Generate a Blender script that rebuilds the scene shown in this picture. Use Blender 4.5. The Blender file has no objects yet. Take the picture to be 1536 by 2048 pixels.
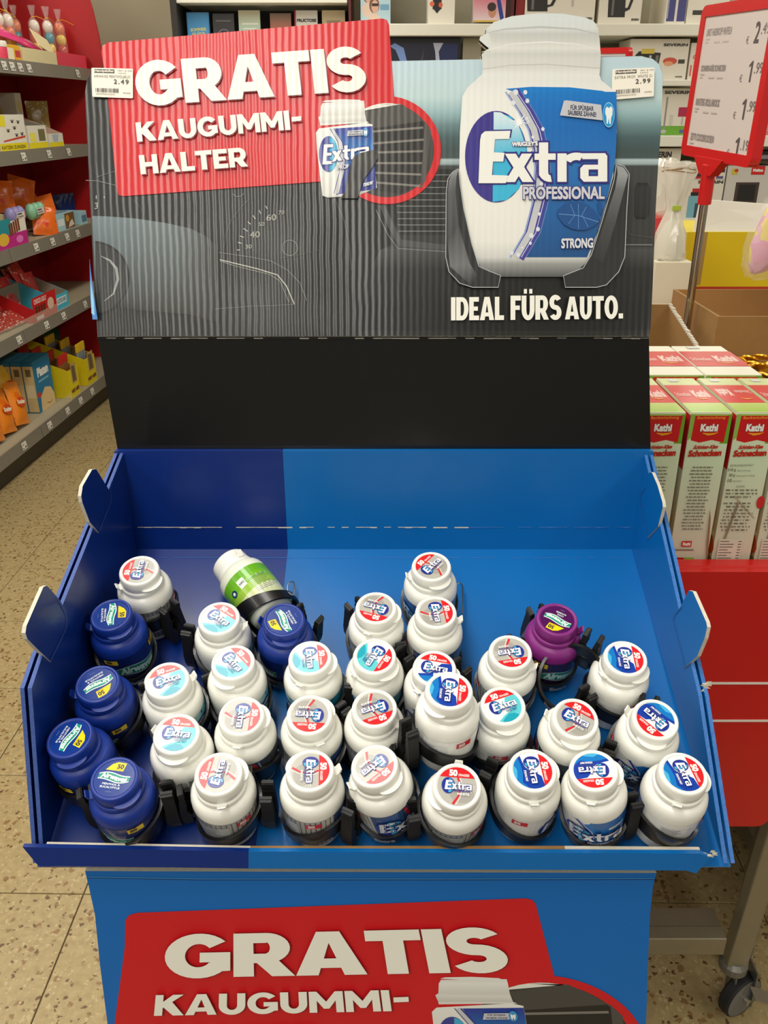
import bpy, bmesh, math, random
import numpy as np
from mathutils import Vector, Matrix
random.seed(7)
R = math.radians
SC = bpy.context.scene
COL = SC.collection

# ------------------------------------------------------------------ camera
F, CX, CY, HORIZON, EYE = 1720.0, 768.0, 1024.0, 225.0, 1.69
PITCH = math.atan((CY - HORIZON) / F)
cam_data = bpy.data.cameras.new('camera')
cam = bpy.data.objects.new('camera', cam_data)
COL.objects.link(cam)
cam_data.sensor_fit = 'VERTICAL'
cam_data.sensor_height = 24.0
cam_data.sensor_width = 18.0
cam_data.lens = F / 2048 * 24.0
cam_data.clip_start = 0.02
cam.location = (0, 0, EYE)
cam.rotation_euler = (R(90) - PITCH, 0, 0)
SC.camera = cam

# ------------------------------------------------------------------ light: fluorescent shop ceiling
def lin1(c):
    c /= 255.0
    return c / 12.92 if c <= 0.04045 else ((c + 0.055) / 1.055) ** 2.4
def lin(rgb):
    return (lin1(rgb[0]), lin1(rgb[1]), lin1(rgb[2]), 1.0)

world = bpy.data.worlds.new('shop_air')
SC.world = world
world.use_nodes = True
world.node_tree.nodes['Background'].inputs[0].default_value = lin((214, 204, 180))
world.node_tree.nodes['Background'].inputs[1].default_value = 0.30
def tube(x, y0, y1, power, width=0.30, z=3.16):
    d = bpy.data.lights.new('ceiling_tube', 'AREA')
    d.shape = 'RECTANGLE'
    d.size, d.size_y = width, y1 - y0
    d.energy = power
    d.color = (1.0, 0.968, 0.895)
    o = bpy.data.objects.new('ceiling_tube', d)
    COL.objects.link(o)
    o.location = (x, (y0 + y1) / 2, z)
tube(-0.55, -4.5, 1.9, 82, 0.5)
tube(-0.55, 2.6, 6.4, 46)
tube(-2.6, -4.5, 6.4, 100)
tube(2.2, -4.5, 6.4, 78)
SC.view_settings.view_transform = 'Standard'
SC.view_settings.look = 'None'
SC.view_settings.gamma = 1.0
SC.view_settings.use_curve_mapping = False
SC.view_settings.exposure = 0.40

# ------------------------------------------------------------------ picture rays (to find where the photographed things stand)
CP, SP = math.cos(PITCH), math.sin(PITCH)
def ray(px, py):
    u, v = (px - CX) / F, (CY - py) / F
    return Vector((u, CP + v * SP, -SP + v * CP))
EYEV = Vector((0, 0, EYE))
def on_plane(px, py, p0, n):
    d = ray(px, py)
    return EYEV + d * ((Vector(p0) - EYEV).dot(n) / d.dot(n))
def at_y(px, py, Y):
    return on_plane(px, py, (0, Y, 0), Vector((0, 1, 0)))
def at_x(px, py, X):
    return on_plane(px, py, (X, 0, 0), Vector((1, 0, 0)))
def at_z(px, py, Z):
    return on_plane(px, py, (0, 0, Z), Vector((0, 0, 1)))

# ------------------------------------------------------------------ materials
MATS = {}
def mat(name, rgb, rough=0.5, metal=0.0, noise=0.0, scale=30.0, coat=0.0, bump=0.0, spec=None, trans=0.0, alpha=1.0, emit=None):
    if name in MATS:
        return MATS[name]
    m = bpy.data.materials.new(name)
    m.use_nodes = True
    nt = m.node_tree
    b = nt.nodes['Principled BSDF']
    b.inputs['Base Color'].default_value = lin(rgb)
    b.inputs['Roughness'].default_value = rough
    b.inputs['Metallic'].default_value = metal
    b.inputs['Coat Weight'].default_value = coat
    b.inputs['Coat Roughness'].default_value = 0.12
    b.inputs['Transmission Weight'].default_value = trans
    b.inputs['Alpha'].default_value = alpha
    if spec is not None:
        b.inputs['Specular IOR Level'].default_value = spec
    if emit:
        b.inputs['Emission Color'].default_value = lin(rgb)
        b.inputs['Emission Strength'].default_value = emit
    if noise or bump:
        tc = nt.nodes.new('ShaderNodeTexCoord')
        nz = nt.nodes.new('ShaderNodeTexNoise')
        nz.inputs['Scale'].default_value = scale
        nz.inputs['Detail'].default_value = 5
        nt.links.new(tc.outputs['Object'], nz.inputs['Vector'])
        if noise:
            mx = nt.nodes.new('ShaderNodeMix')
            mx.data_type = 'RGBA'
            c = lin(rgb)
            mx.inputs['A'].default_value = tuple(max(0, x * (1 - noise)) for x in c[:3]) + (1,)
            mx.inputs['B'].default_value = tuple(min(1, x * (1 + noise)) for x in c[:3]) + (1,)
            nt.links.new(nz.outputs['Fac'], mx.inputs['Factor'])
            nt.links.new(mx.outputs['Result'], b.inputs['Base Color'])
        if bump:
            bp = nt.nodes.new('ShaderNodeBump')
            bp.inputs['Strength'].default_value = bump
            bp.inputs['Distance'].default_value = 0.002
            nt.links.new(nz.outputs['Fac'], bp.inputs['Height'])
            nt.links.new(bp.outputs['Normal'], b.inputs['Normal'])
    MATS[name] = m
    return m

def add_flute(m, dist, pitch, strength=1.0, fade=False):
    """washboard relief of corrugated card, fading out towards the right"""
    nt = m.node_tree; b = nt.nodes['Principled BSDF']
    tc = nt.nodes.new('ShaderNodeTexCoord')
    w = nt.nodes.new('ShaderNodeTexWave')
    w.wave_type, w.bands_direction, w.wave_profile = 'BANDS', 'X', 'SIN'
    w.inputs['Scale'].default_value = 2 * math.pi / pitch / 20.0
    w.inputs['Distortion'].default_value = 1.2
    w.inputs['Detail'].default_value = 2
    w.inputs['Detail Scale'].default_value = 0.8
    nt.links.new(tc.outputs['Object'], w.inputs['Vector'])
    n2 = nt.nodes.new('ShaderNodeTexNoise')
    n2.inputs['Scale'].default_value = 9
    nt.links.new(tc.outputs['Object'], n2.inputs['Vector'])
    mul = nt.nodes.new('ShaderNodeMath'); mul.operation = 'MULTIPLY'
    nt.links.new(w.outputs['Fac'], mul.inputs[0]); nt.links.new(n2.outputs['Fac'], mul.inputs[1])
    out = mul.outputs[0]
    if fade:
        sx = nt.nodes.new('ShaderNodeSeparateXYZ'); nt.links.new(tc.outputs['Object'], sx.inputs[0])
        mr = nt.nodes.new('ShaderNodeMapRange')
        for k, v in (('From Min', -0.06), ('From Max', 0.05), ('To Min', 1.0), ('To Max', 0.28)): mr.inputs[k].default_value = v
        nt.links.new(sx.outputs['X'], mr.inputs['Value'])
        m2 = nt.nodes.new('ShaderNodeMath'); m2.operation = 'MULTIPLY'
        nt.links.new(out, m2.inputs[0]); nt.links.new(mr.outputs[0], m2.inputs[1]); out = m2.outputs[0]
    bp = nt.nodes.new('ShaderNodeBump')
    bp.inputs['Strength'].default_value = strength
    bp.inputs['Distance'].default_value = dist
    nt.links.new(out, bp.inputs['Height'])
    nt.links.new(bp.outputs['Normal'], b.inputs['Normal']); nt.links.new(bp.outputs['Normal'], b.inputs['Coat Normal'])
    return m

def ink(name, rough=0.4, coat=0.0, flute=0.0, spec=0.5, flute_dist=0.0012, pitch=0.0078):
    """printed card or film: colours come from the print's own colour attribute; flute = washboard relief of corrugated card"""
    if name in MATS:
        return MATS[name]
    m = bpy.data.materials.new(name)
    m.use_nodes = True
    nt = m.node_tree
    b = nt.nodes['Principled BSDF']
    b.inputs['Roughness'].default_value = rough
    b.inputs['Coat Weight'].default_value = coat
    b.inputs['Coat Roughness'].default_value = 0.1
    b.inputs['Specular IOR Level'].default_value = spec
    a = nt.nodes.new('ShaderNodeAttribute')
    a.attribute_name = 'ink'
    nt.links.new(a.outputs['Color'], b.inputs['Base Color'])
    if flute: add_flute(m, flute_dist, pitch, flute, True)
    MATS[name] = m
    return m

# ------------------------------------------------------------------ objects
def new_obj(name, me, parent=None, mtx=None):
    o = bpy.data.objects.new(name, me)
    COL.objects.link(o)
    if parent is not None:
        o.parent = parent
    if mtx is not None:
        o.matrix_basis = mtx
    return o
def tag(o, label=None, cat=None, group=None, kind=None):
    if label: o['label'] = label
    if cat: o['category'] = cat
    if group: o['group'] = group
    if kind: o['kind'] = kind
    return o
def thing(name, label, cat, loc=(0, 0, 0), group=None, mtx=None):
    o = bpy.data.objects.new(name, None)
    COL.objects.link(o)
    o.empty_display_size = 0.02
    if mtx is not None:
        o.matrix_basis = mtx
    else:
        o.location = loc
    return tag(o, label, cat, group)

class MB:
    """collects faces, builds one mesh"""
    def __init__(self):
        self.v, self.f, self.m, self.mats = [], [], [], []
    def mi(self, m):
        if m not in self.mats: self.mats.append(m)
        return self.mats.index(m)
    def add(self, vs, fs, m):
        o = len(self.v); k = self.mi(m)
        self.v += [tuple(p) for p in vs]
        for f in fs:
            self.f.append(tuple(i + o for i in f)); self.m.append(k)
        return self
    def hexa(self, p, m):
        """p: 8 points, bottom ring 0-3 then top ring 4-7"""
        return self.add(p, [(3, 2, 1, 0), (4, 5, 6, 7), (0, 1, 5, 4), (1, 2, 6, 5), (2, 3, 7, 6), (3, 0, 4, 7)], m)
    def box(self, x0, x1, y0, y1, z0, z1, m):
        return self.hexa([(x0, y0, z0), (x1, y0, z0), (x1, y1, z0), (x0, y1, z0), (x0, y0, z1), (x1, y0, z1), (x1, y1, z1), (x0, y1, z1)], m)
    def bbox(self, x0, x1, y0, y1, z0, z1, m, b=0.002):
        """box with chamfered edges"""
        bm = bmesh.new()
        bmesh.ops.create_cube(bm, size=1)
        for v in bm.verts:
            v.co = ((x0 + x1) / 2 + v.co.x * (x1 - x0), (y0 + y1) / 2 + v.co.y * (y1 - y0), (z0 + z1) / 2 + v.co.z * (z1 - z0))
        bmesh.ops.bevel(bm, geom=bm.edges[:], offset=b, segments=2, affect='EDGES', profile=0.5)
        bm.verts.index_update()
        self.add([v.co[:] for v in bm.verts], [[v.index for v in f.verts] for f in bm.faces], m)
        bm.free()
        return self
    def slab(self, pts, nrm, t, m, medge=None):
        """flat polygon (3D points) given thickness t along nrm (centred on back: pts are the front face)"""
        n = len(pts); d = Vector(nrm) * t
        a = [Vector(p) for p in pts]; b = [p + d for p in a]
        ar = sum(((a[i] - a[0]).cross(a[(i + 1) % n] - a[0]) for i in range(n)), Vector())
        fr = list(range(n)); 
        if ar.dot(d) > 0: fr = fr[::-1]
        self.add(a + b, [tuple(fr), tuple(i + n for i in fr[::-1])], m)
        e = []
        for k in range(n):
            i, j = fr[k], fr[(k + 1) % n]
            e.append((j, i, i + n, j + n))
        self.add(a + b, e, medge or m)
        return self
    def lathe(self, prof, m, seg=32, cap0=True, cap1=True, M=None, phase=0.0):
        vs, fs = [], []
        for r, z in prof:
            for k in range(seg):
                a = 2 * math.pi * k / seg + phase
                vs.append((r * math.cos(a), r * math.sin(a), z))
        for i in range(len(prof) - 1):
            for k in range(seg):
                k2 = (k + 1) % seg
                fs.append((i * seg + k, i * seg + k2, (i + 1) * seg + k2, (i + 1) * seg + k))
        if cap0: fs.append(tuple(range(seg))[::-1])
        if cap1: fs.append(tuple((len(prof) - 1) * seg + k for k in range(seg)))
        if M is not None: vs = [M @ Vector(p) for p in vs]
        return self.add(vs, fs, m)
    def tube(self, pts, r, m, seg=8, closed=False):
        pts = [Vector(p) for p in pts]; n = len(pts)
        rs = r if isinstance(r, (list, tuple)) else [r] * n
        vs, fs = [], []
        ref = Vector((0, 0, 1))
        for i, p in enumerate(pts):
            t = (pts[(i + 1) % n] - pts[i - 1]) if closed else (pts[min(i + 1, n - 1)] - pts[max(i - 1, 0)])
            t.normalize()
            a = t.cross(ref)
            if a.length < 1e-3: a = t.cross(Vector((0, 1, 0)))
            a.normalize(); b = a.cross(t)
            for k in range(seg):
                q = 2 * math.pi * k / seg
                vs.append(p + (a * math.cos(q) + b * math.sin(q)) * rs[i])
        for i in range(n if closed else n - 1):
            j = (i + 1) % n
            for k in range(seg):
                k2 = (k + 1) % seg
                fs.append((i * seg + k, i * seg + k2, j * seg + k2, j * seg + k))
        if not closed:
            fs.append(tuple(range(seg))[::-1]); fs.append(tuple((n - 1) * seg + k for k in range(seg)))
        return self.add(vs, fs, m)
    def mesh(self, name, smooth=False):
        me = bpy.data.meshes.new(name)
        me.from_pydata(self.v, [], self.f)
        for m in self.mats: me.materials.append(m)
        me.polygons.foreach_set('material_index', self.m)
        if smooth:
            me.polygons.foreach_set('use_smooth', [True] * len(self.f))
            me.set_sharp_from_angle(angle=R(smooth if smooth is not True else 40))
        me.update()
        return me
    def build(self, name, parent=None, smooth=False, mtx=None):
        return new_obj(name, self.mesh(name, smooth), parent, mtx)

# ------------------------------------------------------------------ flat print
_glyphs = {}
def glyphs(s, off=0.0, space=1.0):
    k = (s, off, space)
    if k not in _glyphs:
        cu = bpy.data.curves.new('t', 'FONT')
        cu.body = s; cu.offset = off; cu.space_character = space
        cu.resolution_u = 3
        cu.fill_mode = 'FRONT'
        o = bpy.data.objects.new('t', cu)
        COL.objects.link(o)
        bpy.context.view_layer.update()
        me = bpy.data.meshes.new_from_object(o.evaluated_get(bpy.context.evaluated_depsgraph_get()))
        vs = [(v.co.x, v.co.y) for v in me.vertices]
        fs = [tuple(p.vertices) for p in me.polygons]
        bpy.data.objects.remove(o); bpy.data.curves.remove(cu); bpy.data.meshes.remove(me)
        xs = [v[0] for v in vs] or [0, 1]; ys = [v[1] for v in vs] or [0, 1]
        _glyphs[k] = (vs, fs, (min(xs), max(xs), min(ys), max(ys)))
    return _glyphs[k]

class Print:
    """flat coloured shapes in a 2D frame, mapped on a surface by fn(x, y, layer)"""
    def __init__(self, fn, T=None):
        self.fn, self.T = fn, T
        self.v, self.f, self.c = [], [], []
        self.layer = 0
    def _put(self, pts, faces, cols):
        o = len(self.v)
        L = self.layer
        self.layer += 0.1
        for p in pts:
            if self.T: p = self.T(*p)
            self.v.append(tuple(self.fn(p[0], p[1], L)))
        self.f += [tuple(i + o for i in f) for f in faces]
        self.c += cols
    def up(self, k=1):
        self.layer += k
        return self
    def poly(self, pts, rgb):
        self._put(pts, [tuple(range(len(pts)))], [lin(rgb)] * len(pts)); return self
    def rect(self, x0, y0, x1, y1, rgb, nx=1):
        """nx: cells across, for curved surfaces"""
        pts, fs = [], []
        for i in range(nx + 1):
            x = x0 + (x1 - x0) * i / nx
            pts += [(x, y0), (x, y1)]
        for i in range(nx): fs.append((2 * i, 2 * i + 2, 2 * i + 3, 2 * i + 1))
        self._put(pts, fs, [lin(rgb)] * len(pts)); return self
    def rows(self, rows):
        """rows of ((xa,ya),(xb,yb),rgb or (rgb,rgb)): ruled gradient sheet"""
        pts, cols, fs = [], [], []
        for a, b, c in rows:
            pts += [a, b]
            if isinstance(c[0], (int, float)): cols += [lin(c), lin(c)]
            else: cols += [lin(c[0]), lin(c[1])]
        for i in range(len(rows) - 1): fs.append((2 * i, 2 * i + 1, 2 * i + 3, 2 * i + 2))
        self._put(pts, fs, cols); return self
    def ell(self, cx, cy, rx, ry, rgb, a0=0, a1=360, n=28, rot=0):
        pts = []
        full = abs(a1 - a0) >= 360
        for k in range(n if full else n + 1):
            a = R(a0 + (a1 - a0) * k / n)
            x, y = rx * math.cos(a), ry * math.sin(a)
            pts.append((cx + x * math.cos(rot) - y * math.sin(rot), cy + x * math.sin(rot) + y * math.cos(rot)))
        return self.poly(pts, rgb)
    def ring(self, cx, cy, r0, r1, rgb, a0=0, a1=360, n=40, ry=1.0):
        pts, fs = [], []
        for k in range(n + 1):
            a = R(a0 + (a1 - a0) * k / n)
            pts += [(cx + r0 * math.cos(a), cy + r0 * ry * math.sin(a)), (cx + r1 * math.cos(a), cy + r1 * ry * math.sin(a))]
        for k in range(n): fs.append((2 * k, 2 * k + 1, 2 * k + 3, 2 * k + 2))
        self._put(pts, fs, [lin(rgb)] * len(pts)); return self
    def line(self, pts, w, rgb):
        """polyline of width w (number or list)"""
        P, fs, n = [], [], len(pts)
        for i, p in enumerate(pts):
            a, b = pts[max(i - 1, 0)], pts[min(i + 1, n - 1)]
            dx, dy = b[0] - a[0], b[1] - a[1]; l = math.hypot(dx, dy) or 1
            ww = (w[i] if isinstance(w, (list, tuple)) else w) / 2
            P += [(p[0] - dy / l * ww, p[1] + dx / l * ww), (p[0] + dy / l * ww, p[1] - dx / l * ww)]
        for i in range(n - 1): fs.append((2 * i, 2 * i + 1, 2 * i + 3, 2 * i + 2))
        self._put(P, fs, [lin(rgb)] * len(P)); return self
    def swath(self, pts, w, rgb):
        """like line, the width counted along x only"""
        rows = []
        for i, p in enumerate(pts):
            ww = (w[i] if isinstance(w, (list, tuple)) else w) / 2
            rows.append(((p[0] - ww, p[1]), (p[0] + ww, p[1]), rgb))
        return self.rows(rows)
    def text(self, s, bl, br, tl, rgb, off=0.0, outline=None, space=1.0, fine=False):
        """fit the ink box of s onto the parallelogram bl, br, tl; off = emboldening in em, outline = (em, colour)"""
        vs, fs, bb = glyphs(s, 0.0, space)
        W, H = bb[1] - bb[0] + 2 * off, (bb[3] - bb[2] + 2 * off) or 1
        todo = ([outline] if outline else []) + [(off, rgb)]
        for r, c in todo:
            sh = [(0, 0)] if r == 0 else [(-r, -r), (r, -r), (r, r), (-r, r)] + ([] if fine or r < 0.04 else [(0, -r), (r, 0), (0, r), (-r, 0), (0, 0)])
            for dx, dy in sh:
                P = []
                for x, y in vs:
                    u = (x + dx - bb[0] + off) / W; w = (y + dy - bb[2] + off) / H
                    P.append((bl[0] + (br[0] - bl[0]) * u + (tl[0] - bl[0]) * w, bl[1] + (br[1] - bl[1]) * u + (tl[1] - bl[1]) * w))
                self._put(P, fs, [lin(c)] * len(P))
                self.up(0.3)
            self.up()
        return self
    def block(self, s, bl, br, tl, rgb, t=0.30, h=0.23, gap=0.07, outline=None):
        """heavy poster capitals (and the lower-case x t r a) drawn from strokes; unit height, t = stem, h = bar"""
        pieces, x = [], 0.0
        for ch in s:
            ps, w = block_letter(ch, t, h)
            pieces += [[(x + px, py) for px, py in q] for q in ps]
            x += w + gap
        W = x - gap
        ymax = max(py for q in pieces for _, py in q)
        mp = lambda q: [(bl[0] + (br[0] - bl[0]) * a / W + (tl[0] - bl[0]) * b / ymax, bl[1] + (br[1] - bl[1]) * a / W + (tl[1] - bl[1]) * b / ymax) for a, b in q]
        def emit(q, c):
            if len(q) > 8 and len(q) % 2 == 0:           # strip: pairs of outer / inner points
                self._put(q, [(i, i + 1, i + 3, i + 2) for i in range(0, len(q) - 2, 2)], [lin(c)] * len(q))
            else: self.poly(q, c)
        if outline:
            r, oc = outline
            for q in pieces:
                loop = q if not (len(q) > 8 and len(q) % 2 == 0) else q[0::2] + q[1::2][::-1]
                for a, b in zip(loop, loop[1:] + loop[:1]):
                    dx, dy = b[0] - a[0], b[1] - a[1]; l = math.hypot(dx, dy)
                    if l < 1e-6: continue
                    ux, uy = dx / l * r, dy / l * r
                    self.poly(mp([(a[0] - ux + uy, a[1] - uy - ux), (b[0] + ux + uy, b[1] + uy - ux), (b[0] + ux - uy, b[1] + uy + ux), (a[0] - ux - uy, a[1] - uy + ux)]), oc)
                    self.up(0.12)
            self.up(0.5)
        for q in pieces:
            emit(mp(q), rgb); self.up(0.25)
        return self.up()
    def build(self, name, material, parent=None, mtx=None, toward=None, me_only=False):
        me = bpy.data.meshes.new(name)
        me.from_pydata(self.v, [], self.f)
        at = me.color_attributes.new('ink', 'FLOAT_COLOR', 'POINT')
        at.data.foreach_set('color', [x for c in self.c for x in c])
        me.materials.append(material)
        me.update()
        if me_only: return me
        return new_obj(name, me, parent, mtx)

def block_letter(ch, t, h):
    """-> list of polygons / strips, advance width"""
    Rc = lambda x0, y0, x1, y1: [(x0, y0), (x1, y0), (x1, y1), (x0, y1)]
    def bow(x0, x1, y0, y1, th, tv, a0, a1, n=14):
        cx, cy, rx, ry = (x0 + x1) / 2, (y0 + y1) / 2, (x1 - x0) / 2, (y1 - y0) / 2
        o = []
        for k in range(n + 1):
            a = R(a0 + (a1 - a0) * k / n); c, s_ = math.cos(a), math.sin(a)
            o += [(cx + rx * c, cy + ry * s_), (cx + (rx - th) * c, cy + (ry - tv) * s_)]
        return o
    if ch == 'I': return [Rc(0, 0, t, 1)], t
    if ch == 'T': return [Rc(0, 1 - h, 0.92, 1), Rc(0.46 - t / 2, 0, 0.46 + t / 2, 1 - h)], 0.92
    if ch == 'L': return [Rc(0, 0, t, 1), Rc(t, 0, 0.74, h)], 0.74
    if ch in 'EF':
        q = [Rc(0, 0, t, 1), Rc(t, 1 - h, 0.78, 1), Rc(t, 0.5 - h * 0.45, 0.70, 0.5 + h * 0.45)]
        return (q + [Rc(t, 0, 0.80, h)], 0.80) if ch == 'E' else (q, 0.78)
    if ch == 'H': return [Rc(0, 0, t, 1), Rc(1.0 - t, 0, 1.0, 1), Rc(t, 0.5 - h / 2, 1.0 - t, 0.5 + h / 2)], 1.0
    if ch == 'A':
        w = 1.16; a = t * 0.58
        return [[(0, 0), (t * 1.08, 0), (w / 2 + 0.02, 0.80), (w / 2, 1), (w / 2 - a, 1)], [(w, 0), (w - t * 1.08, 0), (w / 2 - 0.02, 0.80), (w / 2, 1), (w / 2 + a, 1)], Rc(0.30, 0.16, w - 0.30, 0.16 + h * 0.85), ], w
    if ch == 'K': return [Rc(0, 0, t, 1), [(t, 0.36), (t, 0.66), (0.66, 1), (1.06, 1)], [(0.40, 0.62), (t + 0.02, 0.40), (0.70, 0), (1.10, 0), (0.62, 0.68)]], 1.08
    if ch == 'M':
        w = 1.24
        return [Rc(0, 0, t * 0.92, 1), Rc(w - t * 0.92, 0, w, 1), [(0, 1), (t * 0.95, 1), (w / 2 + 0.06, 0.42), (w / 2, 0.18), (w / 2 - 0.10, 0.18)], [(w, 1), (w - t * 0.95, 1), (w / 2 - 0.06, 0.42), (w / 2, 0.18), (w / 2 + 0.10, 0.18)]], w
    if ch in 'UÜ':
        w = 0.98
        q = [Rc(0, 0.42, t, 1), Rc(w - t, 0.42, w, 1), bow(0, w, -0.02, 0.86, t, h, 180, 360)]
        if ch == 'Ü': q += [Rc(0.17, 1.08, 0.40, 1.27), Rc(w - 0.40, 1.08, w - 0.17, 1.27)]
        return q, w
    if ch == 'O': return [bow(0, 1.1, -0.02, 1.02, t, h, 0, 360, 28)], 1.1
    if ch == 'D': return [Rc(0, 0, t, 1), Rc(t, 0, 0.48, h), Rc(t, 1 - h, 0.48, 1), bow(-0.04, 1.0, 0, 1, t, h, -90, 90)], 1.0
    if ch == 'R':
        return [Rc(0, 0, t, 1), Rc(t, 1 - h * 0.95, 0.56, 1), Rc(t, 0.30, 0.56, 0.30 + h * 0.85), bow(0.16, 0.96, 0.30, 1.0, t, h * 0.9, -90, 90), [(0.36, 0.34), (0.74, 0.38), (1.02, 0), (0.64, 0)]], 1.0
    if ch == 'G':
        return [bow(0, 1.16, -0.02, 1.02, t * 1.02, h, 38, 322, 24), Rc(0.60, 0.34, 1.12, 0.34 + h * 0.9), [(1.12 - t, 0.0 + 0.12), (1.12, 0.14), (1.12, 0.34), (1.12 - t, 0.34)]], 1.14
    if ch == 'S':
        w = 0.92; hh = h * 0.98; ry = (1.04 - hh) / 4; y1 = 1.02 - hh / 2 - ry; y0 = -0.02 + hh / 2 + ry
        a = []; tt = t * 0.98
        up_ = bow(0, w, y1 - ry - hh / 2, y1 + ry + hh / 2, tt, hh, 28, 270, 18)
        lo = bow(0, w, y0 - ry - hh / 2, y0 + ry + hh / 2, tt, hh, 90, -152, 18)
        return [up_, lo], w
    if ch == '.': return [Rc(0, 0, t, h * 1.1)], t
    if ch == 'x': return [[(0, 0), (0.30, 0), (0.80, 0.72), (0.50, 0.72)], [(0.0, 0.72), (0.32, 0.72), (0.84, 0), (0.52, 0)]], 0.82
    if ch == 't': return [Rc(0.13, 0.16, 0.13 + t, 1.0), Rc(0, 0.72 - h * 0.8, 0.62, 0.72), bow(0.13, 0.79, 0.0, 0.5, t, h * 0.85, 180, 278, 8)], 0.62
    if ch == 'r': return [Rc(0, 0, t, 0.72), bow(t * 0.35, 1.02, 0.10, 0.74, t, h * 0.95, 60, 150, 8)], 0.62
    if ch == 'a': return [Rc(0.52, 0, 0.52 + t, 0.66), [(0.10, 0), (0.52, 0), (0.52, h * 0.7), (0.10, h * 0.7)], [(0, 0.10), (0.10, 0), (t * 0.9, 0), (t * 0.9, 0.43), (0.10, 0.43), (0, 0.34)], Rc(t * 0.9, 0.43 - h * 0.6, 0.52, 0.43), [(0.06, 0.72 - h * 0.75), (0.52 + t, 0.72 - h * 0.75), (0.52 + t, 0.64), (0.46 + t, 0.72), (0.06, 0.72)]], 0.52 + t
    return [Rc(0, 0, t, 1)], t

def homography(src, dst):
    A, b = [], []
    for (x, y), (u, v) in zip(src, dst):
        A.append([x, y, 1, 0, 0, 0, -u * x, -u * y]); b.append(u)
        A.append([0, 0, 0, x, y, 1, -v * x, -v * y]); b.append(v)
    h = np.linalg.solve(np.array(A, float), np.array(b, float))
    def T(x, y):
        w = h[6] * x + h[7] * y + 1
        return ((h[0] * x + h[1] * y + h[2]) / w, (h[3] * x + h[4] * y + h[5]) / w)
    return T
def Z(scale, ox, oy):
    """coordinates read in a magnified crop of the photograph -> picture coordinates"""
    return lambda pts: [(ox + x / scale, oy + y / scale) for x, y in pts]

# ================================================================== SETTING
TROT = R(-1.0)                                   # the tile grid is turned a touch against the display
def floor_pt(x, y, z=0.0):
    return (x * math.cos(TROT) - y * math.sin(TROT), x * math.sin(TROT) + y * math.cos(TROT), z)
m = bpy.data.materials.new('terrazzo'); m.use_nodes = True
nt = m.node_tree; b = nt.nodes['Principled BSDF']
b.inputs['Roughness'].default_value = 0.34
tc = nt.nodes.new('ShaderNodeTexCoord')
def node(t, **kw):
    n = nt.nodes.new(t)
    for k, v in kw.items(): setattr(n, k, v)
    return n
def mixrgb(fac, a, bb):
    mx = node('ShaderNodeMix', data_type='RGBA')
    nt.links.new(fac, mx.inputs['Factor'])
    for s, val in (('A', a), ('B', bb)):
        if isinstance(val, tuple): mx.inputs[s].default_value = val
        else: nt.links.new(val, mx.inputs[s])
    return mx.outputs['Result']
def ramp(val, stops):
    r = node('ShaderNodeValToRGB'); e = r.color_ramp.elements
    while len(e) < len(stops): e.new(0.5)
    for i, (p, c) in enumerate(stops):
        e[i].position = p; e[i].color = (c, c, c, 1)
    nt.links.new(val, r.inputs['Fac']); return r.outputs['Color']
nz = node('ShaderNodeTexNoise'); nz.inputs['Scale'].default_value = 60; nz.inputs['Detail'].default_value = 4
nt.links.new(tc.outputs['Generated'], nz.inputs['Vector'])
geo = node('ShaderNodeNewGeometry')
nt.links.new(geo.outputs['Position'], nz.inputs['Vector'])
base = mixrgb(nz.outputs['Fac'], lin((146, 126, 84)), lin((190, 170, 122)))
for sc_, thr, col, rnd in ((70, 0.30, (104, 78, 48), 0.66), (46, 0.30, (140, 110, 70), 0.70), (95, 0.30, (190, 172, 128), 0.6)):
    wob = node('ShaderNodeTexNoise'); wob.inputs['Scale'].default_value = sc_ * 1.4
    nt.links.new(geo.outputs['Position'], wob.inputs['Vector'])
    add = node('ShaderNodeMix', data_type='VECTOR'); add.inputs['Factor'].default_value = 0.02
    nt.links.new(geo.outputs['Position'], add.inputs['A']); nt.links.new(wob.outputs['Color'], add.inputs['B'])
    vo = node('ShaderNodeTexVoronoi'); vo.inputs['Scale'].default_value = sc_
    nt.links.new(add.outputs['Result'], vo.inputs['Vector'])
    inside = ramp(vo.outputs['Distance'], [(thr - 0.02, 1), (thr + 0.08, 0)])
    sepc = node('ShaderNodeSeparateColor'); nt.links.new(vo.outputs['Color'], sepc.inputs['Color'])
    pick = ramp(sepc.outputs[0], [(rnd, 0), (rnd + 0.02, 1)])
    mul = node('ShaderNodeMath', operation='MULTIPLY')
    nt.links.new(inside, mul.inputs[0]); nt.links.new(pick, mul.inputs[1])
    base = mixrgb(mul.outputs[0], base, lin(col))
nt.links.new(base, b.inputs['Base Color'])
M_TERRAZZO = m

floor = MB().add([(-3.6, -3.2, -0.004), (3.4, -3.2, -0.004), (3.4, 7.0, -0.004), (-3.6, 7.0, -0.004)], [(0, 1, 2, 3)], mat('grout', (96, 82, 58), 0.8, noise=0.2)).build('floor')
tag(floor, kind='structure')
T0, TY0 = -0.742, 1.4635
tile_me = MB().bbox(-0.1985, 0.1985, -0.1985, 0.1985, -0.012, 0.0, M_TERRAZZO, 0.0015).mesh('tile')
for i in range(-5, 6):
    for j in range(-3, 13):
        o = new_obj('tile', tile_me, floor)
        o.location = floor_pt(T0 + 0.2 + 0.4 * i, TY0 + 0.2 + 0.4 * j)
        o.rotation_euler = (0, 0, TROT + R(90) * random.choice((0, 1, 2, 3)))
wall = MB().box(-3.6, 3.4, 6.3, 6.4, 0, 3.2, mat('wall_paint', (158, 148, 122), 0.8, noise=0.06, scale=3)).build('wall_back')
tag(wall, kind='structure')
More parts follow.
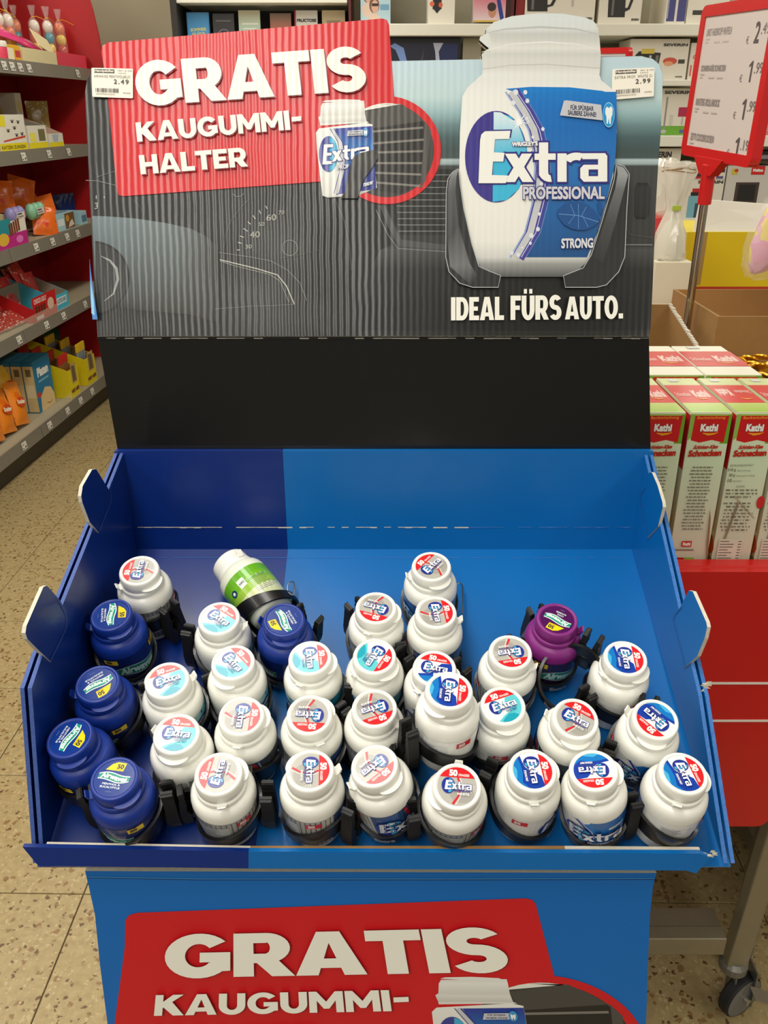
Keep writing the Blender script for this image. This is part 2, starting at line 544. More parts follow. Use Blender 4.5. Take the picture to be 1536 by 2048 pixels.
ceil = MB().box(-3.6, 3.4, -4.6, 6.9, 3.2, 3.26, mat('ceiling_paint', (222, 216, 198), 0.85, noise=0.04)).build('ceiling')
tag(ceil, kind='structure')

# ================================================================== THE CARDBOARD DISPLAY
YB = 0.932                                        # back of the display
M_NAVY = mat('card_navy', (0, 40, 118), 0.36, noise=0.10, scale=9, coat=0.15)
M_BLUE = mat('card_blue', (0, 102, 176), 0.36, noise=0.07, scale=7, coat=0.15)
M_STAND = mat('card_stand_blue', (0, 106, 190), 0.42, noise=0.04, scale=6, coat=0.1)
M_BLACK = mat('card_black', (9, 9, 10), 0.32, noise=0.2, scale=8, coat=0.15)
M_EDGE = mat('card_edge', (205, 198, 180), 0.8, noise=0.15, scale=200)
M_KRAFT = mat('card_kraft', (150, 112, 62), 0.8, noise=0.1, scale=60)
M_EDGEB = mat('card_edge_worn_blue', (52, 108, 178), 0.6, noise=0.5, scale=420)
M_EDGEN = mat('card_edge_worn_navy', (58, 84, 150), 0.6, noise=0.5, scale=420)
INK_HEAD = ink('ink_header', 0.32, coat=0.2, flute=1.0, flute_dist=0.0004, pitch=0.0069)
INK_STAND = ink('ink_stand', 0.45, coat=0.05)
INK = ink('ink_plain', 0.5)
INK_GLOSS = ink('ink_gloss', 0.3, coat=0.3)

disp = thing('cardboard_display', 'blue cardboard sales display with sloping tray and printed red GRATIS header board', 'display stand', (0, 0.75, 0))
dinv = Matrix.Translation((0, -0.75, 0))
def dpart(o):
    if o.parent is disp: o.location = (0, -0.75, 0)
    return o

# header board: hinged on the crease, leaning back
HC = at_y(745, 672, YB)
HLEAN = R(16.7)
HN = Vector((0, -math.cos(HLEAN), math.sin(HLEAN)))            # towards the customer and up
def hp(px, py, layer=0):
    return on_plane(px, py, HC, HN) + HN * (0.0004 + 0.00003 * layer if layer else 0)
outline = [(195, 672), (188, 560), (180, 400), (173, 250), (170, 185), (174, 160), (185, 143), (208, 132), (206, 118), (203, 104), (206, 92), (217, 86),
           (765, 38), (774, 41), (778, 50), (783, 122), (962, 120), (961, 111), (970, 104), (976, 100), (968, 94), (957, 84), (959, 77), (969, 72), (971, 61), (986, 48), (1022, 36),
           (1073, 30), (1125, 31), (1170, 39), (1188, 48), (1194, 60), (1197, 85), (1199, 113), (1284, 112), (1306, 118), (1320, 130), (1326, 150), (1322, 258), (1317, 322), (1312, 403), (1305, 580), (1301, 655), (1298, 672)]
hdr = dpart(MB().slab([hp(*p) for p in outline], -HN, 0.004, add_flute(mat('header_dark_print', (25, 25, 24), 0.32, coat=0.25), 0.0004, 0.0069, 1.0, True), M_EDGE).build('header_panel', disp))

def draw_bottle_small(p):
    """the little bottle in its car holder, header picture coordinates"""
    q = Z(3.413, 560, 30)
    p.up(); p.rows([((638, 258), (731, 246), (236, 236, 230)), ((632, 266), (745, 250), (236, 236, 230)), ((634, 300), (747, 300), (228, 229, 224)), ((640, 350), (751, 350), (226, 227, 222)), ((645, 392), (754, 376), (214, 214, 208)), ((656, 396), (715, 392), (190, 190, 186))])
    p.up(); p.rows([((645, 207), (728, 202), (226, 227, 222)), ((642, 214), (729, 210), (236, 237, 232)), ((641, 232), (730, 228), (216, 216, 210)), ((637, 236), (731, 234), (226, 226, 220)), ((640, 246), (733, 243), (205, 205, 199)), ((641, 252), (738, 246), (232, 232, 226))])
    p.up(); p.poly([(644, 205), (650, 202), (684, 199.5), (718, 200.5), (727, 205), (690, 206)], (232, 233, 228))
    p.up(); p.rows([((670, 258), (745, 253), (44, 58, 152)), ((684, 285), (746, 280), (34, 96, 172)), ((690, 310), (748, 305), (40, 120, 190)), ((690, 340), (750, 335), (34, 62, 150)), ((684, 372), (752, 366), (34, 48, 130)), ((672, 390), (752, 379), (40, 54, 140))])
    p.up(); p.line([(664, 258), (680, 285), (686, 315), (684, 345), (674, 388)], 6, (200, 202, 205))
    p.up(); p.line([(668, 258), (685, 285), (691, 315), (689, 345), (678, 388)], 2.2, (56, 60, 140))
    p.line([(660, 258), (676, 285), (681, 315), (679, 345), (668, 388)], 1.2, (56, 60, 140))
    p.up(); p.ell(657, 309, 19, 36, (62, 66, 150)); p.up(); p.ell(659, 309, 17, 34, (70, 176, 216), -90, 90)
    p.up(2); p.block('E', (645, 330), (664, 329), (648, 290), (245, 246, 240), 0.3, 0.16, 0.05, (0.05, (50, 54, 140)))
    p.block('xtra', (664, 325), (738, 315), (664, 296), (245, 246, 240), 0.27, 0.2, 0.05, (0.05, (50, 54, 140)))
    p.text('PROF', (676, 341), (698, 338), (676, 332), (214, 214, 216), 0.04, (0.08, (50, 54, 140)))
    p.up(); p.poly([(696, 263), (727, 261), (727, 272), (694, 274)], (200, 202, 206)); p.up(); p.ell(731, 266, 5.5, 9, (60, 150, 210)); p.up()
    p.text('FÜR SPÜRBAR', (700, 267), (722, 266), (700, 263.5), (60, 70, 110), 0.02); p.text('SAUBERE ZÄHNE!', (698, 272), (724, 271), (698, 268.5), (60, 70, 110), 0.02)
    p.poly([(728, 262), (731, 264), (734, 262), (734, 268), (732.5, 273), (731, 268), (729.5, 273), (728, 268)], (240, 242, 240))
    p.up(); p.rows([(q([(640, 925)])[0], q([(640, 925)])[0], (58, 58, 56)), ((719, 308), (755, 302), (56, 56, 54)), ((707, 316), (756, 318), (62, 62, 60)), ((702, 330), (744, 338), (52, 52, 50)), ((697, 350), (728, 360), (46, 46, 45)), ((690, 385), (722, 375), (60, 60, 58)), ((681, 398), (716, 398), (44, 44, 43))])
    p.up(); p.text('STRONG MINT', (727, 375), (746, 370), (727, 368), (236, 238, 238), 0.05)

def draw_offer(p):
    """red offer sign, header picture coordinates"""
    red = (208, 26, 34)
    p.poly([(213, 160), (203, 104), (206, 92), (217, 86), (765, 38), (774, 41), (778, 50), (788, 193), (775, 300), (740, 392), (700, 365), (638, 364), (248, 393), (239, 391), (235, 384)], red)
    p.up(); p.ell(774, 301, 108, 108, red, n=48)
    p.up(); p.ell(774, 301, 94, 94, (56, 55, 52), n=48)
    p.up()
    c = lambda a, r=94: (774 + r * math.cos(R(a)), 301 + r * math.sin(R(a)))
    p.poly([(728, 222)] + [c(a) for a in range(-118, -68, 8)] + [(803, 209)], (230, 230, 222))
    p.up(); p.poly([(728, 225), (803, 209), (830, 226), (852, 246), (742, 258)], (74, 72, 68))
    p.up(); p.poly([(742, 258), (846, 243), (852, 252), (838, 370), (800, 388), (742, 380)], (38, 37, 35))
    p.up()
    for ya, yb in ((264, 256), (288, 280), (306, 303), (327, 327), (346, 350), (365, 373)):
        p.line([(744, ya), (848 - abs(ya - 300) * 0.05, yb)], 4.2, (124, 121, 114))
    p.up(); p.poly([(850, 243), (862, 262), (852, 360), (840, 378), (846, 300)], (80, 78, 74))
    draw_bottle_small(p)
    p.up()
    W_ = (243, 242, 230); SH = (150, 14, 24)
    for d, col in ((1.6, SH), (0, W_)):
        p.block('GRATIS', (278 + d, 215 + d), (735 + d, 183 + d), (268 + d, 126 + d), col, 0.34, 0.25, 0.035)
        p.block('KAUGUMMI', (277 + d, 286 + d), (582 + d, 262 + d), (273 + d, 247 + d), col)
        p.poly([(584 + d, 237 + d), (603 + d, 235 + d), (603.5 + d, 244 + d), (584.5 + d, 246 + d)], col)
        p.block('HALTER', (284 + d, 351 + d), (497 + d, 335 + d), (280 + d, 313 + d), col)
        p.up()

P = Print(hp); P.up()
# windscreen sky and dashboard
sky = [((783, 122.5), (1284, 112.5), (190, 213, 222)), ((783, 130), (1319, 130), (190, 213, 222)), ((784, 150), (1325.5, 150), (190, 213, 220)), ((785, 195), (1324, 195), (188, 212, 214)), ((786, 225), (1323, 225), (150, 184, 188)),
       ((787, 250), (1322, 250), (104, 134, 138)), ((788, 275), (1320.5, 275), (70, 94, 97)), ((789, 300), (1318.5, 300), (62, 79, 80)), ((790, 317), (1317, 317), (66, 82, 82))]
P.rows(sky)
P.poly([(1283, 112.8), (1305.5, 118.3), (1319.5, 130.3), (1283, 130.3)], (190, 213, 222))
P.rows([((785, 317), (1317, 317), (120, 138, 140)), ((785, 320), (1317, 320), (172, 190, 192)), ((785, 328), (1316.5, 328), (150, 168, 170)), ((785, 332), (1316, 332), (62, 66, 66)), ((785, 420), (1311, 420), (54, 55, 53)), ((785, 490), (1308, 490), (48, 49, 48)), ((760, 500), (1308, 500), (66, 68, 67)), ((740, 540), (1306, 540), (28, 29, 28)), ((720, 610), (1303, 610), (13, 13, 13)), ((720, 660), (1300, 660), (10, 10, 10))])
P.up()
P.poly([(770, 338), (905, 338), (905, 470), (800, 470), (786, 440)], (30, 31, 30)); P.up()
for k in range(10):
    y = 350 + k * 12.5
    P.line([(788 + k, y), (905, y)], 1.6, (122, 126, 124))
P.line([(764, 410), (782, 452), (800, 486), (905, 496)], [10, 12, 14, 10], (74, 77, 76))
P.line([(752, 420), (776, 470), (796, 497), (900, 504)], 1.6, (120, 124, 124))
# instrument hood, steering wheel, gauges
P.rows([((185, 432), (193, 600), ((112, 128, 134), (34, 34, 33))), ((216, 433), (216, 610), ((110, 126, 132), (36, 36, 35))), ((270, 437), (272, 620), ((106, 120, 124), (44, 44, 42))), ((331, 446), (333, 625), ((100, 112, 114), (52, 51, 48))), ((381, 457), (384, 630), ((84, 92, 92), (50, 49, 46))), ((413, 473), (416, 640), ((64, 68, 67), (44, 43, 40))), ((437, 495), (440, 645), ((38, 38, 36), (33, 33, 31)))])
P.up()
P.ell(186, 556, 74, 74, (44, 45, 45), -86, 86); P.up()
P.ring(186, 556, 70, 74, (24, 24, 24), -86, 86); P.up()
P.line([(202, 512), (220, 521), (233, 537), (236, 559), (227, 588), (209, 602)], [1, 4, 5.5, 5.5, 3, 1], (150, 151, 150)); P.up()
for pts, w, c in (([(438, 505), (500, 514), (542, 522), (575, 540), (600, 566), (614, 602)], 1.3, (118, 118, 112)),
                  ([(440, 519.6), (514, 537.5), (555, 550), (573, 572), (589, 609)], 2.0, (186, 186, 178)), ([(440, 522), (470, 532), (540, 549), (560, 562), (578, 604)], 1.0, (150, 150, 142)), ([(430, 618), (500, 613), (589, 609)], 1.2, (98, 97, 92)),
                  ([(449, 494), (451, 470), (462, 442), (480, 418), (500, 398)], 1.0, (104, 102, 97)),
                  ([(668, 394), (688, 440), (699, 490), (703, 540)], 1.2, (92, 92, 90)), ([(560, 516), (590, 512), (640, 500)], 1.0, (80, 80, 76)),
                  ([(466, 388), (472, 393), (482, 393), (488, 387)], 1.0, (150, 148, 140)), ([(268, 400), (282, 415), (288, 432)], 1.0, (84, 84, 82)), ([(172, 361), (195, 362), (232, 371)], 1.2, (130, 130, 128)), ([(195, 354), (232, 342)], 1.0, (120, 120, 118))):
    P.line(pts, w, c)
P.ring(580, 496, 14.5, 16, (118, 117, 110))
for a, b_ in (((474, 500), (480, 500)), ((476, 485), (484, 487)), ((480, 472), (488, 475)), ((487, 457), (496, 463)), ((496, 444), (502, 449)), ((506, 431), (511, 438)), ((518, 421), (522, 428)), ((531, 412), (535, 418)), ((193, 391), (193, 398)), ((209, 393), (209, 397))):
    P.line([a, b_], 1.6, (190, 190, 182))
P.up()
for s, x, y, h, w in (('30', 491, 498, 8, 13), ('40', 500, 476, 12.5, 20), ('50', 517, 453, 8, 12), ('60', 533, 442, 12.5, 20), ('70', 557, 430, 8, 12), ('3', 190, 419, 13, 7)):
    P.text(s, (x, y), (x + w, y - 1), (x, y - h), (158, 157, 148), 0.01)
# right door panel details
P.line([(1242, 330), (1240, 400), (1246, 440), (1258, 470), (1305, 476)], 1.2, (84, 86, 85)); P.line([(1243, 490), (1304, 490)], 2.6, (112, 115, 114))
P.rows([((1274, 366), (1294, 366), (30, 31, 31)), ((1270, 376), (1300, 376), (44, 45, 45)), ((1269, 430), (1297, 430), (36, 37, 37)), ((1272, 437), (1290, 437), (26, 26, 26))])
P.up(2)
draw_offer(P)
P.up()
# the large bottle
z5 = Z(3.102, 880, 0)
P.rows([((964, 151), (1196, 151), (228, 230, 226)), ((950, 164), (1200, 164), (226, 228, 224)), ((934, 178), (1218, 178), (230, 231, 227)), ((924, 196), (1230, 194), (233, 234, 229)), ((919, 266), (1231, 266), (236, 237, 231)), ((917.5, 354), (1224, 354), (236, 236, 229)), ((927, 419), (1207, 419), (234, 234, 227)), ((941, 484), (1187, 484), (230, 230, 223)), ((951, 516), (1176, 516), (206, 207, 202)), ((956, 529), (1168, 529), (150, 152, 150)), ((967, 545), (1150, 545), (112, 114, 113)), ((996, 555), (1126, 555), (80, 82, 82))])
P.up()
P.rows([((1022, 36.5), (1170, 39.5), (214, 221, 220)), ((986, 48.5), (1187, 48.5), (212, 219, 218)), ((972, 62), (1194, 62), (214, 218, 215)), ((970, 72), (1195, 72), (196, 199, 195)), ((958, 84), (1197, 84), (204, 206, 201)), ((977, 100), (1198, 100), (222, 223, 217)), ((962, 112), (1199, 112), (204, 206, 201)), ((963, 122), (1199, 122), (212, 213, 208)), ((964, 140), (1198, 138), (214, 215, 210)), ((964, 151), (1197, 151), (228, 229, 224))])
P.poly([(957.5, 84), (959.5, 77), (969.5, 72.5), (976, 66), (984, 100), (976, 100), (968, 93.5)], (216, 218, 213)); P.poly([(963, 112), (970.5, 104.5), (977, 100.5), (984, 118), (963, 119)], (206, 208, 203))
P.poly([(1022, 36.5), (1073, 30.7), (1125, 31.7), (1170, 39.5)], (212, 220, 220))
P.up(); P.line([(972, 70), (1010, 62), (1080, 58), (1150, 62), (1194, 72)], [1, 3, 4, 3, 1], (186, 190, 187)); P.line([(962, 108), (1020, 92), (1090, 88), (1150, 92), (1198, 104)], [1, 2, 3, 2, 1], (232, 233, 229)); P.line([(964, 142), (1020, 134), (1090, 132), (1197, 140)], 2, (196, 197, 192))
P.up()
arc = [(1034.7, 187), (1060.5, 225.7), (1080, 262), (1089, 300), (1093, 338), (1089.5, 403), (1073, 467), (1044, 516)]
rb = [(1230, 187), (1230.5, 225.7), (1230.8, 262), (1229.6, 300), (1226, 338), (1211, 403), (1192, 467), (1171.7, 516)]
blu = [(18, 120, 200), (18, 110, 192), (18, 106, 186), (26, 108, 184), (34, 112, 180), (30, 100, 168), (24, 88, 150), (20, 78, 136)]
P.poly([(1010, 181), (1060.5, 177), (1138, 178), (1202, 185), (1230, 194), (1230, 200), (1034.7, 190)], (16, 124, 204)); P.up()
P.rows(list(zip(arc, rb, blu)))
off = lambda d: [(x - d, y) for x, y in arc]
P.up(); P.line(off(10), 26, (66, 62, 150)); P.up(); P.line(off(14), 13, (196, 198, 202)); P.up(); P.line(off(25), 3, (150, 170, 214)); P.line(off(3), 1.4, (210, 214, 232)); P.line(off(-6), 1.4, (120, 130, 190))
P.up()
for x, y, r in ((1030, 188, 5), (1049, 188, 4), (1053, 205, 4), (1025, 209, 4.5), (1052, 240, 3), (1055, 246, 2.5), (1084, 261, 3.5), (1064, 277, 3), (1081, 370, 3.5), (1077, 430, 3), (1074, 460, 4), (1061, 473, 4.5), (1059, 488, 3), (1022, 507, 4), (1035, 511, 3.5), (1043, 497, 2)):
    P.ell(x, y, r, r * 1.15, (222, 226, 234), n=12)
P.up(); P.ell(991, 316, 62, 91, (58, 50, 138), n=48); P.up()
P.poly([(986, 227), (1020, 236), (1040, 262), (1052, 300), (1050, 345), (1036, 380), (1012, 402), (984, 406)], (58, 182, 220)); P.up()
P.rows([((986, 227), (1000, 228), (216, 236, 242)), ((986, 250), (1034, 250), (196, 226, 238)), ((986, 290), (1046, 285), (120, 200, 228)), ((986, 320), (1050, 315), (58, 182, 220))])
P.up()
star = []
for k in range(24):
    r_ = (21 if k % 4 == 0 else 13 if k % 2 == 0 else 5)
    star.append((1037 + r_ * math.cos(R(15 * k + 10)), 247 + r_ * 1.1 * math.sin(R(15 * k + 10))))
P.poly(star, (246, 248, 248)); P.up()
E = z5([(235, 1145), (245, 880), (252, 845), (275, 825), (432, 822), (424, 872), (336, 874), (330, 955), (395, 958), (388, 1012), (324, 1012), (318, 1095), (420, 1098), (402, 1145)])
cx_, cy_ = 985, 318
P.poly([(cx_ + (x - cx_) * 1.11, cy_ + (y - cy_) * 1.06) for x, y in E], (48, 44, 128)); P.up()
P.poly(E, (240, 241, 234)); P.up()
P.block('xtra', (1008, 367), (1211.5, 366), (1008, 288.5), (240, 241, 234), 0.27, 0.20, 0.05, (0.05, (48, 44, 128)))
P.up(); P.poly(E, (240, 241, 234)); P.up()
P.text("WRIGLEY'S", (1022, 296.6), (1073.4, 295), (1022, 287), (240, 241, 238), 0.05, (0.11, (48, 44, 128)))
P.poly(z5([(718, 1338), (726, 1312), (745, 1288), (772, 1270), (805, 1261), (840, 1259), (875, 1264), (910, 1280), (945, 1310), (985, 1365), (966, 1395), (935, 1418), (895, 1434), (850, 1436), (805, 1426), (765, 1404), (736, 1372)]), (24, 78, 140)); P.up()
for a_ in ((800, 1275), (850, 1270), (900, 1290), (790, 1395), (850, 1425), (910, 1415)):
    P.line(z5([(850 + (a_[0] - 850) * 0.4, 1345), a_]), 0.9, (96, 150, 196))
P.line(z5([(730, 1335), (850, 1345), (975, 1385)]), 1.3, (96, 150, 196))
P.poly(z5([(965, 1270), (985, 1250), (1000, 1300), (985, 1345), (975, 1320)]), (24, 78, 140)); P.up()
P.text('PROFESSIONAL', (1044, 401.5), (1206, 401), (1044, 376), (206, 207, 212), 0.03, (0.075, (48, 44, 128)))
P.text('STRONG', (1120, 499), (1183, 498), (1120, 479), (216, 218, 222), 0.035, (0.08, (30, 50, 110)))
P.poly([(1125, 206), (1130, 205), (1199, 214), (1202, 245), (1117, 235)], (196, 198, 203)); P.up()
P.text('FÜR SPÜRBAR', (1138, 224), (1184, 226.5), (1138, 212.5), (66, 68, 90), 0.03)
P.text('SAUBERE ZÄHNE!', (1133, 234), (1189, 238.5), (1133, 222.5), (66, 68, 90), 0.03)
P.ell(1213.7, 234, 11.8, 25, (30, 150, 212)); P.ring(1213.7, 234, 11, 11.8, (150, 208, 236), ry=2.12); P.up()
P.poly(z5([(1015, 690), (1025, 675), (1038, 685), (1050, 672), (1060, 690), (1058, 725), (1050, 745), (1048, 782), (1040, 782), (1036, 745), (1030, 782), (1022, 780), (1022, 740), (1014, 715)]), (236, 240, 240)); P.up()
arm1 = z5([(110, 1060), (75, 1082), (48, 1120), (38, 1200), (35, 1600), (55, 1690), (120, 1760), (200, 1785), (355, 1785), (368, 1715), (300, 1690), (235, 1660), (190, 1520), (140, 1300), (118, 1150)])
arm2 = z5([(1085, 1030), (1130, 1045), (1160, 1090), (1145, 1300), (1132, 1600), (1095, 1690), (1020, 1770), (960, 1785), (770, 1785), (758, 1718), (880, 1670), (930, 1590), (1000, 1370), (1070, 1130)])
for A in (arm1, arm2):
    P.line(A + [A[0]], 3.2, (176, 182, 184)); P.up(); P.poly(A, (40, 41, 42)); P.up()
P.rows([(*z5([(110, 1062), (75, 1084)]), (150, 154, 156)), (*z5([(98, 1110), (52, 1130)]), (112, 115, 117)), (*z5([(92, 1200), (44, 1210)]), (84, 86, 88)), (*z5([(110, 1400), (42, 1500)]), (66, 68, 69)), (*z5([(180, 1640), (60, 1660)]), (110, 113, 114)), (*z5([(230, 1720), (190, 1778)]), (36, 37, 38))])
P.rows([(*z5([(1085, 1034), (1128, 1050)]), (150, 154, 156)), (*z5([(1090, 1090), (1156, 1095)]), (150, 154, 156)), (*z5([(1075, 1180), (1130, 1190)]), (104, 107, 109)), (*z5([(1010, 1380), (1075, 1400)]), (70, 72, 73)), (*z5([(940, 1600), (1000, 1640)]), (46, 47, 48))])
P.up()
WT = (244, 243, 232)
P.block('IDEAL', (901, 642), (1006, 641), (901, 596), WT, 0.36, 0.20, 0.06); P.block('FÜRS', (1019, 641), (1120, 640), (1019, 580), WT, 0.36, 0.20, 0.06); P.block('AUTO.', (1127, 640), (1242, 638), (1127, 594), WT, 0.36, 0.20, 0.06)
# worn blue scratch at the left edge, crease
P.poly([(184, 518), (186, 540), (194, 600), (200, 640), (190, 640), (186, 600)], (60, 130, 205)); P.poly([(186, 560), (192, 600), (194, 632), (188, 628)], (150, 205, 240))
dpart(P.build('header_print', INK_HEAD, hdr))

# price labels stuck on the header
def price_label(q, name2, price, seed):
    T = homography([(0, 0), (100, 0), (100, 70), (0, 70)], q)
    p = Print(lambda x, y, L: hp(x, y, 110 + L), T)
    p.poly([(2, 0), (98, 0), (100, 2), (100, 68), (98, 70), (2, 70), (0, 68), (0, 2)], (243, 238, 224)); p.up(2)
    p.rect(7, 3, 56, 12, (74, 68, 60)); p.up()
    p.text('Handyshiller', (8, 11), (55, 11), (8, 4), (243, 238, 224), 0.03)
    p.text('1801 & 200', (64, 7), (98, 7), (64, 4), (120, 112, 104)); p.text('230702', (64, 13), (84, 13), (64, 10), (140, 132, 122))
    p.text(name2, (6, 23), (94, 23), (6, 16.5), (100, 94, 86), 0.0, space=1.15)
    p.text(price, (54, 37), (90, 37), (54, 26), (70, 64, 58), 0.02, space=1.3)
    rnd = random.Random(seed); x = 9
    while x < 66:
        w = rnd.choice((1, 1.4, 2.2)); p.rect(x, 48, x + w, 58, (84, 78, 72)); x += w + rnd.choice((1, 1.6, 2.4))
    p.text('4009900525503', (9, 64), (56, 64), (9, 60.5), (140, 132, 122)); p.text('99/84', (76, 60), (94, 60), (76, 56.5), (130, 122, 112))
    o = dpart(p.build('price_label', INK, hdr))
    return tag(o, 'white price label reading ' + price)
price_label([(185, 138), (268, 140), (268, 199), (187, 196)], 'AIRWAVES MENTHOL&EUC', '2.49', 3)
price_label([(1223, 141), (1307, 137.5), (1305.5, 195), (1221.5, 202)], 'EXTRA PROF. WHITE CI', '2.99', 5)

# black back panel below the crease
bp_ = [at_y(*p, YB) for p in ((195, 673), (1298, 673))]
xl, xr, zt = bp_[0].x, bp_[1].x, bp_[0].z
ZTB = at_y(750, 897, YB).z                          # top of the tray's back wall
bk = MB().slab([(xl, YB, zt), (xr, YB, zt), (0.308, YB, ZTB), (0.304, YB, 0.75), (-0.304, YB, 0.75), (-0.308, YB, ZTB)], (0, 1, 0), 0.006, M_BLACK, M_EDGE)
bkp = dpart(bk.build('back_panel', disp))
cr = MB()
rc = random.Random(2)
M_WEAR = mat('card_wear_grey', (128, 126, 118), 0.7, noise=0.3, scale=300)
for k in range(60):
    x0 = xl + (xr - xl) * k / 60
    x1 = x0 + (xr - xl) / 60
    h = rc.uniform(0.0001, 0.0009)
    cr.box(x0, x1, YB - 0.0022, YB - 0.0004, zt - 0.0015 - h, zt - 0.0015, M_WEAR if rc.random() < 0.6 else M_BLACK)
dpart(tag(cr.build('crease_wear', bkp), kind='stuff'))

# tray: a box tilted towards the customer
TILT = math.atan2(0.137, 0.379)
TN = Vector((0, -math.sin(TILT), math.cos(TILT)))   # normal of the tray floor
TS = Vector((0, math.cos(TILT), math.sin(TILT)))    # up the slope
TF = Vector((0, 0.556, EYE - 0.611))                # front middle of the tray floor
def tp(x, s, h): return Vector((x, 0, 0)) + TF + TS * s + TN * h
SL = 0.394
WX = 0.309
XB = -0.116                                         # print change from navy to blue
tf = MB()
for x0, x1, mm in ((-WX, XB, M_NAVY), (XB, WX, M_BLUE)):
    tf.hexa([tp(x0, 0.006, -0.002), tp(x1, 0.006, -0.002), tp(x1, SL, -0.002), tp(x0, SL, -0.002), tp(x0, 0.006, 0), tp(x1, 0.006, 0), tp(x1, SL, 0), tp(x0, SL, 0)], mm)
dpart(tf.build('tray_floor', disp))
bw = MB()
ZB0 = tp(0, SL - 0.006, 0).z - 0.004
for x0, x1, mm in ((-WX, XB, M_NAVY), (XB, WX, M_BLUE)):
    bw.box(x0, x1, YB - 0.009, YB - 0.001, ZB0, ZTB, mm)
bwo = dpart(bw.build('tray_back_wall', disp))
zc = at_y(750, 1054, YB - 0.009).z
cr = MB()
for k in range(70):
    x0 = -0.294 + 0.588 * k / 70
    if rc.random() < 0.85:
        w_ = rc.choice((0.0004, 0.0005, 0.0007, 0.0012))
        cr.box(x0, x0 + 0.588 / 70, YB - 0.0096, YB - 0.0088, zc - w_, zc, M_EDGE if x0 < 0.1 else M_EDGEB)
    if rc.random() < 0.7:
        zf = tp(0, SL - 0.018, 0.0004)
        cr.add([tp(x0, SL - 0.0175, 0.0004), tp(x0 + 0.0084, SL - 0.0175, 0.0004), tp(x0 + 0.0084, SL - 0.0183, 0.0004), tp(x0, SL - 0.0183, 0.0004)], [(0, 1, 2, 3)], M_EDGEB)
dpart(tag(cr.build('crease_wear', bwo), kind='stuff'))

def side_wall(sx, M_, ME_, tabs, slits):
    X = sx * WX
    fl = [Vector((X, 0.5565, 1.0905)), tp(X, SL, -0.004), Vector((X, YB - 0.001, ZTB))]
    top = at_x(*((62, 1312) if sx < 0 else (1405, 1338)), X); frt = at_x(*((40, 1376) if sx < 0 else (1418, 1392)), X)
    poly = [fl[0], fl[1], fl[2], Vector((X, top.y, top.z)), Vector((X, frt.y, frt.z))]
    w = MB()
    w.slab(poly, (-sx, 0, 0), 0.0036, M_, ME_)
    inner = [p + Vector((-sx * 0.0064, 0, 0)) for p in poly]
    w.slab(inner, (-sx, 0, 0), 0.0036, M_, ME_)
    o = dpart(w.build('tray_side_wall', disp))
    for tb in tabs:
        pts = [at_x(*p, X - sx * 0.0103) for p in tb]
        n_ = Vector((-sx, 0, 0))
        # the tab folds a little outwards above the wall
        t = MB().slab(pts, n_, 0.0012, M_, M_EDGE)
        t.slab([p - n_ * 0.0022 for p in pts], n_, 0.0022, M_EDGE, M_EDGE)
        dpart(t.build('hook_tab', o))
    sl_ = MB()
    for s_ in slits:
        pts = [at_x(*p, X - sx * 0.0122) for p in s_]
        for a, b2 in zip(pts[:-1], pts[1:]):
            d = (b2 - a).normalized(); e = Vector((0, -d.z, d.y)) * 0.0005
            sl_.add([a - e, b2 - e, b2 + e, a + e], [(0, 1, 2, 3)], M_EDGEN)
    if slits: dpart(sl_.build('cut_line', o))
    return o
side_wall(-1, M_NAVY, M_EDGEN,
          [[(190, 938), (182, 939), (163, 972), (160, 992), (162, 1004), (177, 1044), (196, 1066), (222, 1001), (219, 985)],
           [(91, 1171), (84, 1174), (50, 1252), (48, 1266), (52, 1278), (74, 1300), (100, 1324), (131, 1260), (133, 1240), (130, 1226), (118, 1201)]],
          [[(222, 962), (221, 985), (223, 1000), (197, 1066)], [(118, 1201), (131, 1226), (134, 1240), (131, 1260), (100, 1324)]])
side_wall(1, M_BLUE, M_EDGEB,
          [[(1301, 944), (1306, 945), (1317, 970), (1327, 1004), (1328, 1014), (1324, 1030), (1318, 1053), (1295, 1077), (1279, 1003), (1281, 988), (1289, 975)],
           [(1380, 1181), (1388, 1183), (1400, 1210), (1415, 1244), (1417, 1254), (1412, 1276), (1397, 1312), (1370, 1336), (1346, 1240), (1349, 1230), (1363, 1214)]],
          [[(1289, 975), (1281, 988), (1279, 1003), (1295, 1077)], [(1363, 1214), (1349, 1230), (1346, 1240), (1370, 1336)]])
# front lip
lp = MB()
A = [(45, 1694), (497, 1703), (1400, 1707), (1421, 1714)]
Bt = [(76, 1731), (497, 1737), (1372, 1741), (1392, 1747)]
YL = 0.551
a3 = [at_y(*p, YL) for p in A]; b3 = [at_y(*p, YL - 0.001) for p in Bt]
for i, mm in ((0, M_NAVY), (1, M_BLUE), (2, M_BLUE)):
    lp.hexa([b3[i], b3[i + 1], b3[i + 1] + Vector((0, 0.004, 0)), b3[i] + Vector((0, 0.004, 0)), a3[i], a3[i + 1], a3[i + 1] + Vector((0, 0.004, 0)), a3[i] + Vector((0, 0.004, 0))], mm)
lip = dpart(lp.build('tray_front_lip', disp))
lw = MB()
e3 = [at_y(x, y, YL + 0.004) for x, y in ((92, 1689), (500, 1697), (1130, 1697), (1400, 1699))]
for i in range(3):
    lw.hexa([e3[i] + Vector((0, 0, -0.004)), e3[i + 1] + Vector((0, 0, -0.004)), e3[i + 1] + Vector((0, 0.004, -0.004)), e3[i] + Vector((0, 0.004, -0.004)), e3[i], e3[i + 1], e3[i + 1] + Vector((0, 0.003, 0)), e3[i] + Vector((0, 0.003, 0))], M_EDGE if i != 1 else M_KRAFT)
dpart(lw.build('card_edge', lip))
tn = MB()
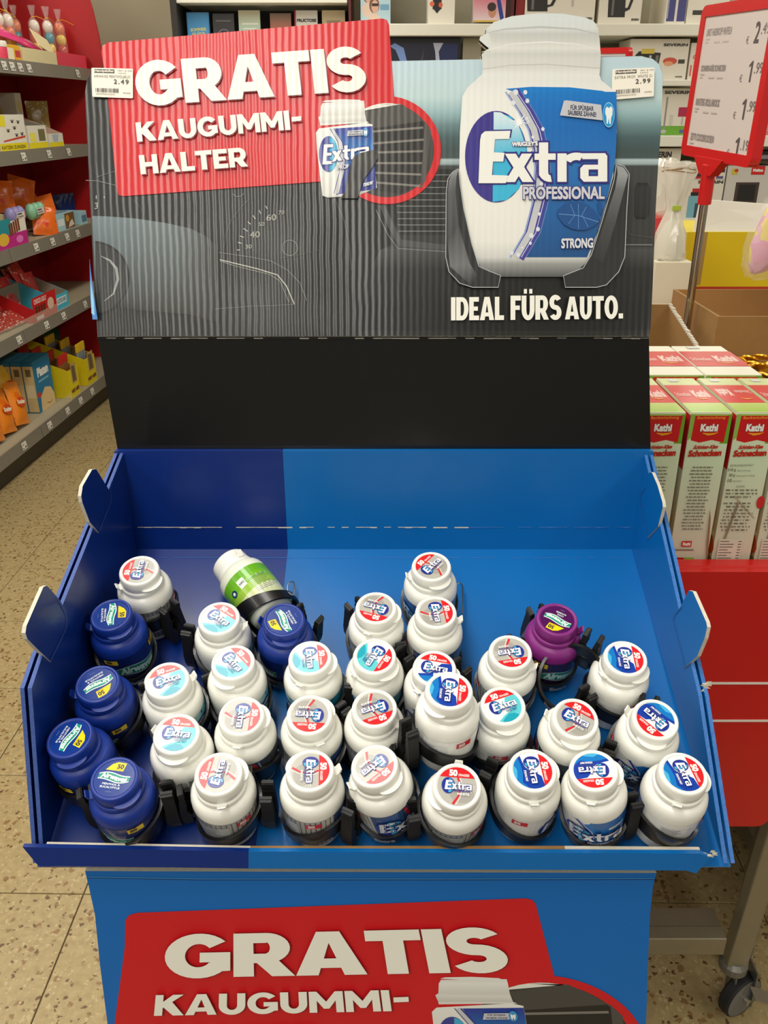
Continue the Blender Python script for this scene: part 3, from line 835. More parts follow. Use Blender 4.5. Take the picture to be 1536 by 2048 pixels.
for (x, y) in ((1418, 1708), (1414, 1375)):
    c0 = at_y(x, y, YL + 0.002 if y > 1600 else 0.606)
    for k in range(7):
        q_ = c0 + Vector((rc.uniform(-0.004, 0.005), rc.uniform(-0.003, 0.003), rc.uniform(-0.004, 0.005)))
        tn.hexa([q_ + Vector((rc.uniform(-1, 1) * 0.0022 + sx_ * 0.0012, sy_ * 0.0005, sz_ * 0.0010 + rc.uniform(-1, 1) * 0.0008)) for sz_ in (-1, 1) for sx_, sy_ in ((-1, -1), (1, -1), (1, 1), (-1, 1))], M_EDGE)
dpart(tag(tn.build('torn_paper', lip), kind='stuff'))

# stand below
YS = 0.572
front = [at_y(*p, YS) for p in ((170, 1742), (1313, 1746), (1306, 1772), (1300, 1830), (1297, 1900), (1292, 2048))]
left = [at_y(*p, YS) for p in ((215, 2048), (200, 1930), (190, 1830), (178, 1775))]
poly = front + [Vector((front[-1].x, YS, 0.0)), Vector((left[0].x, YS, 0.0))] + left
sp_ = dpart(MB().slab(poly, (0, 1, 0), 0.006, M_STAND, M_EDGE).build('stand_front', disp))
sd = MB()
for x0, x1 in ((-0.250, -0.244), (0.244, 0.250)):
    sd.hexa([(x0, YS + 0.0065, 0), (x1, YS + 0.0065, 0), (x1, 0.926, 0), (x0, 0.926, 0), (x0, YS + 0.0065, 1.09), (x1, YS + 0.0065, 1.09), (x1, 0.926, 1.19), (x0, 0.926, 1.19)], M_STAND)
dpart(sd.build('stand_sides', disp))
dpart(MB().box(-0.244, 0.244, 0.92, 0.926, 0, 1.19, M_STAND).build('stand_back', disp))
def spn(px, py, L=0): return at_y(px, py, YS) + Vector((0, -0.0004 - 0.00003 * L, 0))
TT = homography([(205, 90), (778, 40), (278, 216), (735, 183)], [(257, 1828), (1070, 1798), (328, 1951), (1022, 1937)])
P2 = Print(spn, TT); P2.up()
draw_offer(P2)
dpart(P2.build('stand_print', INK_STAND, sp_))
P3 = Print(spn); P3.up()
P3.line([(175, 1753), (400, 1757), (900, 1757), (1308, 1756)], 2.0, (60, 130, 190)); P3.line([(175, 1755), (400, 1759.5), (900, 1759.5), (1308, 1758.5)], 1.4, (4, 70, 130))
dpart(P3.build('crease_line', INK_STAND, sp_))

# ================================================================== GUM BOTTLES
BH = 0.0925                                          # bottle height
M_WHITE = mat('bottle_white', (236, 236, 228), 0.32, noise=0.015, scale=20, coat=0.15)
M_LIDW = mat('lid_white', (238, 238, 231), 0.36, noise=0.012, scale=20)
M_ANAVY = mat('bottle_navy', (14, 48, 138), 0.4, noise=0.06, scale=30)
M_PURP = mat('bottle_purple', (128, 34, 122), 0.4, noise=0.06, scale=30)
M_HOLD = mat('holder_black', (17, 17, 18), 0.33, noise=0.2, scale=60, coat=0.15)
M_CLIP = mat('clip_rubber', (20, 20, 20), 0.55, noise=0.2, scale=90)
INK_LID = ink('ink_lid', 0.19, coat=0.15, spec=0.32)
INK_LABEL = ink('ink_label', 0.3, coat=0.35)
body_prof = [(0.0205, 0.0), (0.0228, 0.0006), (0.0242, 0.0025), (0.0246, 0.005), (0.0262, 0.018), (0.0276, 0.032), (0.0284, 0.044), (0.0286, 0.0495), (0.0284, 0.0535), (0.0277, 0.0568), (0.0263, 0.0596), (0.0243, 0.0614), (0.0222, 0.0622), (0.0212, 0.063), (0.0210, 0.066)]
body_prof = [(r, z * 1.14) for r, z in body_prof]
def body_r(z):
    for (r0, z0), (r1, z1) in zip(body_prof, body_prof[1:]):
        if z <= z1: return r0 + (r1 - r0) * (z - z0) / (z1 - z0)
    return body_prof[-1][0]
lid_prof = [(0.0214, 0.0628), (0.0222, 0.0632), (0.0224, 0.0675), (0.0221, 0.0686), (0.0209, 0.0692), (0.0207, 0.0715), (0.0212, 0.0720), (0.0211, 0.0765), (0.0207, 0.0808), (0.0202, 0.0826), (0.0193, 0.0835), (0.0182, 0.0835), (0.0174, 0.0832), (0.0170, 0.0826)]
lid_prof = [(r, z + 0.0088) for r, z in lid_prof]
LZ = 0.0914
def lid_mesh(m_):
    b = MB().lathe(lid_prof, m_, 40)
    return b.mesh('lid', smooth=50)
def tab_mesh(m_):
    """flip tongue of the lid plus the little hinge on the far side"""
    b = MB()
    vs, fs = [], []
    n = 12
    for k in range(n + 1):
        a = R(-38 + 76 * k / n)
        bulge = 0.0042 * math.cos(R(90) * (2 * k / n - 1)) ** 0.6 if 0 < k < n else 0
        for r, z in ((0.0205, 0.0722), (0.0212 + bulge, 0.0724), (0.0213 + bulge, 0.0742), (0.0205, 0.0748)):
            vs.append((r * math.cos(a), r * math.sin(a), z))
    for k in range(n):
        for q in range(3): fs.append((4 * k + q, 4 * k + 4 + q, 4 * k + 5 + q, 4 * k + 1 + q))
    b.add(vs, fs, m_)
    b.v = [(x, y, z + 0.0088) for x, y, z in b.v]
    return b.mesh('lid_tongue', smooth=40)
def latch_mesh(m_):
    b = MB()
    b.hexa([(0.0205, -0.0042, 0.0655), (0.0243, -0.0030, 0.0662), (0.0243, 0.0030, 0.0662), (0.0205, 0.0042, 0.0655), (0.0205, -0.0046, 0.0690), (0.0262, -0.0036, 0.0706), (0.0262, 0.0036, 0.0706), (0.0205, 0.0046, 0.0690)], m_)
    b.hexa([(0.0238, -0.0040, 0.0706), (0.0262, -0.0036, 0.0704), (0.0262, 0.0036, 0.0704), (0.0238, 0.0040, 0.0706), (0.0262, -0.0034, 0.0742), (0.0272, -0.0032, 0.0738), (0.0272, 0.0032, 0.0738), (0.0262, 0.0034, 0.0742)], m_)
    b.v = [(x, y, z + 0.0088) for x, y, z in b.v]
    return b.mesh('lid_hinge')

RL = 0.0166
def lid_fn(x, y, L): return Vector((x * RL, y * RL, LZ + 0.00025 + 0.00003 * L))
def chord(y0, r=1.0, n=16):
    a0 = math.degrees(math.asin(y0 / r))
    return [(r * math.cos(R(a0 + (180 - 2 * a0) * k / n)), r * math.sin(R(a0 + (180 - 2 * a0) * k / n))) for k in range(n + 1)]
NAVYI, CYAN = (36, 52, 140), (70, 180, 214)
def extra_lid(kind):
    p = Print(lid_fn)
    if kind == 'white':
        p.ell(0, 0, 1, 1, (176, 174, 166), n=40); p.up()
        p.ell(0.25, -0.35, 0.62, 0.5, (160, 158, 150)); p.up()
        for k in range(9):
            a = R(200 + k * 20); p.line([(0.55 + 0.1 * math.cos(a), 0.05 + 0.1 * math.sin(a)), (0.55 + 0.42 * math.cos(a), 0.05 + 0.42 * math.sin(a))], [0.07, 0.015], (214, 213, 206))
        p.up()
        p.line([(0.02, 0.45), (0.13, 0.2), (0.16, -0.1), (0.08, -0.5), (-0.18, -0.92)], [0.10, 0.09, 0.08, 0.09, 0.13], (206, 40, 48))
        p.line([(0.14, 0.45), (0.24, 0.2), (0.27, -0.1), (0.19, -0.5), (-0.04, -0.95)], 0.035, (226, 225, 220))
    elif kind == 'mint':
        p.ell(0, 0, 1, 1, (238, 239, 234), n=40); p.up()
        cres = [(math.cos(R(a)), math.sin(R(a))) for a in range(-150, 31, 9)] + [(0.86, 0.47), (0.35, 0.40), (0.1, 0.1), (0.0, -0.18), (-0.25, -0.36), (-0.55, -0.44)]
        p.poly(cres, (24, 62, 160)); p.up()
        p.poly([(math.cos(R(a)), math.sin(R(a))) for a in range(-140, -19, 8)] + [(0.6, -0.62), (0.1, -0.52), (-0.4, -0.56)], (22, 116, 190))
        p.up(); p.poly([(math.cos(R(a)), math.sin(R(a))) for a in range(-112, -58, 6)] + [(0.3, -0.84), (-0.1, -0.78)], (70, 170, 216))
    else:
        p.ell(0, 0, 1, 1, (238, 240, 236), n=40); p.up()
        p.poly([(math.cos(R(a)), math.sin(R(a))) for a in range(-126, 28, 8)] + [(0.88, 0.46), (0.30, 0.44), (0.16, 0.14), (0.30, -0.2), (0.25, -0.42), (-0.15, -0.55)], (92, 196, 206)); p.up()
        p.poly([(math.cos(R(a)), math.sin(R(a))) for a in range(-116, -50, 8)] + [(0.42, -0.6), (0.1, -0.55), (-0.2, -0.7)], (30, 158, 180)); p.up()
        p.poly([(0.2, -0.25), (0.8, -0.2), (0.78, 0.02), (0.3, 0.0)], (196, 232, 234))
    p.up(2)
    p.poly(chord(0.46), (210, 34, 42)); p.up()
    p.text('50', (-0.42, 0.52), (0.0, 0.52), (-0.42, 0.86), (240, 238, 230), 0.05)
    p.text('DRAGEES', (0.06, 0.53), (0.60, 0.53), (0.06, 0.66), (236, 208, 204), 0.04, fine=True)
    p.ell(-0.44, 0.02, 0.34, 0.42, NAVYI); p.up()
    p.ell(-0.42, 0.02, 0.28, 0.36, CYAN, -90, 90); p.up()
    p.block('E', (-0.62, -0.20), (-0.28, -0.20), (-0.56, 0.28), (242, 243, 240), 0.3, 0.18, 0.05, (0.07, NAVYI))
    p.block('xtra', (-0.27, -0.18), (0.74, -0.18), (-0.27, 0.22), (242, 243, 240), 0.27, 0.2, 0.05, (0.06, NAVYI if kind != 'cool' else (40, 84, 150)))
    sub = {'white': 'WHITE', 'mint': 'STRONG MINT', 'cool': 'COOL MINT'}[kind]
    p.text('PROFESSIONAL', (-0.20, -0.30), (0.66, -0.30), (-0.20, -0.22), (70, 72, 140), 0.04, fine=True)
    p.text(sub, (0.0, -0.47), (0.62, -0.47), (0.0, -0.35), (226, 228, 228) if kind != 'cool' else (40, 100, 150), 0.04, fine=True)
    return p.build('lid_label', INK_LID, me_only=True)
def wave_text(p, s, x0, x1, y, h, amp, rgb, edge, nx=18):
    """word on a wavy band"""
    f = lambda t: amp * math.sin(math.pi * 2 * t)
    top, bot = [], []
    for k in range(nx + 1):
        t = k / nx; x = x0 + (x1 - x0) * t
        g = 0.55 + 0.45 * math.sin(math.pi * min(1, max(0, t)))
        top.append((x, y + h * 0.5 + h * 0.45 * g + f(t))); bot.append((x, y + h * 0.5 - h * 0.6 * g + f(t)))
    for (gr, col) in ((0.055, (226, 238, 232)), (0.0, edge)):
        p.rows([((a[0], a[1] + gr), (b[0], b[1] - gr), col) for a, b in zip(top, bot)]); p.up()
    vs, fs, bb = glyphs(s)
    for r, c in ((0.085, (12, 60, 66)), (0.05, rgb)):
        for dx, dy in ((-r, -r), (r, -r), (r, r), (-r, r)):
            P = []
            for gx, gy in vs:
                t = (gx + dx - bb[0]) / (bb[1] - bb[0]); w = (gy + dy - bb[2]) / (bb[3] - bb[2])
                P.append((x0 + (x1 - x0) * (0.08 + 0.84 * t) + 0.06 * w * h, y + h * (0.12 + 0.72 * w) + f(0.08 + 0.84 * t)))
            p._put(P, fs, [lin(c)] * len(P)); p.up(0.3)
        p.up()
def air_lid(base, flav):
    p = Print(lid_fn)
    p.ell(0, 0, 1, 1, base, n=40); p.up()
    p.poly([(-0.62, 0.42), (-0.36, 0.76), (-0.1, 0.90), (0.36, 0.88), (0.30, 0.42)], (236, 208, 26)); p.up()
    p.text('50', (-0.08, 0.54), (0.27, 0.54), (-0.08, 0.80), (40, 42, 60), 0.035); p.text('DRAGEES', (-0.1, 0.46), (0.26, 0.46), (-0.1, 0.52), (120, 108, 30))
    wave_text(p, 'Airwaves', -0.86, 0.78, -0.12, 0.36, 0.06, (206, 240, 226), (12, 148, 128))
    for i, s in enumerate(flav):
        w = 0.052 * len(s)
        p.text(s, (-0.05 - w, -0.40 - 0.17 * i), (-0.05 + w, -0.40 - 0.17 * i), (-0.05 - w, -0.29 - 0.17 * i), (214, 224, 232), 0.03, fine=True)
    p.text('ZUCKERFREI', (-0.2, -0.78), (0.1, -0.78), (-0.2, -0.73), (120, 140, 180))
    return p.build('lid_label', INK_LID, me_only=True)

def lab_fn(a, z, L):
    """a: degrees around the label, z: metres up the bottle"""
    th = R(a - 90); r = body_r(z) + 0.0003 + 0.00003 * L
    return Vector((r * math.cos(th), r * math.sin(th), z))
def nutrition(p, a0, a1, z0, z1, paper=(206, 208, 208)):
    p.rect(a0, z0, a1, z1, paper, 6); p.up()
    rnd = random.Random(4); z = z1 - 0.002
    while z > z0 + 0.002:
        p.rect(a0 + 3, z - 0.0008, a0 + 3 + (a1 - a0 - 6) * rnd.uniform(0.5, 1), z - 0.0002, (104, 108, 116), 5); z -= 0.0021
    p.up()
def tag50(p, a, z, col=(206, 30, 44), ink_=(242, 240, 234)):
    p.poly([(a - 13, z), (a - 4, z - 0.0003), (a + 5, z), (a + 15, z + 0.0004), (a + 15, z + 0.0075), (a, z + 0.0068), (a - 13, z + 0.0072)], col); p.up()
    p.text('50', (a - 9, z + 0.0022), (a + 3, z + 0.0022), (a - 9, z + 0.0062), ink_, 0.05); p.text('DRAGEES', (a - 9, z + 0.0007), (a + 9, z + 0.0007), (a - 9, z + 0.0016), ink_, 0.02)
def extra_label(kind):
    p = Print(lab_fn)
    z0, z1 = 0.0085, 0.0555
    def band(a0, a1, za, zb, c0, c1=None):
        n = max(2, int((a1 - a0) / 9))
        rows = []
        for k in range(n + 1):
            a = a0 + (a1 - a0) * k / n; t = k / n
            c = c0 if c1 is None else tuple(c0[i] + (c1[i] - c0[i]) * t for i in range(3))
            rows.append(((a, za), (a, zb), c))
        # split in z so that the sheet follows the taper
        for zz in range(5):
            zA = za + (zb - za) * zz / 5; zB = za + (zb - za) * (zz + 1) / 5
            p.rows([((r[0][0], zA), (r[0][0], zB), r[2]) for r in rows])
    if kind == 'white':
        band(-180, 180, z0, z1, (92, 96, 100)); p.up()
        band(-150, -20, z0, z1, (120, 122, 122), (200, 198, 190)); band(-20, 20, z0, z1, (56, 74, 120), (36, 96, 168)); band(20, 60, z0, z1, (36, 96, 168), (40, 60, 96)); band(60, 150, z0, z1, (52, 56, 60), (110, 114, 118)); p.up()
        rnd = random.Random(9)
        for k in range(46):
            a = rnd.uniform(35, 175); z = rnd.uniform(z0 + 0.002, z1 - 0.006); s = rnd.uniform(3, 8)
            p.poly([(a, z), (a + s, z + 0.003), (a + s * 1.3, z + 0.0045), (a + s * 0.3, z + 0.0018)], rnd.choice([(190, 194, 196), (30, 34, 38), (146, 150, 154), (24, 50, 90)]))
        p.up(); p.swath([(34, z0 + 0.001), (48, 0.02), (54, 0.032), (44, z1 - 0.001)], [7, 6, 5, 8], (200, 30, 44)); p.swath([(42, z0 + 0.001), (56, 0.02), (62, 0.032), (54, z1 - 0.001)], 2, (210, 212, 214)); p.up()
        tx = 44
    elif kind == 'mint':
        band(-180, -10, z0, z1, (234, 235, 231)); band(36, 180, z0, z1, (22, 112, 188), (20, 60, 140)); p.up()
        for k in range(6):
            za, zb = z0 + (z1 - z0) * k / 6, z0 + (z1 - z0) * (k + 1) / 6
            e = lambda z: 4 + 30 * math.sin(math.pi * (z - z0) / (z1 - z0) * 0.9 + 0.2)
            p.rows([((-10, za), (-10, zb), (234, 235, 231)), ((e(za), za), (e(zb), zb), (234, 235, 231))])
            p.rows([((e(za), za), (e(zb), zb), (22, 112, 188)), ((37, za), (37, zb), (22, 112, 188))])
            p.up(); p.swath([(e(za) - 1, za), (e(zb) - 1, zb)], 5, (54, 52, 142)); p.swath([(e(za) + 4, za), (e(zb) + 4, zb)], 2, (200, 206, 216)); p.layer -= 1
        p.up(3); p.poly([(46, 0.011), (66, 0.010), (84, 0.013), (74, 0.018), (54, 0.017)], (18, 82, 150)); p.up()
        p.rect(64, 0.041, 88, 0.045, (190, 196, 200), 4); p.ell(93, 0.043, 4.5, 0.0026, (120, 190, 226), n=12); p.up()
        tx = 46
    else:
        band(-180, -20, z0, z1, (234, 236, 232)); band(-20, 40, z0, z1, (234, 236, 232), (40, 170, 190)); band(40, 180, z0, z1, (24, 150, 176), (12, 120, 150)); p.up()
        p.swath([(-4, z0), (14, 0.02), (20, 0.03), (12, z1)], 4, (36, 60, 140)); p.poly([(56, 0.012), (90, 0.010), (100, 0.016), (76, 0.020)], (8, 96, 130)); p.up()
        tx = 44
    nutrition(p, -142, -86, 0.018, 0.049, (222, 223, 222) if kind != 'white' else (178, 182, 184))
    nutrition(p, 128, 172, 0.014, 0.044, (196, 204, 208))
    tag50(p, -58, 0.0450)
    n = 30
    cx_, rz, ra = 8, 0.0140, 27
    p.poly([(cx_ + ra * math.cos(R(12 * k)), 0.0325 + rz * math.sin(R(12 * k))) for k in range(n)], (28, 40, 140)); p.up()
    p.poly([(cx_ + ra * 0.9 * math.cos(R(-90 + 12 * k)), 0.0325 + rz * 0.92 * math.sin(R(-90 + 12 * k))) for k in range(16)], (66, 172, 214)); p.up()
    p.block('E', (-12, 0.0245), (16, 0.0245), (-8, 0.0430), (232, 236, 238), 0.3, 0.18, 0.05, (0.07, (28, 40, 140)))
    p.block('xtra', (18, 0.0250), (92, 0.0250), (18, 0.0400), (232, 236, 238), 0.27, 0.2, 0.05, (0.07, (28, 40, 120)))
    p.text('PROFESSIONAL', (26, 0.0195), (88, 0.0195), (26, 0.0227), (170, 176, 196), 0.04)
    if kind == 'mint': p.text('STRONG MINT', (44, 0.0106), (84, 0.0106), (44, 0.0138), (226, 232, 236), 0.05)
    if kind == 'white': p.text('WHITE', (50, 0.0106), (80, 0.0106), (50, 0.0138), (226, 228, 230), 0.05)
    return p.build('body_label', INK_LABEL, me_only=True)
def air_label(base, ink2):
    p = Print(lab_fn)
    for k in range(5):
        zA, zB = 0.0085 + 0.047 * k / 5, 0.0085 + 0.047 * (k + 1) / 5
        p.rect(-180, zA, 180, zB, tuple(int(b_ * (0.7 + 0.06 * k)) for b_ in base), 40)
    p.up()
    for a0 in (0, 108, -135):
        q = Print(lambda x, y, L: lab_fn(a0 + x * 46, 0.032 + y * 0.014, L + p.layer))
        wave_text(q, 'Airwaves', -1, 1, -0.5, 1.0, 0.16, ink2, (10, 128, 106), 24)
        o = len(p.v); p.v += q.v; p.f += [tuple(i + o for i in f) for f in q.f]; p.c += q.c
        p.text('MENTHOL', (a0 - 16, 0.0115), (a0 + 20, 0.0115), (a0 - 16, 0.0142), (170, 196, 220), 0.03)
    p.up(5)
    for a in (-50, 54, 165): tag50(p, a, 0.0462, (226, 196, 30), (40, 40, 30))
    return p.build('body_label', INK_LABEL, me_only=True)

lid_w, tab_w, lat_w = lid_mesh(M_LIDW), tab_mesh(M_LIDW), latch_mesh(M_LIDW)
body_w = MB().lathe(body_prof, M_WHITE, 40).mesh('body', smooth=60)
KIND = {
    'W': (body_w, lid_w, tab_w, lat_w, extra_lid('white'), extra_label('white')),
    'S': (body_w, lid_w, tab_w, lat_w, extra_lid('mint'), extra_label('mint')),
    'C': (body_w, lid_w, tab_w, lat_w, extra_lid('cool'), extra_label('cool')),
}
for k_, mm, base, fl in (('A', M_ANAVY, (16, 52, 134), ('MENTHOL &', 'EUCALYPTUS')), ('P', M_PURP, (74, 18, 82), ('COOL', 'CASSIS'))):
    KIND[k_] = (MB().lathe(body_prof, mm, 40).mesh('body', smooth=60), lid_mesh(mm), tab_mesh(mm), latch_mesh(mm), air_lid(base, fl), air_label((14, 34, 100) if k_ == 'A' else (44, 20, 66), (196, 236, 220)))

# holder: loop round the bottle plus a hinged vent clip
def holder_loop():
    b = MB(); n = 36
    vs, fs = [], []
    for k in range(n):
        a = 2 * math.pi * k / n
        zc_ = 0.0250 + 0.0115 * math.cos(a)                    # high on the clip side, low on the far side
        h = 0.0075 + 0.0022 * math.cos(a)
        for dz, dr in ((-h, 0.0006), (-h, 0.0030), (h, 0.0034), (h, 0.0006)):
            z = zc_ + dz
            r = max(body_r(z), body_r(zc_)) + dr + 0.0008
            vs.append((r * math.cos(a), r * math.sin(a), z))
    for k in range(n):
        j = (k + 1) % n
        for q in range(4):
            fs.append((4 * k + q, 4 * j + q, 4 * j + (q + 1) % 4, 4 * k + (q + 1) % 4))
    b.add(vs, fs, M_HOLD)
    return b.mesh('loop', smooth=40)
def jaw_mesh(s):
    """one half of the spring clip; jaws point up, they open along y"""
    pr = [(0.0012, 0.004), (0.0072, 0.003), (0.0088, 0.012), (0.0086, 0.022), (0.0066, 0.036), (0.0050, 0.047), (0.0042, 0.0545), (0.0014, 0.055), (0.0012, 0.049), (0.0019, 0.046), (0.0012, 0.043), (0.0020, 0.040), (0.0013, 0.037), (0.0026, 0.030), (0.0030, 0.024), (0.0010, 0.018)]
    pts = [Vector((0.0, s * y * 1.3, 0.004 + z * 1.08)) for y, z in pr]
    b = MB()
    b.slab([p + Vector((0.0325, 0, 0)) for p in pts], (1, 0, 0), 0.0105, M_CLIP)
    for k in range(4):                                           # finger ridges at the tip
        z = 0.0475 + 0.0018 * k
        b.box(0.0320, 0.0435, min(s * 0.0050, s * 0.0070), max(s * 0.0050, s * 0.0070), z + 0.008, z + 0.0089, M_CLIP)
    bm = bmesh.new(); vs_ = [bm.verts.new(p) for p in b.v]
    for f in b.f:
        try: bm.faces.new([vs_[i] for i in f])
        except ValueError: pass
    bmesh.ops.recalc_face_normals(bm, faces=bm.faces[:])
    bmesh.ops.bevel(bm, geom=[e for e in bm.edges if e.is_manifold and e.calc_face_angle(0) > 1.2], offset=0.0009, segments=2, affect='EDGES')
    me = bpy.data.meshes.new('clip_jaw'); bm.to_mesh(me); bm.free(); me.materials.append(M_CLIP)
    return me
def pivot_mesh():
    b = MB()
    b.bbox(0.0285, 0.0345, -0.0075, 0.0075, 0.008, 0.030, M_HOLD, 0.001)
    b.lathe([(0.0034, 0), (0.0034, 0.010)], M_HOLD, 14, M=Matrix.Translation((0.0318, 0, 0.018)) @ Matrix.Rotation(R(90), 4, 'Y'))
    return b.mesh('pivot', smooth=35)
def mark_mesh():
    p = Print(lambda x, y, L: Vector((0.0001, 0, 0)))
    def fn(a, z, L):
        th = R(180 + a); zc_ = 0.0250 + 0.0115 * math.cos(th)
        r = body_r(0.0200) + 0.0047 + 0.00003 * L - 0.0006
        return Vector((r * math.cos(th), r * math.sin(th), zc_ + z))
    p = Print(fn)
    p.text('Extra', (-20, -0.0028), (16, -0.0028), (-20, 0.0028), (150, 154, 158), 0.05)
    return p.build('mark', INK_LABEL, me_only=True)
HOLD = (holder_loop(), jaw_mesh(1), jaw_mesh(-1), pivot_mesh(), mark_mesh())

def make_bottle(mtx, kind, label, group, text_deg, latch_deg, face, lidonly=False):
    """mtx: base of the bottle; text_deg / latch_deg: clockwise as seen from above; face: label angle turned to the front"""
    bo, li, ta, la, ll, bl = KIND[kind]
    t = thing('gum_bottle', label, 'gum bottle', group=group, mtx=mtx)
    new_obj('body', bo, t)
    new_obj('body_label', bl, t, Matrix.Rotation(R(-face), 4, 'Z'))
    lo = new_obj('lid', li, t)
    new_obj('lid_tongue', ta, lo, Matrix.Rotation(R(-(latch_deg - 112)), 4, 'Z'))
    new_obj('lid_hinge', la, lo, Matrix.Rotation(R(-latch_deg), 4, 'Z'))
    new_obj('lid_label', ll, lo, Matrix.Rotation(R(-text_deg), 4, 'Z'))
    return t
def make_holder(mtx, label, az, group='black clip holders in the tray', opened=0.0, low=False):
    lo, j1, j2, pv, mk = HOLD
    t = thing('bottle_holder', label, 'clip holder', group=group, mtx=mtx @ Matrix.Rotation(R(az), 4, 'Z'))
    new_obj('loop', lo, t); new_obj('pivot', pv, t); new_obj('printed_mark', mk, t)
    for s, j in ((1, j1), (-1, j2)):
        M_ = Matrix.Translation((0.0, 0, 0.018)) @ Matrix.Rotation(R(-s * opened), 4, 'X') @ Matrix.Translation((0, 0, -0.018))
        new_obj('clip_jaw', j, t, M_)
    return t

def lid_point(px, py, raise_=0.0):
    return on_plane(px, py, TF + TN * (LZ + raise_), TN)
def axis_matrix(base, top):
    up = (top - base).normalized()
    x = (Vector((1, 0, 0)) - up * up.x).normalized(); y = up.cross(x)
    M = Matrix((x, y, up)).transposed().to_4x4(); M.translation = top - up * LZ
    return M
def tray_uv(p): return [p.x, (p - TF).dot(TS)]

GB = 'gum bottles in the tray'
# px, py of the lid disc, kind, reading direction, hinge direction, label angle at the front, clip azimuth (deg, 0 right, 90 away, 270 near), lean, raise, label
BOT = [
 (278, 1141, 'W', -88, 150, -150, 322, (0, 0), 0.0, 'white gum bottle alone in the back left corner of the tray'),
 (222, 1230, 'A', 80, 168, -40, 120, (0, 0), 0.0, 'rearmost of the four navy gum bottles along the left wall'),
 (195, 1368, 'A', 141, 172, 20, 20, (0, 0), 0.0, 'second navy gum bottle from the back along the left wall'),
 (139, 1476, 'A', 110, 190, -25, 290, (0, 0), 0.0, 'third navy gum bottle from the back, touching the left wall'),
 (229, 1557, 'A', 8, 160, 25, 10, (0, 0), 0.0, 'navy gum bottle at the left end of the front row'),
 (438, 1237, 'C', 35, 0, -60, 168, (0, 0), 0.0, "white turquoise-lidded gum bottle just left of the fallen bottle's base"),
 (568, 1240, 'A', -120, 195, -70, 55, (0, 0), 0.0, 'navy gum bottle standing before the open pincer clip'),
 (752, 1216, 'W', 197, 110, -60, 128, (0, 0), 0.0, 'white grey-lidded gum bottle left of the rearmost middle bottle'),
 (863, 1133, 'W', -49, 172, 70, 92, (0, 0), 0.0, 'rearmost white gum bottle in the middle, dark grey lid label'),
 (872, 1225, 'W', 82, 0, 30, 195, (0, 0), 0.0, 'white grey-lidded gum bottle directly before the rearmost middle bottle'),
 (466, 1325, 'C', 48, 230, -62, 95, (0, 0), 0.0, 'white turquoise-lidded gum bottle left before the lone navy bottle'),
 (620, 1316, 'C', 82, 112, 60, 350, (0, 0), 0.0, 'white turquoise-lidded gum bottle right before the lone navy bottle'),
 (749, 1313, 'C', 120, 152, 60, 40, (0, 0), 0.0, 'white turquoise-lidded gum bottle left of the half hidden blue-lidded bottle'),
 (869, 1337, 'S', 12, 132, 50, 40, (0, 0), 0.0, 'blue-lidded white gum bottle half hidden behind the raised bottle'),
 (334, 1361, 'C', -22, -32, -60, 30, (0, 0), 0.0, 'white turquoise-lidded gum bottle beside the second navy bottle'),
 (1021, 1305, 'W', 170, 20, 30, 72, (0, 0), 0.0, 'white grey-lidded gum bottle just left of the purple bottle'),
 (1114, 1239, 'P', 211, 10, -20, 108, (0, 0), 0.0, 'purple gum bottle, the only one of its colour'),
 (898, 1381, 'S', 98, 250, -85, 205, (0, 4), 0.040, 'blue-lidded white gum bottle raised above its neighbours'),
 (1006, 1412, 'C', -20, 185, -55, 300, (0, 0), 0.0, 'white turquoise-lidded gum bottle just right of the raised bottle'),
 (1251, 1317, 'S', 92, 155, -75, 208, (0, 0), 0.0, 'blue-lidded white gum bottle behind right, beside the empty holder'),
 (353, 1468, 'C', 5, 205, -30, 285, (0, 0), 0.0, 'white turquoise-lidded gum bottle behind the front navy bottle'),
 (483, 1432, 'W', 92, 95, 25, 275, (0, 0), 0.0, 'white gum bottle with washed-out pale lid label, second row'),
 (619, 1430, 'W', 182, 65, -60, 40, (0, 0), 0.0, 'white grey-lidded gum bottle, label upside down, second row middle'),
 (749, 1417, 'W', 159, 20, -60, 350, (0, 0), 0.0, 'white brownish-lidded gum bottle just left of the raised bottle'),
 (1151, 1438, 'W', 32, 205, 130, 340, (0, 0), 0.0, 'white grey-lidded gum bottle before the empty holder'),
 (1311, 1439, 'S', 228, 218, 50, 75, (0, 0), 0.0, 'blue-lidded white gum bottle behind the front right corner bottle'),
 (437, 1548, 'W', -82, 80, -100, 0, (0, 0), 0.0, 'white gum bottle right of the front navy bottle'),
 (620, 1541, 'W', 88, -20, -62, 335, (0, 0), 0.0, 'pale-lidded white gum bottle, second white one in the front row'),
 (749, 1532, 'W', 142, 155, 0, 85, (-9, 0), 0.0, 'left-leaning white gum bottle with large front logo, front row'),
 (914, 1573, 'W', 5, -82, -100, 192, (0, 0), 0.0, 'grey-lidded white gum bottle standing lowest in the front row'),
 (1065, 1541, 'S', 85, 90, -38, 150, (0, 0), 0.0, 'blue-lidded white gum bottle with red front tag, front row'),
 (1187, 1541, 'S', 182, 105, 48, 80, (-8, 0), 0.0, 'white gum bottle with blue wrap label facing forward, front row'),
 (1367, 1547, 'S', 80, 110, -110, 192, (2, 0), 0.0, 'white gum bottle in the front right corner of the tray'),
]
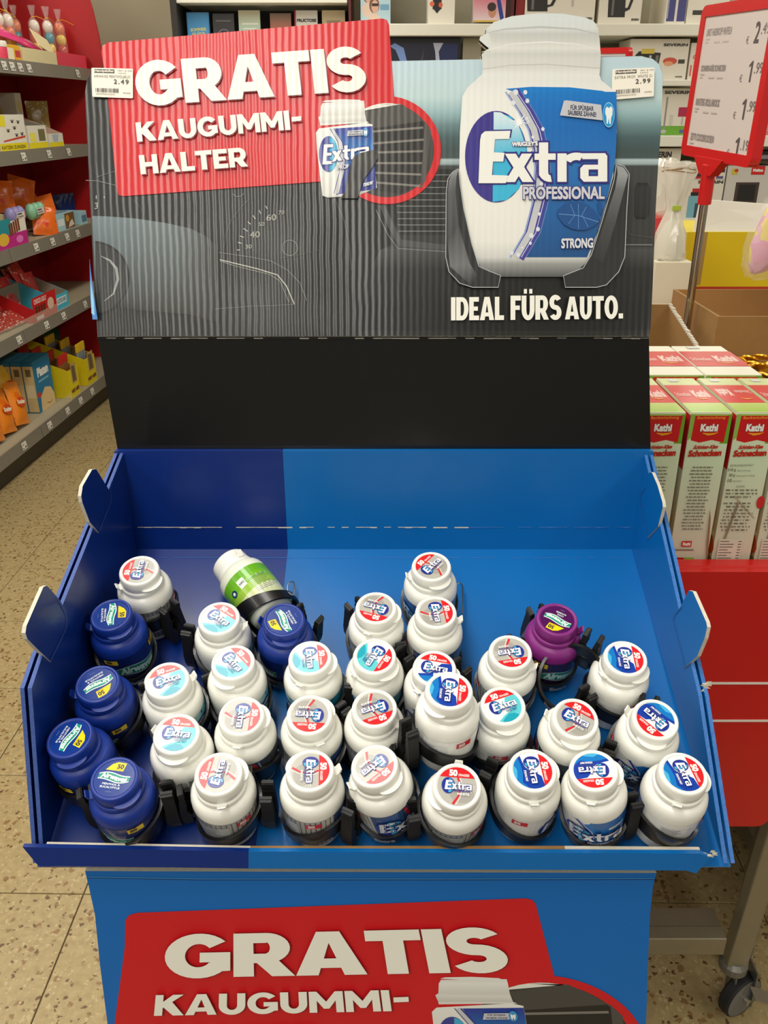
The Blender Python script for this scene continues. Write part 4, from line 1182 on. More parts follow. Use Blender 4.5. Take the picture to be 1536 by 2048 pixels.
# bottles stand on the sloping floor, leaning on each other and on the walls where they are crowded
TOP = [lid_point(b_[0], b_[1], b_[8]) for b_ in BOT]
BASE = []
for b_, c in zip(BOT, TOP):
    q = tray_uv(c)
    q[0] -= math.tan(R(b_[7][0])) * LZ
    BASE.append(q)
FREE = [i for i, b_ in enumerate(BOT) if b_[8] == 0]
ORIG = [list(q) for q in BASE]
for it in range(260):
    for ii, i in enumerate(FREE):
        for j in FREE[ii + 1:]:
            ti, tj = tray_uv(TOP[i]), tray_uv(TOP[j])
            for w_, dmin in ((0.60, 0.0576), (0.25, 0.0568)):            # at the shoulder and near the foot
                a_ = [BASE[i][k] * (1 - w_) + ti[k] * w_ for k in (0, 1)]; c_ = [BASE[j][k] * (1 - w_) + tj[k] * w_ for k in (0, 1)]
                dx, dy = c_[0] - a_[0], c_[1] - a_[1]; d = math.hypot(dx, dy) or 1e-6
                if d < dmin:
                    k_ = (dmin - d) * 0.5 / d
                    for (q, s_) in ((BASE[i], -1), (BASE[j], 1)):
                        q[0] += s_ * dx * k_; q[1] += s_ * dy * k_
    for i in FREE:
        t_ = tray_uv(TOP[i])
        BASE[i][0] = min(max(BASE[i][0], -WX + 0.0135 + 0.029), WX - 0.0135 - 0.029)
        BASE[i][1] = min(max(BASE[i][1], 0.0440 if i == 29 else 0.0320), SL - 0.05)
        for k in (0, 1): BASE[i][k] = min(max(BASE[i][k], ORIG[i][k] - 0.022), ORIG[i][k] + 0.022)
HL = []
for i, (px, py, k, td, ld, fc, az, ln, rs, lab) in enumerate(BOT):
    base = tp(BASE[i][0], BASE[i][1] + math.tan(R(ln[1])) * -LZ, rs + 0.0012)
    lo_, hi_ = rs + 0.03, rs + LZ + 0.004                # slide the lid along the line of sight until the bottle has its true length
    for _ in range(40):
        hm = (lo_ + hi_) / 2
        if (lid_point(px, py, hm - LZ) - base).length < LZ: lo_ = hm
        else: hi_ = hm
    M = axis_matrix(base, lid_point(px, py, hm - LZ))
    if rs == 0:                                          # let the foot touch the floor
        low_ = min((M @ Vector((0.0242 * math.cos(R(a_)), 0.0242 * math.sin(R(a_)), 0.0012)) - TF).dot(TN) for a_ in range(0, 360, 15))
        M = Matrix.Translation(ray(px, py).normalized() * ((low_ - 0.0008) / -ray(px, py).normalized().dot(TN))) @ M
    make_bottle(M, k, lab, GB, td, ld, fc)
    HL.append((M, az, lab))
short = lambda l: l.replace('gum bottle', 'bottle')
for i, (M, az, lab) in enumerate(HL):
    w = ('black clip holder of the ' + short(lab)).split()
    make_holder(M, ' '.join(w), az, opened=13 if i == 6 else random.uniform(0, 5))

# the bottle that has fallen over, its holder still round its foot, and one empty holder
GL = mat('bottle_green_white', (226, 230, 214), 0.36, noise=0.02)
def green_label():
    p = Print(lab_fn)
    for k in range(5):
        zA, zB = 0.0085 + 0.047 * k / 5, 0.0085 + 0.047 * (k + 1) / 5
        p.rect(-180, zA, 180, zB, [(196, 206, 160), (206, 214, 168), (150, 192, 60), (112, 178, 30), (100, 172, 28)][k], 40)
    p.up()
    nutrition(p, -30, 46, 0.018, 0.042, (186, 190, 184))
    p.rect(-52, 0.036, -34, 0.047, (232, 236, 228), 3); p.up(); p.text('INFO', (-50, 0.040), (-36, 0.040), (-50, 0.043), (40, 60, 90), 0.03)
    p.ell(-74, 0.040, 9, 0.0042, (20, 70, 96), n=16); p.up(); p.ell(-74, 0.040, 4, 0.002, (230, 236, 236), n=10); p.up()
    p.block('xtra', (70, 0.026), (150, 0.026), (70, 0.040), (236, 240, 236), 0.27, 0.2, 0.05, (0.07, (20, 60, 110)))
    p.block('E', (-150, 0.024), (-116, 0.024), (-146, 0.040), (236, 240, 236), 0.3, 0.18, 0.05, (0.07, (20, 60, 110)))
    p.ell(-88, 0.020, 14, 0.006, (120, 170, 60), n=14); p.ell(-110, 0.016, 7, 0.003, (150, 100, 40), n=10)
    return p.build('body_label', INK_LABEL, me_only=True)
KIND['G'] = (MB().lathe(body_prof, GL, 40).mesh('body', smooth=60), lid_w, tab_w, lat_w, extra_lid('cool'), green_label())
pb = on_plane(550, 1230, TF + TN * 0.0255, TN); pl_ = on_plane(484, 1156, TF + TN * 0.0300, TN)
up = (pl_ - pb).normalized(); yv = (TN - up * up.dot(TN)).normalized(); xv = yv.cross(up)
MG = Matrix((xv, yv, up)).transposed().to_4x4(); MG.translation = pb
make_bottle(MG, 'G', 'white and lime green gum bottle lying on its side, cap to the back left', GB, 20, 250, 165)
make_holder(MG @ Matrix.Translation((0, 0, -0.014)), 'black clip holder around the foot of the fallen green bottle', 330, opened=12)
pe = on_plane(1122, 1412, TF, TN)
ME_ = Matrix.Translation(pe + TN * 0.026) @ Matrix.Rotation(TILT, 4, 'X') @ Matrix.Rotation(R(10), 4, 'X')
make_holder(ME_, 'empty black clip holder right of the purple bottle, no bottle in it', 55, opened=4)
pr_ = on_plane(898, 1440, TF, TN)
M_WIRE = mat('wire_steel', (170, 166, 150), 0.25, metal=1.0)
for lab, pts in (('thin wire hook leaning on the tray floor by the lone navy bottle', [(574, 1200), (575, 1172), (579, 1164), (587, 1163), (589, 1170), (588, 1196)]), ('thin wire hook right of the rearmost middle bottle', [(912, 1168), (920, 1166), (925, 1172), (926, 1215), (924, 1228)])):
    P_ = [on_plane(x, y, TF + TN * 0.012, TN) for x, y in pts]
    o = MB().tube(P_, 0.0008, M_WIRE, 6).build('wire_hook', smooth=True)
    tag(o, lab, 'wire hook')

# ================================================================== helpers for packed goods
def face_fn(face, w, d, h, e=0.0006):
    if face == 'F': return lambda u, v, L: Vector((-w / 2 + u * w, -e - 0.00006 * L, v * h))
    if face == 'L': return lambda u, v, L: Vector((-w / 2 - e - 0.00006 * L, d - u * d, v * h))
    if face == 'R': return lambda u, v, L: Vector((w / 2 + e + 0.00006 * L, u * d, v * h))
    return lambda u, v, L: Vector((-w / 2 + u * w, v * d, h + e + 0.00006 * L))
def carton(name, label, cat, M, w, d, h, m_, prints=(), group=None, bevel=0.0015, ink_=None):
    """closed folding box: front at local y = 0 facing -y"""
    t = thing(name, label, cat, group=group, mtx=M)
    MB().bbox(-w / 2, w / 2, 0, d, 0, h, m_, bevel).build('carton', t)
    for face, fn in prints:
        p = Print(face_fn(face, w, d, h)); fn(p)
        p.build('printed_' + {'F': 'front', 'L': 'side', 'R': 'side', 'T': 'top'}[face], ink_ or INK, t)
    return t
def tray_box(name, label, cat, M, w, d, h, m_, m_in, group=None, back=None, cut=0.0, t_=0.004, prints=()):
    """open box; cut: how far the near part of the side walls drops towards the front"""
    t = thing(name, label, cat, group=group, mtx=M)
    hb = back or h
    b = MB()
    b.box(-w / 2 + 0.0004, w / 2 - 0.0004, 0.0004, d - 0.0004, -0.0002, t_, m_)
    b.box(-w / 2, w / 2, 0, t_, 0, h - cut, m_)
    b.box(-w / 2, w / 2, d - t_, d, 0, hb, m_)
    for s in (-1, 1):
        x0, x1 = sorted((s * w / 2, s * (w / 2 - t_)))
        b.hexa([(x0, t_, 0.0003), (x1, t_, 0.0003), (x1, d - t_, 0.0003), (x0, d - t_, 0.0003), (x0, t_, h - cut), (x1, t_, h - cut), (x1, d - t_, hb), (x0, d - t_, hb)], m_)
    # inner liner
    g = t_ + 0.0006
    b.add([(-w / 2 + g, g, g), (w / 2 - g, g, g), (w / 2 - g, d - g, g), (-w / 2 + g, d - g, g)], [(0, 1, 2, 3)], m_in)
    b.add([(-w / 2 + g, d - g, g), (w / 2 - g, d - g, g), (w / 2 - g, d - g, hb), (-w / 2 + g, d - g, hb)], [(0, 1, 2, 3)], m_in)
    for s in (-1, 1):
        x = s * (w / 2 - g)
        b.add([(x, g, g), (x, d - g, g), (x, d - g, hb), (x, g, h - cut)], [(0, 1, 2, 3)], m_in)
    b.build('carton', t)
    for face, fn in prints:
        p = Print(face_fn(face, w, d, h)); fn(p)
        p.build('printed_' + {'F': 'front', 'L': 'side', 'R': 'side'}[face], INK, t)
    return t
def pouch_mesh(w, h, th, m_, seed=0, nx=10, nz=14, name='pouch'):
    """pillow bag with crimped ends, standing, front at -y"""
    rnd = random.Random(seed)
    b = MB(); vs, fs = [], []
    for s in (-1, 1):
        for j in range(nz + 1):
            v = j / nz
            for i in range(nx + 1):
                u = i / nx
                bul = (math.sin(math.pi * min(1, max(0, (v - 0.06) / 0.88))) ** 0.5 if 0.06 < v < 0.94 else 0) * math.sin(math.pi * u) ** 0.55
                y = s * (th / 2 * bul * rnd.uniform(0.82, 1.06) + 0.0004)
                pinch = 1 - 0.06 * math.sin(math.pi * v)
                vs.append(((u - 0.5) * w * pinch, y, v * h + rnd.uniform(-0.002, 0.002) * (0 < j < nz)))
    n = (nx + 1) * (nz + 1)
    for s in (0, 1):
        for j in range(nz):
            for i in range(nx):
                q = [s * n + j * (nx + 1) + i, s * n + j * (nx + 1) + i + 1, s * n + (j + 1) * (nx + 1) + i + 1, s * n + (j + 1) * (nx + 1) + i]
                fs.append(tuple(q if s == 0 else q[::-1]))
    b.add(vs, fs, m_)
    return b.mesh(name, smooth=60)
def foil(name, stops, scale=14.0, rough=0.25):
    """bag film with blotchy printed colours"""
    if name in MATS: return MATS[name]
    m = mat(name, stops[0], rough, coat=0.4)
    nt = m.node_tree; b = nt.nodes['Principled BSDF']
    tc = nt.nodes.new('ShaderNodeTexCoord'); nz = nt.nodes.new('ShaderNodeTexNoise')
    nz.inputs['Scale'].default_value = scale; nz.inputs['Detail'].default_value = 2
    nt.links.new(tc.outputs['Object'], nz.inputs['Vector'])
    r = nt.nodes.new('ShaderNodeValToRGB'); e = r.color_ramp.elements
    while len(e) < len(stops): e.new(0.5)
    r.color_ramp.interpolation = 'CONSTANT'
    for i, c in enumerate(stops):
        e[i].position = 0.0 if i == 0 else 0.36 + 0.28 * (i - 1) / max(1, len(stops) - 2) if len(stops) > 2 else 0.5
        e[i].color = lin(c)
    nt.links.new(nz.outputs['Fac'], r.inputs['Fac']); nt.links.new(r.outputs['Color'], b.inputs['Base Color'])
    return m
def film_mat(name, rgb=(240, 240, 232), clear=0.72):
    """thin cellophane"""
    if name in MATS: return MATS[name]
    m = bpy.data.materials.new(name); m.use_nodes = True
    nt = m.node_tree; b = nt.nodes['Principled BSDF']; out = nt.nodes['Material Output']
    b.inputs['Base Color'].default_value = lin(rgb); b.inputs['Roughness'].default_value = 0.12
    b.inputs['Specular IOR Level'].default_value = 0.8
    tr = nt.nodes.new('ShaderNodeBsdfTransparent'); mx = nt.nodes.new('ShaderNodeMixShader')
    mx.inputs[0].default_value = clear
    nt.links.new(b.outputs[0], mx.inputs[1]); nt.links.new(tr.outputs[0], mx.inputs[2]); nt.links.new(mx.outputs[0], out.inputs[0])
    MATS[name] = m
    return m
def crumpled(prof, m_, seed, amp, seg=22, name='film', ecc=1.0):
    """gathered film: lathe with pleats"""
    rnd = random.Random(seed)
    ph = [rnd.uniform(0, 6.28) for _ in range(4)]
    vs, fs = [], []
    for i, (r, z) in enumerate(prof):
        for k in range(seg):
            a = 2 * math.pi * k / seg
            q = 1 + amp * (math.sin(5 * a + ph[0] + z * 30) + 0.7 * math.sin(9 * a + ph[1] - z * 40)) * 0.5 + rnd.uniform(-amp, amp) * 0.35
            vs.append((r * q * math.cos(a), r * q * ecc * math.sin(a), z + rnd.uniform(-1, 1) * amp * 0.02))
    for i in range(len(prof) - 1):
        for k in range(seg):
            k2 = (k + 1) % seg
            fs.append((i * seg + k, i * seg + k2, (i + 1) * seg + k2, (i + 1) * seg + k))
    return MB().add(vs, fs, m_).mesh(name, smooth=30)
TL = Matrix.Translation
RZ = lambda a: Matrix.Rotation(R(a), 4, 'Z')

# ================================================================== SWEETS SHELF ON THE LEFT
GX0, GS = -2.067, 0.06
GA = -math.degrees(math.atan(GS))
def gond(xl, Y, z): return Vector((GX0 + GS * Y + xl, Y, z))
def gond_y(px, xl, z):
    k = (px - CX) / F
    return (GX0 + xl + k * SP * (z - EYE)) / (k * CP - GS)
def GM(px, xl, z):
    Y = gond_y(px, xl, z)
    return TL(gond(xl, Y, z)) @ RZ(90 + GA)               # local -y looks into the aisle, local +x runs away from the camera
Y0, Y1 = 2.7, 5.74
M_SHELF = mat('shelf_beige', (168, 156, 128), 0.5, noise=0.06, scale=12)
M_RAIL = mat('rail_grey', (122, 116, 104), 0.35, noise=0.08, scale=30, coat=0.3)
M_REDP = mat('red_panel', (176, 12, 16), 0.45, noise=0.06, scale=4)
M_DARKP = mat('plinth_dark', (62, 56, 44), 0.5, noise=0.1)
SHZ = [1.915, 1.515, 1.085, 0.690, 0.185]
gs = thing('sweets_shelf', 'red-backed supermarket shelf unit with five grey-edged shelves of sweets', 'shelf', (GX0 + GS * 4.2, 4.2, 0))
ginv = Vector((-(GX0 + GS * 4.2), -4.2, 0))
def gpart(o):
    if o.parent is gs: o.location = ginv
    return o
def gslab(xa, xb, ya, yb, za, zb, m_, mb=None):
    mb = mb or MB()
    return mb.hexa([gond(xa, ya, za), gond(xb, ya, za), gond(xb, yb, za), gond(xa, yb, za), gond(xa, ya, zb), gond(xb, ya, zb), gond(xb, yb, zb), gond(xa, yb, zb)], m_)
M_TAG = mat('tag_white', (214, 210, 196), 0.5)
tagp = Print(lambda u, v, L: Vector((0.0006 + 0.00005 * L, u, v)))
tagp.rect(-0.026, -0.019, 0.026, 0.019, (222, 218, 204)); tagp.up(3)
tagp.rect(-0.022, 0.006, 0.008, 0.010, (130, 126, 116)); tagp.rect(-0.022, 0.000, -0.004, 0.003, (150, 146, 136)); tagp.rect(0.004, -0.014, 0.021, -0.004, (90, 88, 82)); tagp.rect(-0.022, -0.015, -0.006, -0.008, (120, 118, 110))
tag_me = tagp.build('price_tag', INK, me_only=True)
TAGPX = {0: (8, 24, 40, 58, 155), 1: (47, 98, 137), 2: (72, 105, 134, 155), 3: (38, 93, 127, 170), 4: (48, 99, 135, 161, 184)}
for k, z in enumerate(SHZ):
    sh = gpart(gslab(-0.46, -0.012, Y0, Y1, z - 0.032, z, M_SHELF).build('shelf_board', gs))
    rail = MB()
    for ya, yb in ((Y0, 4.30), (4.305, Y1)):
        rail.hexa([gond(-0.012, ya, z - 0.052), gond(0.004, ya, z - 0.056), gond(0.004, yb, z - 0.056), gond(-0.012, yb, z - 0.052), gond(-0.012, ya, z + 0.006), gond(-0.006, ya, z + 0.008), gond(-0.006, yb, z + 0.008), gond(-0.012, yb, z + 0.006)], M_RAIL)
    rl = gpart(rail.build('price_rail', gs))
    for px in TAGPX[k]:
        Y = gond_y(px, 0.0, z - 0.025)
        o = new_obj('price_tag', tag_me, rl)
        o.location = gond(0.0015, Y, z - 0.024)
        o.rotation_euler = (0, R(-9), R(GA))
    if k >= 3:      # see-through front ledge of the lower shelves
        gpart(gslab(-0.004, -0.002, Y0, Y1 - 1.0, z + 0.008, z + 0.055, film_mat('clear_ledge', (225, 220, 200), 0.8)).build('clear_ledge', gs))
gpart(gslab(-0.50, -0.462, Y0, Y1, 0.0, 2.6, mat('back_panel_red', (150, 12, 14), 0.5, noise=0.06)).build('back_panel', gs))
gpart(gslab(-0.44, -0.06, Y0, Y1, 0.0, 0.130, M_DARKP).build('plinth', gs))
gpart(gslab(-0.462, -0.456, 5.2, Y1, 0.2, 0.64, mat('green_panel', (12, 92, 66), 0.5)).build('green_board', gs))
# red end panel with a rounded top front corner
ep = []
for (x, z) in ((-0.52, 0.0), (0.055, 0.0), (0.058, 1.80), (0.055, 2.00), (0.046, 2.12), (0.030, 2.24), (0.008, 2.34), (-0.03, 2.45), (-0.52, 2.6)):
    ep.append(gond(x, Y1 + 0.002, z))
gpart(MB().slab(ep, (0, 1, 0), 0.03, M_REDP).build('end_panel', gs))

# --- top shelf
z = SHZ[0]
EGG = {c: mat('egg_' + c, rgb, 0.3, coat=0.4) for c, rgb in dict(orange=(226, 112, 40), yellow=(238, 206, 70), teal=(30, 150, 164), green=(120, 184, 70), white=(232, 224, 206), red=(206, 62, 36)).items()}
egg_me = {}
for c, m_ in EGG.items():
    pr = [(0.0245 * math.sin(math.pi * k / 10), 0.029 - 0.029 * math.cos(math.pi * k / 10)) for k in range(11)]
    egg_me[c] = MB().lathe(pr, m_, 16, False, False).mesh('egg', smooth=80)
FILM = film_mat('cellophane', (240, 240, 232), 0.86)
bag_film = crumpled([(0.02, 0.0), (0.028, 0.01), (0.0275, 0.05), (0.028, 0.1), (0.027, 0.15), (0.025, 0.192), (0.012, 0.208), (0.004, 0.214), (0.010, 0.226), (0.018, 0.262)], FILM, 3, 0.10)
rib = MB().tube([(0.006 * math.cos(R(a)), 0.006 * math.sin(R(a)), 0.214) for a in range(0, 360, 40)], 0.0018, mat('ribbon_yellow', (232, 180, 30), 0.35), 5, True)
rib.tube([(0.006, 0, 0.214), (0.02, 0.004, 0.218), (0.05, 0.01, 0.212), (0.085, 0.012, 0.198)], 0.0015, mat('ribbon_yellow', (232, 180, 30)), 5)
rib_me = rib.mesh('ribbon')
def egg_bag(px, xl, zb, cols, label):
    t = thing('egg_bag', label, 'sweets', group='tied bags of coloured eggs on the top shelf', mtx=GM(px, xl, zb) @ RZ(random.uniform(-60, 60)) @ Matrix.Diagonal((1.12, 1.12, 1.16, 1)))
    for i, c in enumerate(cols):
        e = new_obj('egg', egg_me[c], t); e.location = (random.uniform(-0.002, 0.002), 0, 0.004 + 0.047 * i)
    new_obj('film', bag_film, t); new_obj('ribbon', rib_me, t)
for px, xl, cols, lab in (
    (10, -0.22, ('yellow', 'orange', 'orange', 'white'), 'clear bag of stacked eggs at the left picture edge, top shelf'),
    (29, -0.20, ('yellow', 'yellow', 'orange', 'white'), 'clear egg bag second from the left, white egg on top'),
    (44, -0.30, ('yellow', 'teal', 'teal', 'orange'), 'clear egg bag with two teal eggs further back on the top shelf'),
    (80, -0.20, ('red', 'yellow', 'orange', 'white'), 'clear egg bag behind the cream card, white egg on top'),
    (107, -0.15, ('green', 'yellow', 'teal', 'white'), 'clear egg bag with green egg at the bottom, left one in the pink box'),
    (130, -0.14, ('white', 'red', 'yellow', 'orange'), 'clear egg bag with orange and red eggs, middle one in the pink box'),
    (149, -0.13, ('green', 'yellow', 'teal', 'teal'), 'clear egg bag at the right end of the pink box, yellow ribbon')):
    egg_bag(px, xl, z + 0.0056, cols, lab)
def span(px0, px1, xl, zz):
    a, b = gond_y(px0, xl, zz), gond_y(px1, xl, zz)
    Y = (a + b) / 2
    return TL(gond(xl, Y, zz)) @ RZ(90 + GA), abs(b - a)
M_PINK = mat('card_pink', (226, 62, 84), 0.5, noise=0.05); M_CREAM = mat('card_cream', (222, 208, 160), 0.6, noise=0.05)
M_WCARD = mat('card_white', (228, 224, 208), 0.55, noise=0.04); M_GCARD = mat('card_grey', (150, 142, 122), 0.7, noise=0.05)
M, w = span(117, 175, -0.03, z)
tray_box('pink_tray', 'pink cardboard tray holding egg bags at the right end of the top shelf', 'box', M @ TL((0, 0, 0.001)), w, 0.24, 0.075, M_PINK, M_PINK)
M, w = span(46, 117, -0.03, z)
tray_box('cream_tray', 'cream cardboard tray left of the pink tray on the top shelf', 'box', M @ TL((0, 0, 0.001)), w - 0.01, 0.26, 0.070, M_CREAM, M_CREAM)
pm = foil('foil_magenta', [(214, 30, 110), (226, 60, 130), (240, 140, 60)], 18)
M, w = span(14, 46, -0.04, z)
carton('yellow_pack', 'small yellow carton on the top shelf at the left', 'box', M @ TL((0, 0, 0.001)), w - 0.01, 0.10, 0.075, mat('card_yellow', (232, 176, 40), 0.5, noise=0.05), [('F', lambda p: (p.rect(0.1, 0.1, 0.5, 0.8, (238, 226, 200)), p.up(), p.rect(0.6, 0.3, 0.95, 0.7, (200, 60, 60))))])
t = thing('sweet_cup', 'white and pink cup at the left picture edge on the top shelf', 'cup', mtx=GM(4, -0.06, z + 0.001))
MB().lathe([(0.024, 0), (0.03, 0.004), (0.032, 0.055), (0.03, 0.06)], mat('cup_pink', (220, 60, 90), 0.4, noise=0.2, scale=50), 20).build('cup', t, smooth=50)
MB().lathe([(0.0325, 0.06), (0.033, 0.064), (0.033, 0.082), (0.030, 0.086)], M_WCARD, 20).build('lid', t, smooth=50)
for px, zz, rot, lab in ((30, 0.105, 20, 'magenta sweets pouch leaning over the yellow carton'), (66, 0.082, 28, 'magenta sweets pouch lying on the cream tray')):
    t = thing('sweets_pouch', lab, 'sweets', group='magenta pouches on the top shelf', mtx=GM(px, -0.10, z + zz) @ Matrix.Rotation(R(-62), 4, 'X') @ Matrix.Rotation(R(rot), 4, 'Y'))
    new_obj('pouch', pouch_mesh(0.20, 0.16, 0.035, pm, px), t)
t = thing('cream_card', 'cream printed card leaning in the cream tray', 'card', mtx=GM(96, -0.045, z + 0.074) @ Matrix.Rotation(R(-35), 4, 'X') @ Matrix.Rotation(R(24), 4, 'Y'))
MB().bbox(-0.07, 0.07, 0, 0.004, 0, 0.11, M_CREAM, 0.001).build('card', t)

# --- second shelf
z = SHZ[1] + 0.0008
def paw_front(p):
    p.rect(0, 0, 1, 0.22, (232, 214, 30)); p.rect(0.02, 0.68, 0.30, 0.98, (236, 220, 50)); p.up()
    for a, b in ((0.55, 0.8), (0.76, 0.78), (0.6, 0.62), (0.64, 0.42), (0.84, 0.45), (0.36, 0.55)):
        p.ell(a, b, 0.045, 0.03, (60, 56, 50), n=10)
        for q in (-0.05, -0.017, 0.017, 0.05): p.ell(a + q, b + 0.045, 0.014, 0.016, (60, 56, 50), n=6)
    p.poly([(0.15, 0.26), (0.95, 0.36), (0.95, 0.42), (0.15, 0.30)], (206, 70, 40)); p.up()
    p.text('KATZEN ZUNGEN', (0.05, 0.06), (0.9, 0.06), (0.05, 0.16), (120, 104, 20), 0.03)
M, w = span(2, 58, -0.05, z)
carton('white_box', 'white box with paw prints and yellow foot on the second shelf', 'box', M, w - 0.006, 0.16, 0.165, M_WCARD, [('F', paw_front)])
def yb_front(p):
    p.rect(0, 0, 1, 0.24, (232, 214, 30)); p.up(); p.poly([(0.1, 0.26), (0.45, 0.26), (0.4, 0.66), (0.16, 0.6)], (238, 226, 90)); p.poly([(0.55, 0.3), (0.75, 0.3), (0.72, 0.62), (0.58, 0.6)], (90, 84, 60)); p.poly([(0.78, 0.3), (0.95, 0.3), (0.9, 0.55), (0.8, 0.5)], (110, 100, 60)); p.up(); p.text('LUTSCH', (0.1, 0.07), (0.9, 0.07), (0.1, 0.18), (120, 104, 20), 0.03)
M, w = span(60, 98, -0.05, z)
tray_box('white_tray', 'open white display tray with yellow foot, middle of the second shelf', 'box', M, w - 0.008, 0.20, 0.158, M_WCARD, M_GCARD, cut=0.045, prints=[('F', lambda p: (p.rect(0, 0, 1, 0.2, (232, 214, 30)), p.up(), p.rect(0.1, 0.22, 0.4, 0.5, (238, 226, 90)), p.rect(0.55, 0.24, 0.9, 0.6, (120, 112, 70))))])
M, w = span(100, 129, -0.05, z)
tray_box('white_tray', 'open white display tray at the right end of the second shelf row', 'box', M, w - 0.006, 0.20, 0.145, M_WCARD, mat('card_rose', (216, 178, 160), 0.6), cut=0.075, prints=[('F', lambda p: (p.rect(0, 0, 1, 0.18, (232, 214, 30)), p.up(), p.poly([(0.3, 0.2), (0.6, 0.2), (0.7, 0.45), (0.25, 0.45)], (180, 190, 200))))])
carton('white_carton', 'upright white carton behind the paw-print box', 'box', GM(52, -0.22, z), 0.075, 0.10, 0.27, M_WCARD, [('F', lambda p: p.ell(0.5, 0.75, 0.3, 0.12, (226, 214, 130)))])
pop = foil('foil_popcorn', [(226, 214, 170), (190, 160, 90), (240, 236, 220)], 60)
for px, zz, lab in ((30, 0.0, 'pale popcorn bag behind the paw-print box'), (85, 0.0, 'pale popcorn bag standing in the middle of the second shelf')):
    t = thing('popcorn_bag', lab, 'sweets', group='popcorn bags on the second shelf', mtx=GM(px, -0.28, z + zz) @ RZ(-50))
    new_obj('pouch', pouch_mesh(0.13, 0.235, 0.05, pop, px), t)
M_YB = mat('card_brightyellow', (228, 206, 20), 0.5, noise=0.05)
carton('yellow_box', 'yellow and white carton at the left picture edge on the second shelf', 'box', GM(-8, -0.20, z), 0.10, 0.12, 0.24, M_YB, [('F', lambda p: (p.rect(0.1, 0.3, 0.95, 0.9, (206, 120, 80)),))])

# --- third shelf
z = SHZ[2] + 0.0008
OR = foil('foil_orange', [(226, 66, 30), (236, 110, 30), (222, 40, 90)], 22)
for px, xl, zz, rx, ry, s, lab in (
    (42, -0.22, 0.135, -14, 18, 1.0, 'orange sweets bag lying across the egg packs on the third shelf'),
    (74, -0.20, 0.10, -25, -20, 0.8, 'orange sweets bag behind the mint egg pack'),
    (6, -0.20, 0.13, -12, 5, 1.0, 'orange sweets bag at the left picture edge, third shelf'),
    (100, -0.15, 0.02, -8, -10, 1.0, 'orange sweets bag right of the mint egg pack'),
    (94, -0.055, 0.0, -20, 8, 0.95, 'orange sweets bag standing at the front of the third shelf')):
    t = thing('sweets_bag', lab, 'sweets', group='orange sweets bags on the third shelf', mtx=GM(px, xl, z + zz) @ RZ(-38) @ Matrix.Rotation(R(rx), 4, 'X') @ Matrix.Rotation(R(ry), 4, 'Y'))
    new_obj('pouch', pouch_mesh(0.155 * s, 0.16 * s, 0.05, OR, px), t)
def egg_pack(px, xl, zz, rgb, lab, seed):
    t = thing('egg_pack', lab, 'sweets', group='wrapped egg packs on the third shelf', mtx=GM(px, xl, zz))
    me = MB().lathe([(0.030 * math.sin(math.pi * k / 9), 0.042 - 0.042 * math.cos(math.pi * k / 9)) for k in range(10)], mat('egg_' + str(rgb), rgb, 0.4, noise=0.08), 16, False, False).mesh('egg', smooth=80)
    for i in range(3):
        e = new_obj('egg', me, t); e.location = (-0.055 + 0.055 * i, 0, 0)
    p = Print(lambda u, v, L: Vector((-0.075 + 0.15 * u, -0.031 - 0.00005 * L - 0.0, 0.028 + 0.03 * v)))
    p.rect(0.2, 0, 0.8, 1, (222, 220, 210)); p.up(); p.rect(0.25, 0.6, 0.6, 0.85, (90, 80, 80)); p.rect(0.25, 0.2, 0.7, 0.4, (120, 110, 110)); p.up(); p.rect(0.8, 0, 0.86, 1, (206, 60, 60))
    p.build('printed_band', INK, t)
egg_pack(73, -0.09, z + 0.085, (140, 196, 158), 'mint green egg pack on the third shelf', 1)
egg_pack(33, -0.10, z + 0.085, (150, 140, 190), 'lilac egg pack left of the mint one', 2)
def choc_front(p):
    p.rect(0, 0, 1, 0.42, (190, 40, 130)); p.rect(0, 0.42, 0.5, 0.9, (40, 140, 150)); p.ell(0.2, 0.3, 0.18, 0.2, (226, 180, 60), n=12); p.up()
    for i in range(5): p.rect(0.42 + 0.075 * i, 0.34 + 0.03 * i, 0.48 + 0.075 * i, 0.72 + 0.03 * i, (122, 58, 24))
    p.ell(0.72, 0.2, 0.12, 0.12, (226, 120, 190), n=10)
M, w = span(0, 56, -0.03, z)
tray_box('chocolate_tray', 'cream tray with purple printed front of chocolate bars, third shelf', 'box', M, w + 0.02, 0.20, 0.15, M_WCARD, M_CREAM, cut=0.03, prints=[('F', choc_front)])
bar_me = MB().bbox(-0.012, 0.012, 0, 0.10, 0, 0.016, mat('wrapper_silver', (190, 186, 178), 0.3, metal=0.5), 0.003).mesh('bar')
for i in range(5):
    o = new_obj('chocolate_bar', bar_me); o.matrix_world = M @ TL((w / 2 - 0.035 - 0.03 * (i % 2), 0.05, 0.005 + 0.0175 * (i // 2)))
    tag(o, 'silver wrapped chocolate bar inside the cream tray on the third shelf', 'chocolate bar', 'silver bars in the chocolate tray')
M, w = span(116, 152, -0.04, z)
carton('blue_white_box', 'pale blue sweets box at the right end of the third shelf', 'box', M, w - 0.004, 0.14, 0.092, mat('card_paleblue', (168, 206, 216), 0.45, noise=0.04),
       [('F', lambda p: (p.rect(0.45, 0.05, 0.98, 0.95, (120, 84, 52)), p.up(), p.ell(0.6, 0.65, 0.1, 0.2, (206, 150, 40), n=10), p.poly([(0.6, 0.1), (0.95, 0.2), (0.85, 0.55), (0.7, 0.4)], (226, 214, 196)), p.rect(0.05, 0.3, 0.4, 0.7, (226, 236, 236)))),
        ('T', lambda p: [p.rect(0.06 + 0.18 * i, 0.1, 0.13 + 0.18 * i, 0.9, (60, 90, 120)) for i in range(5)])])
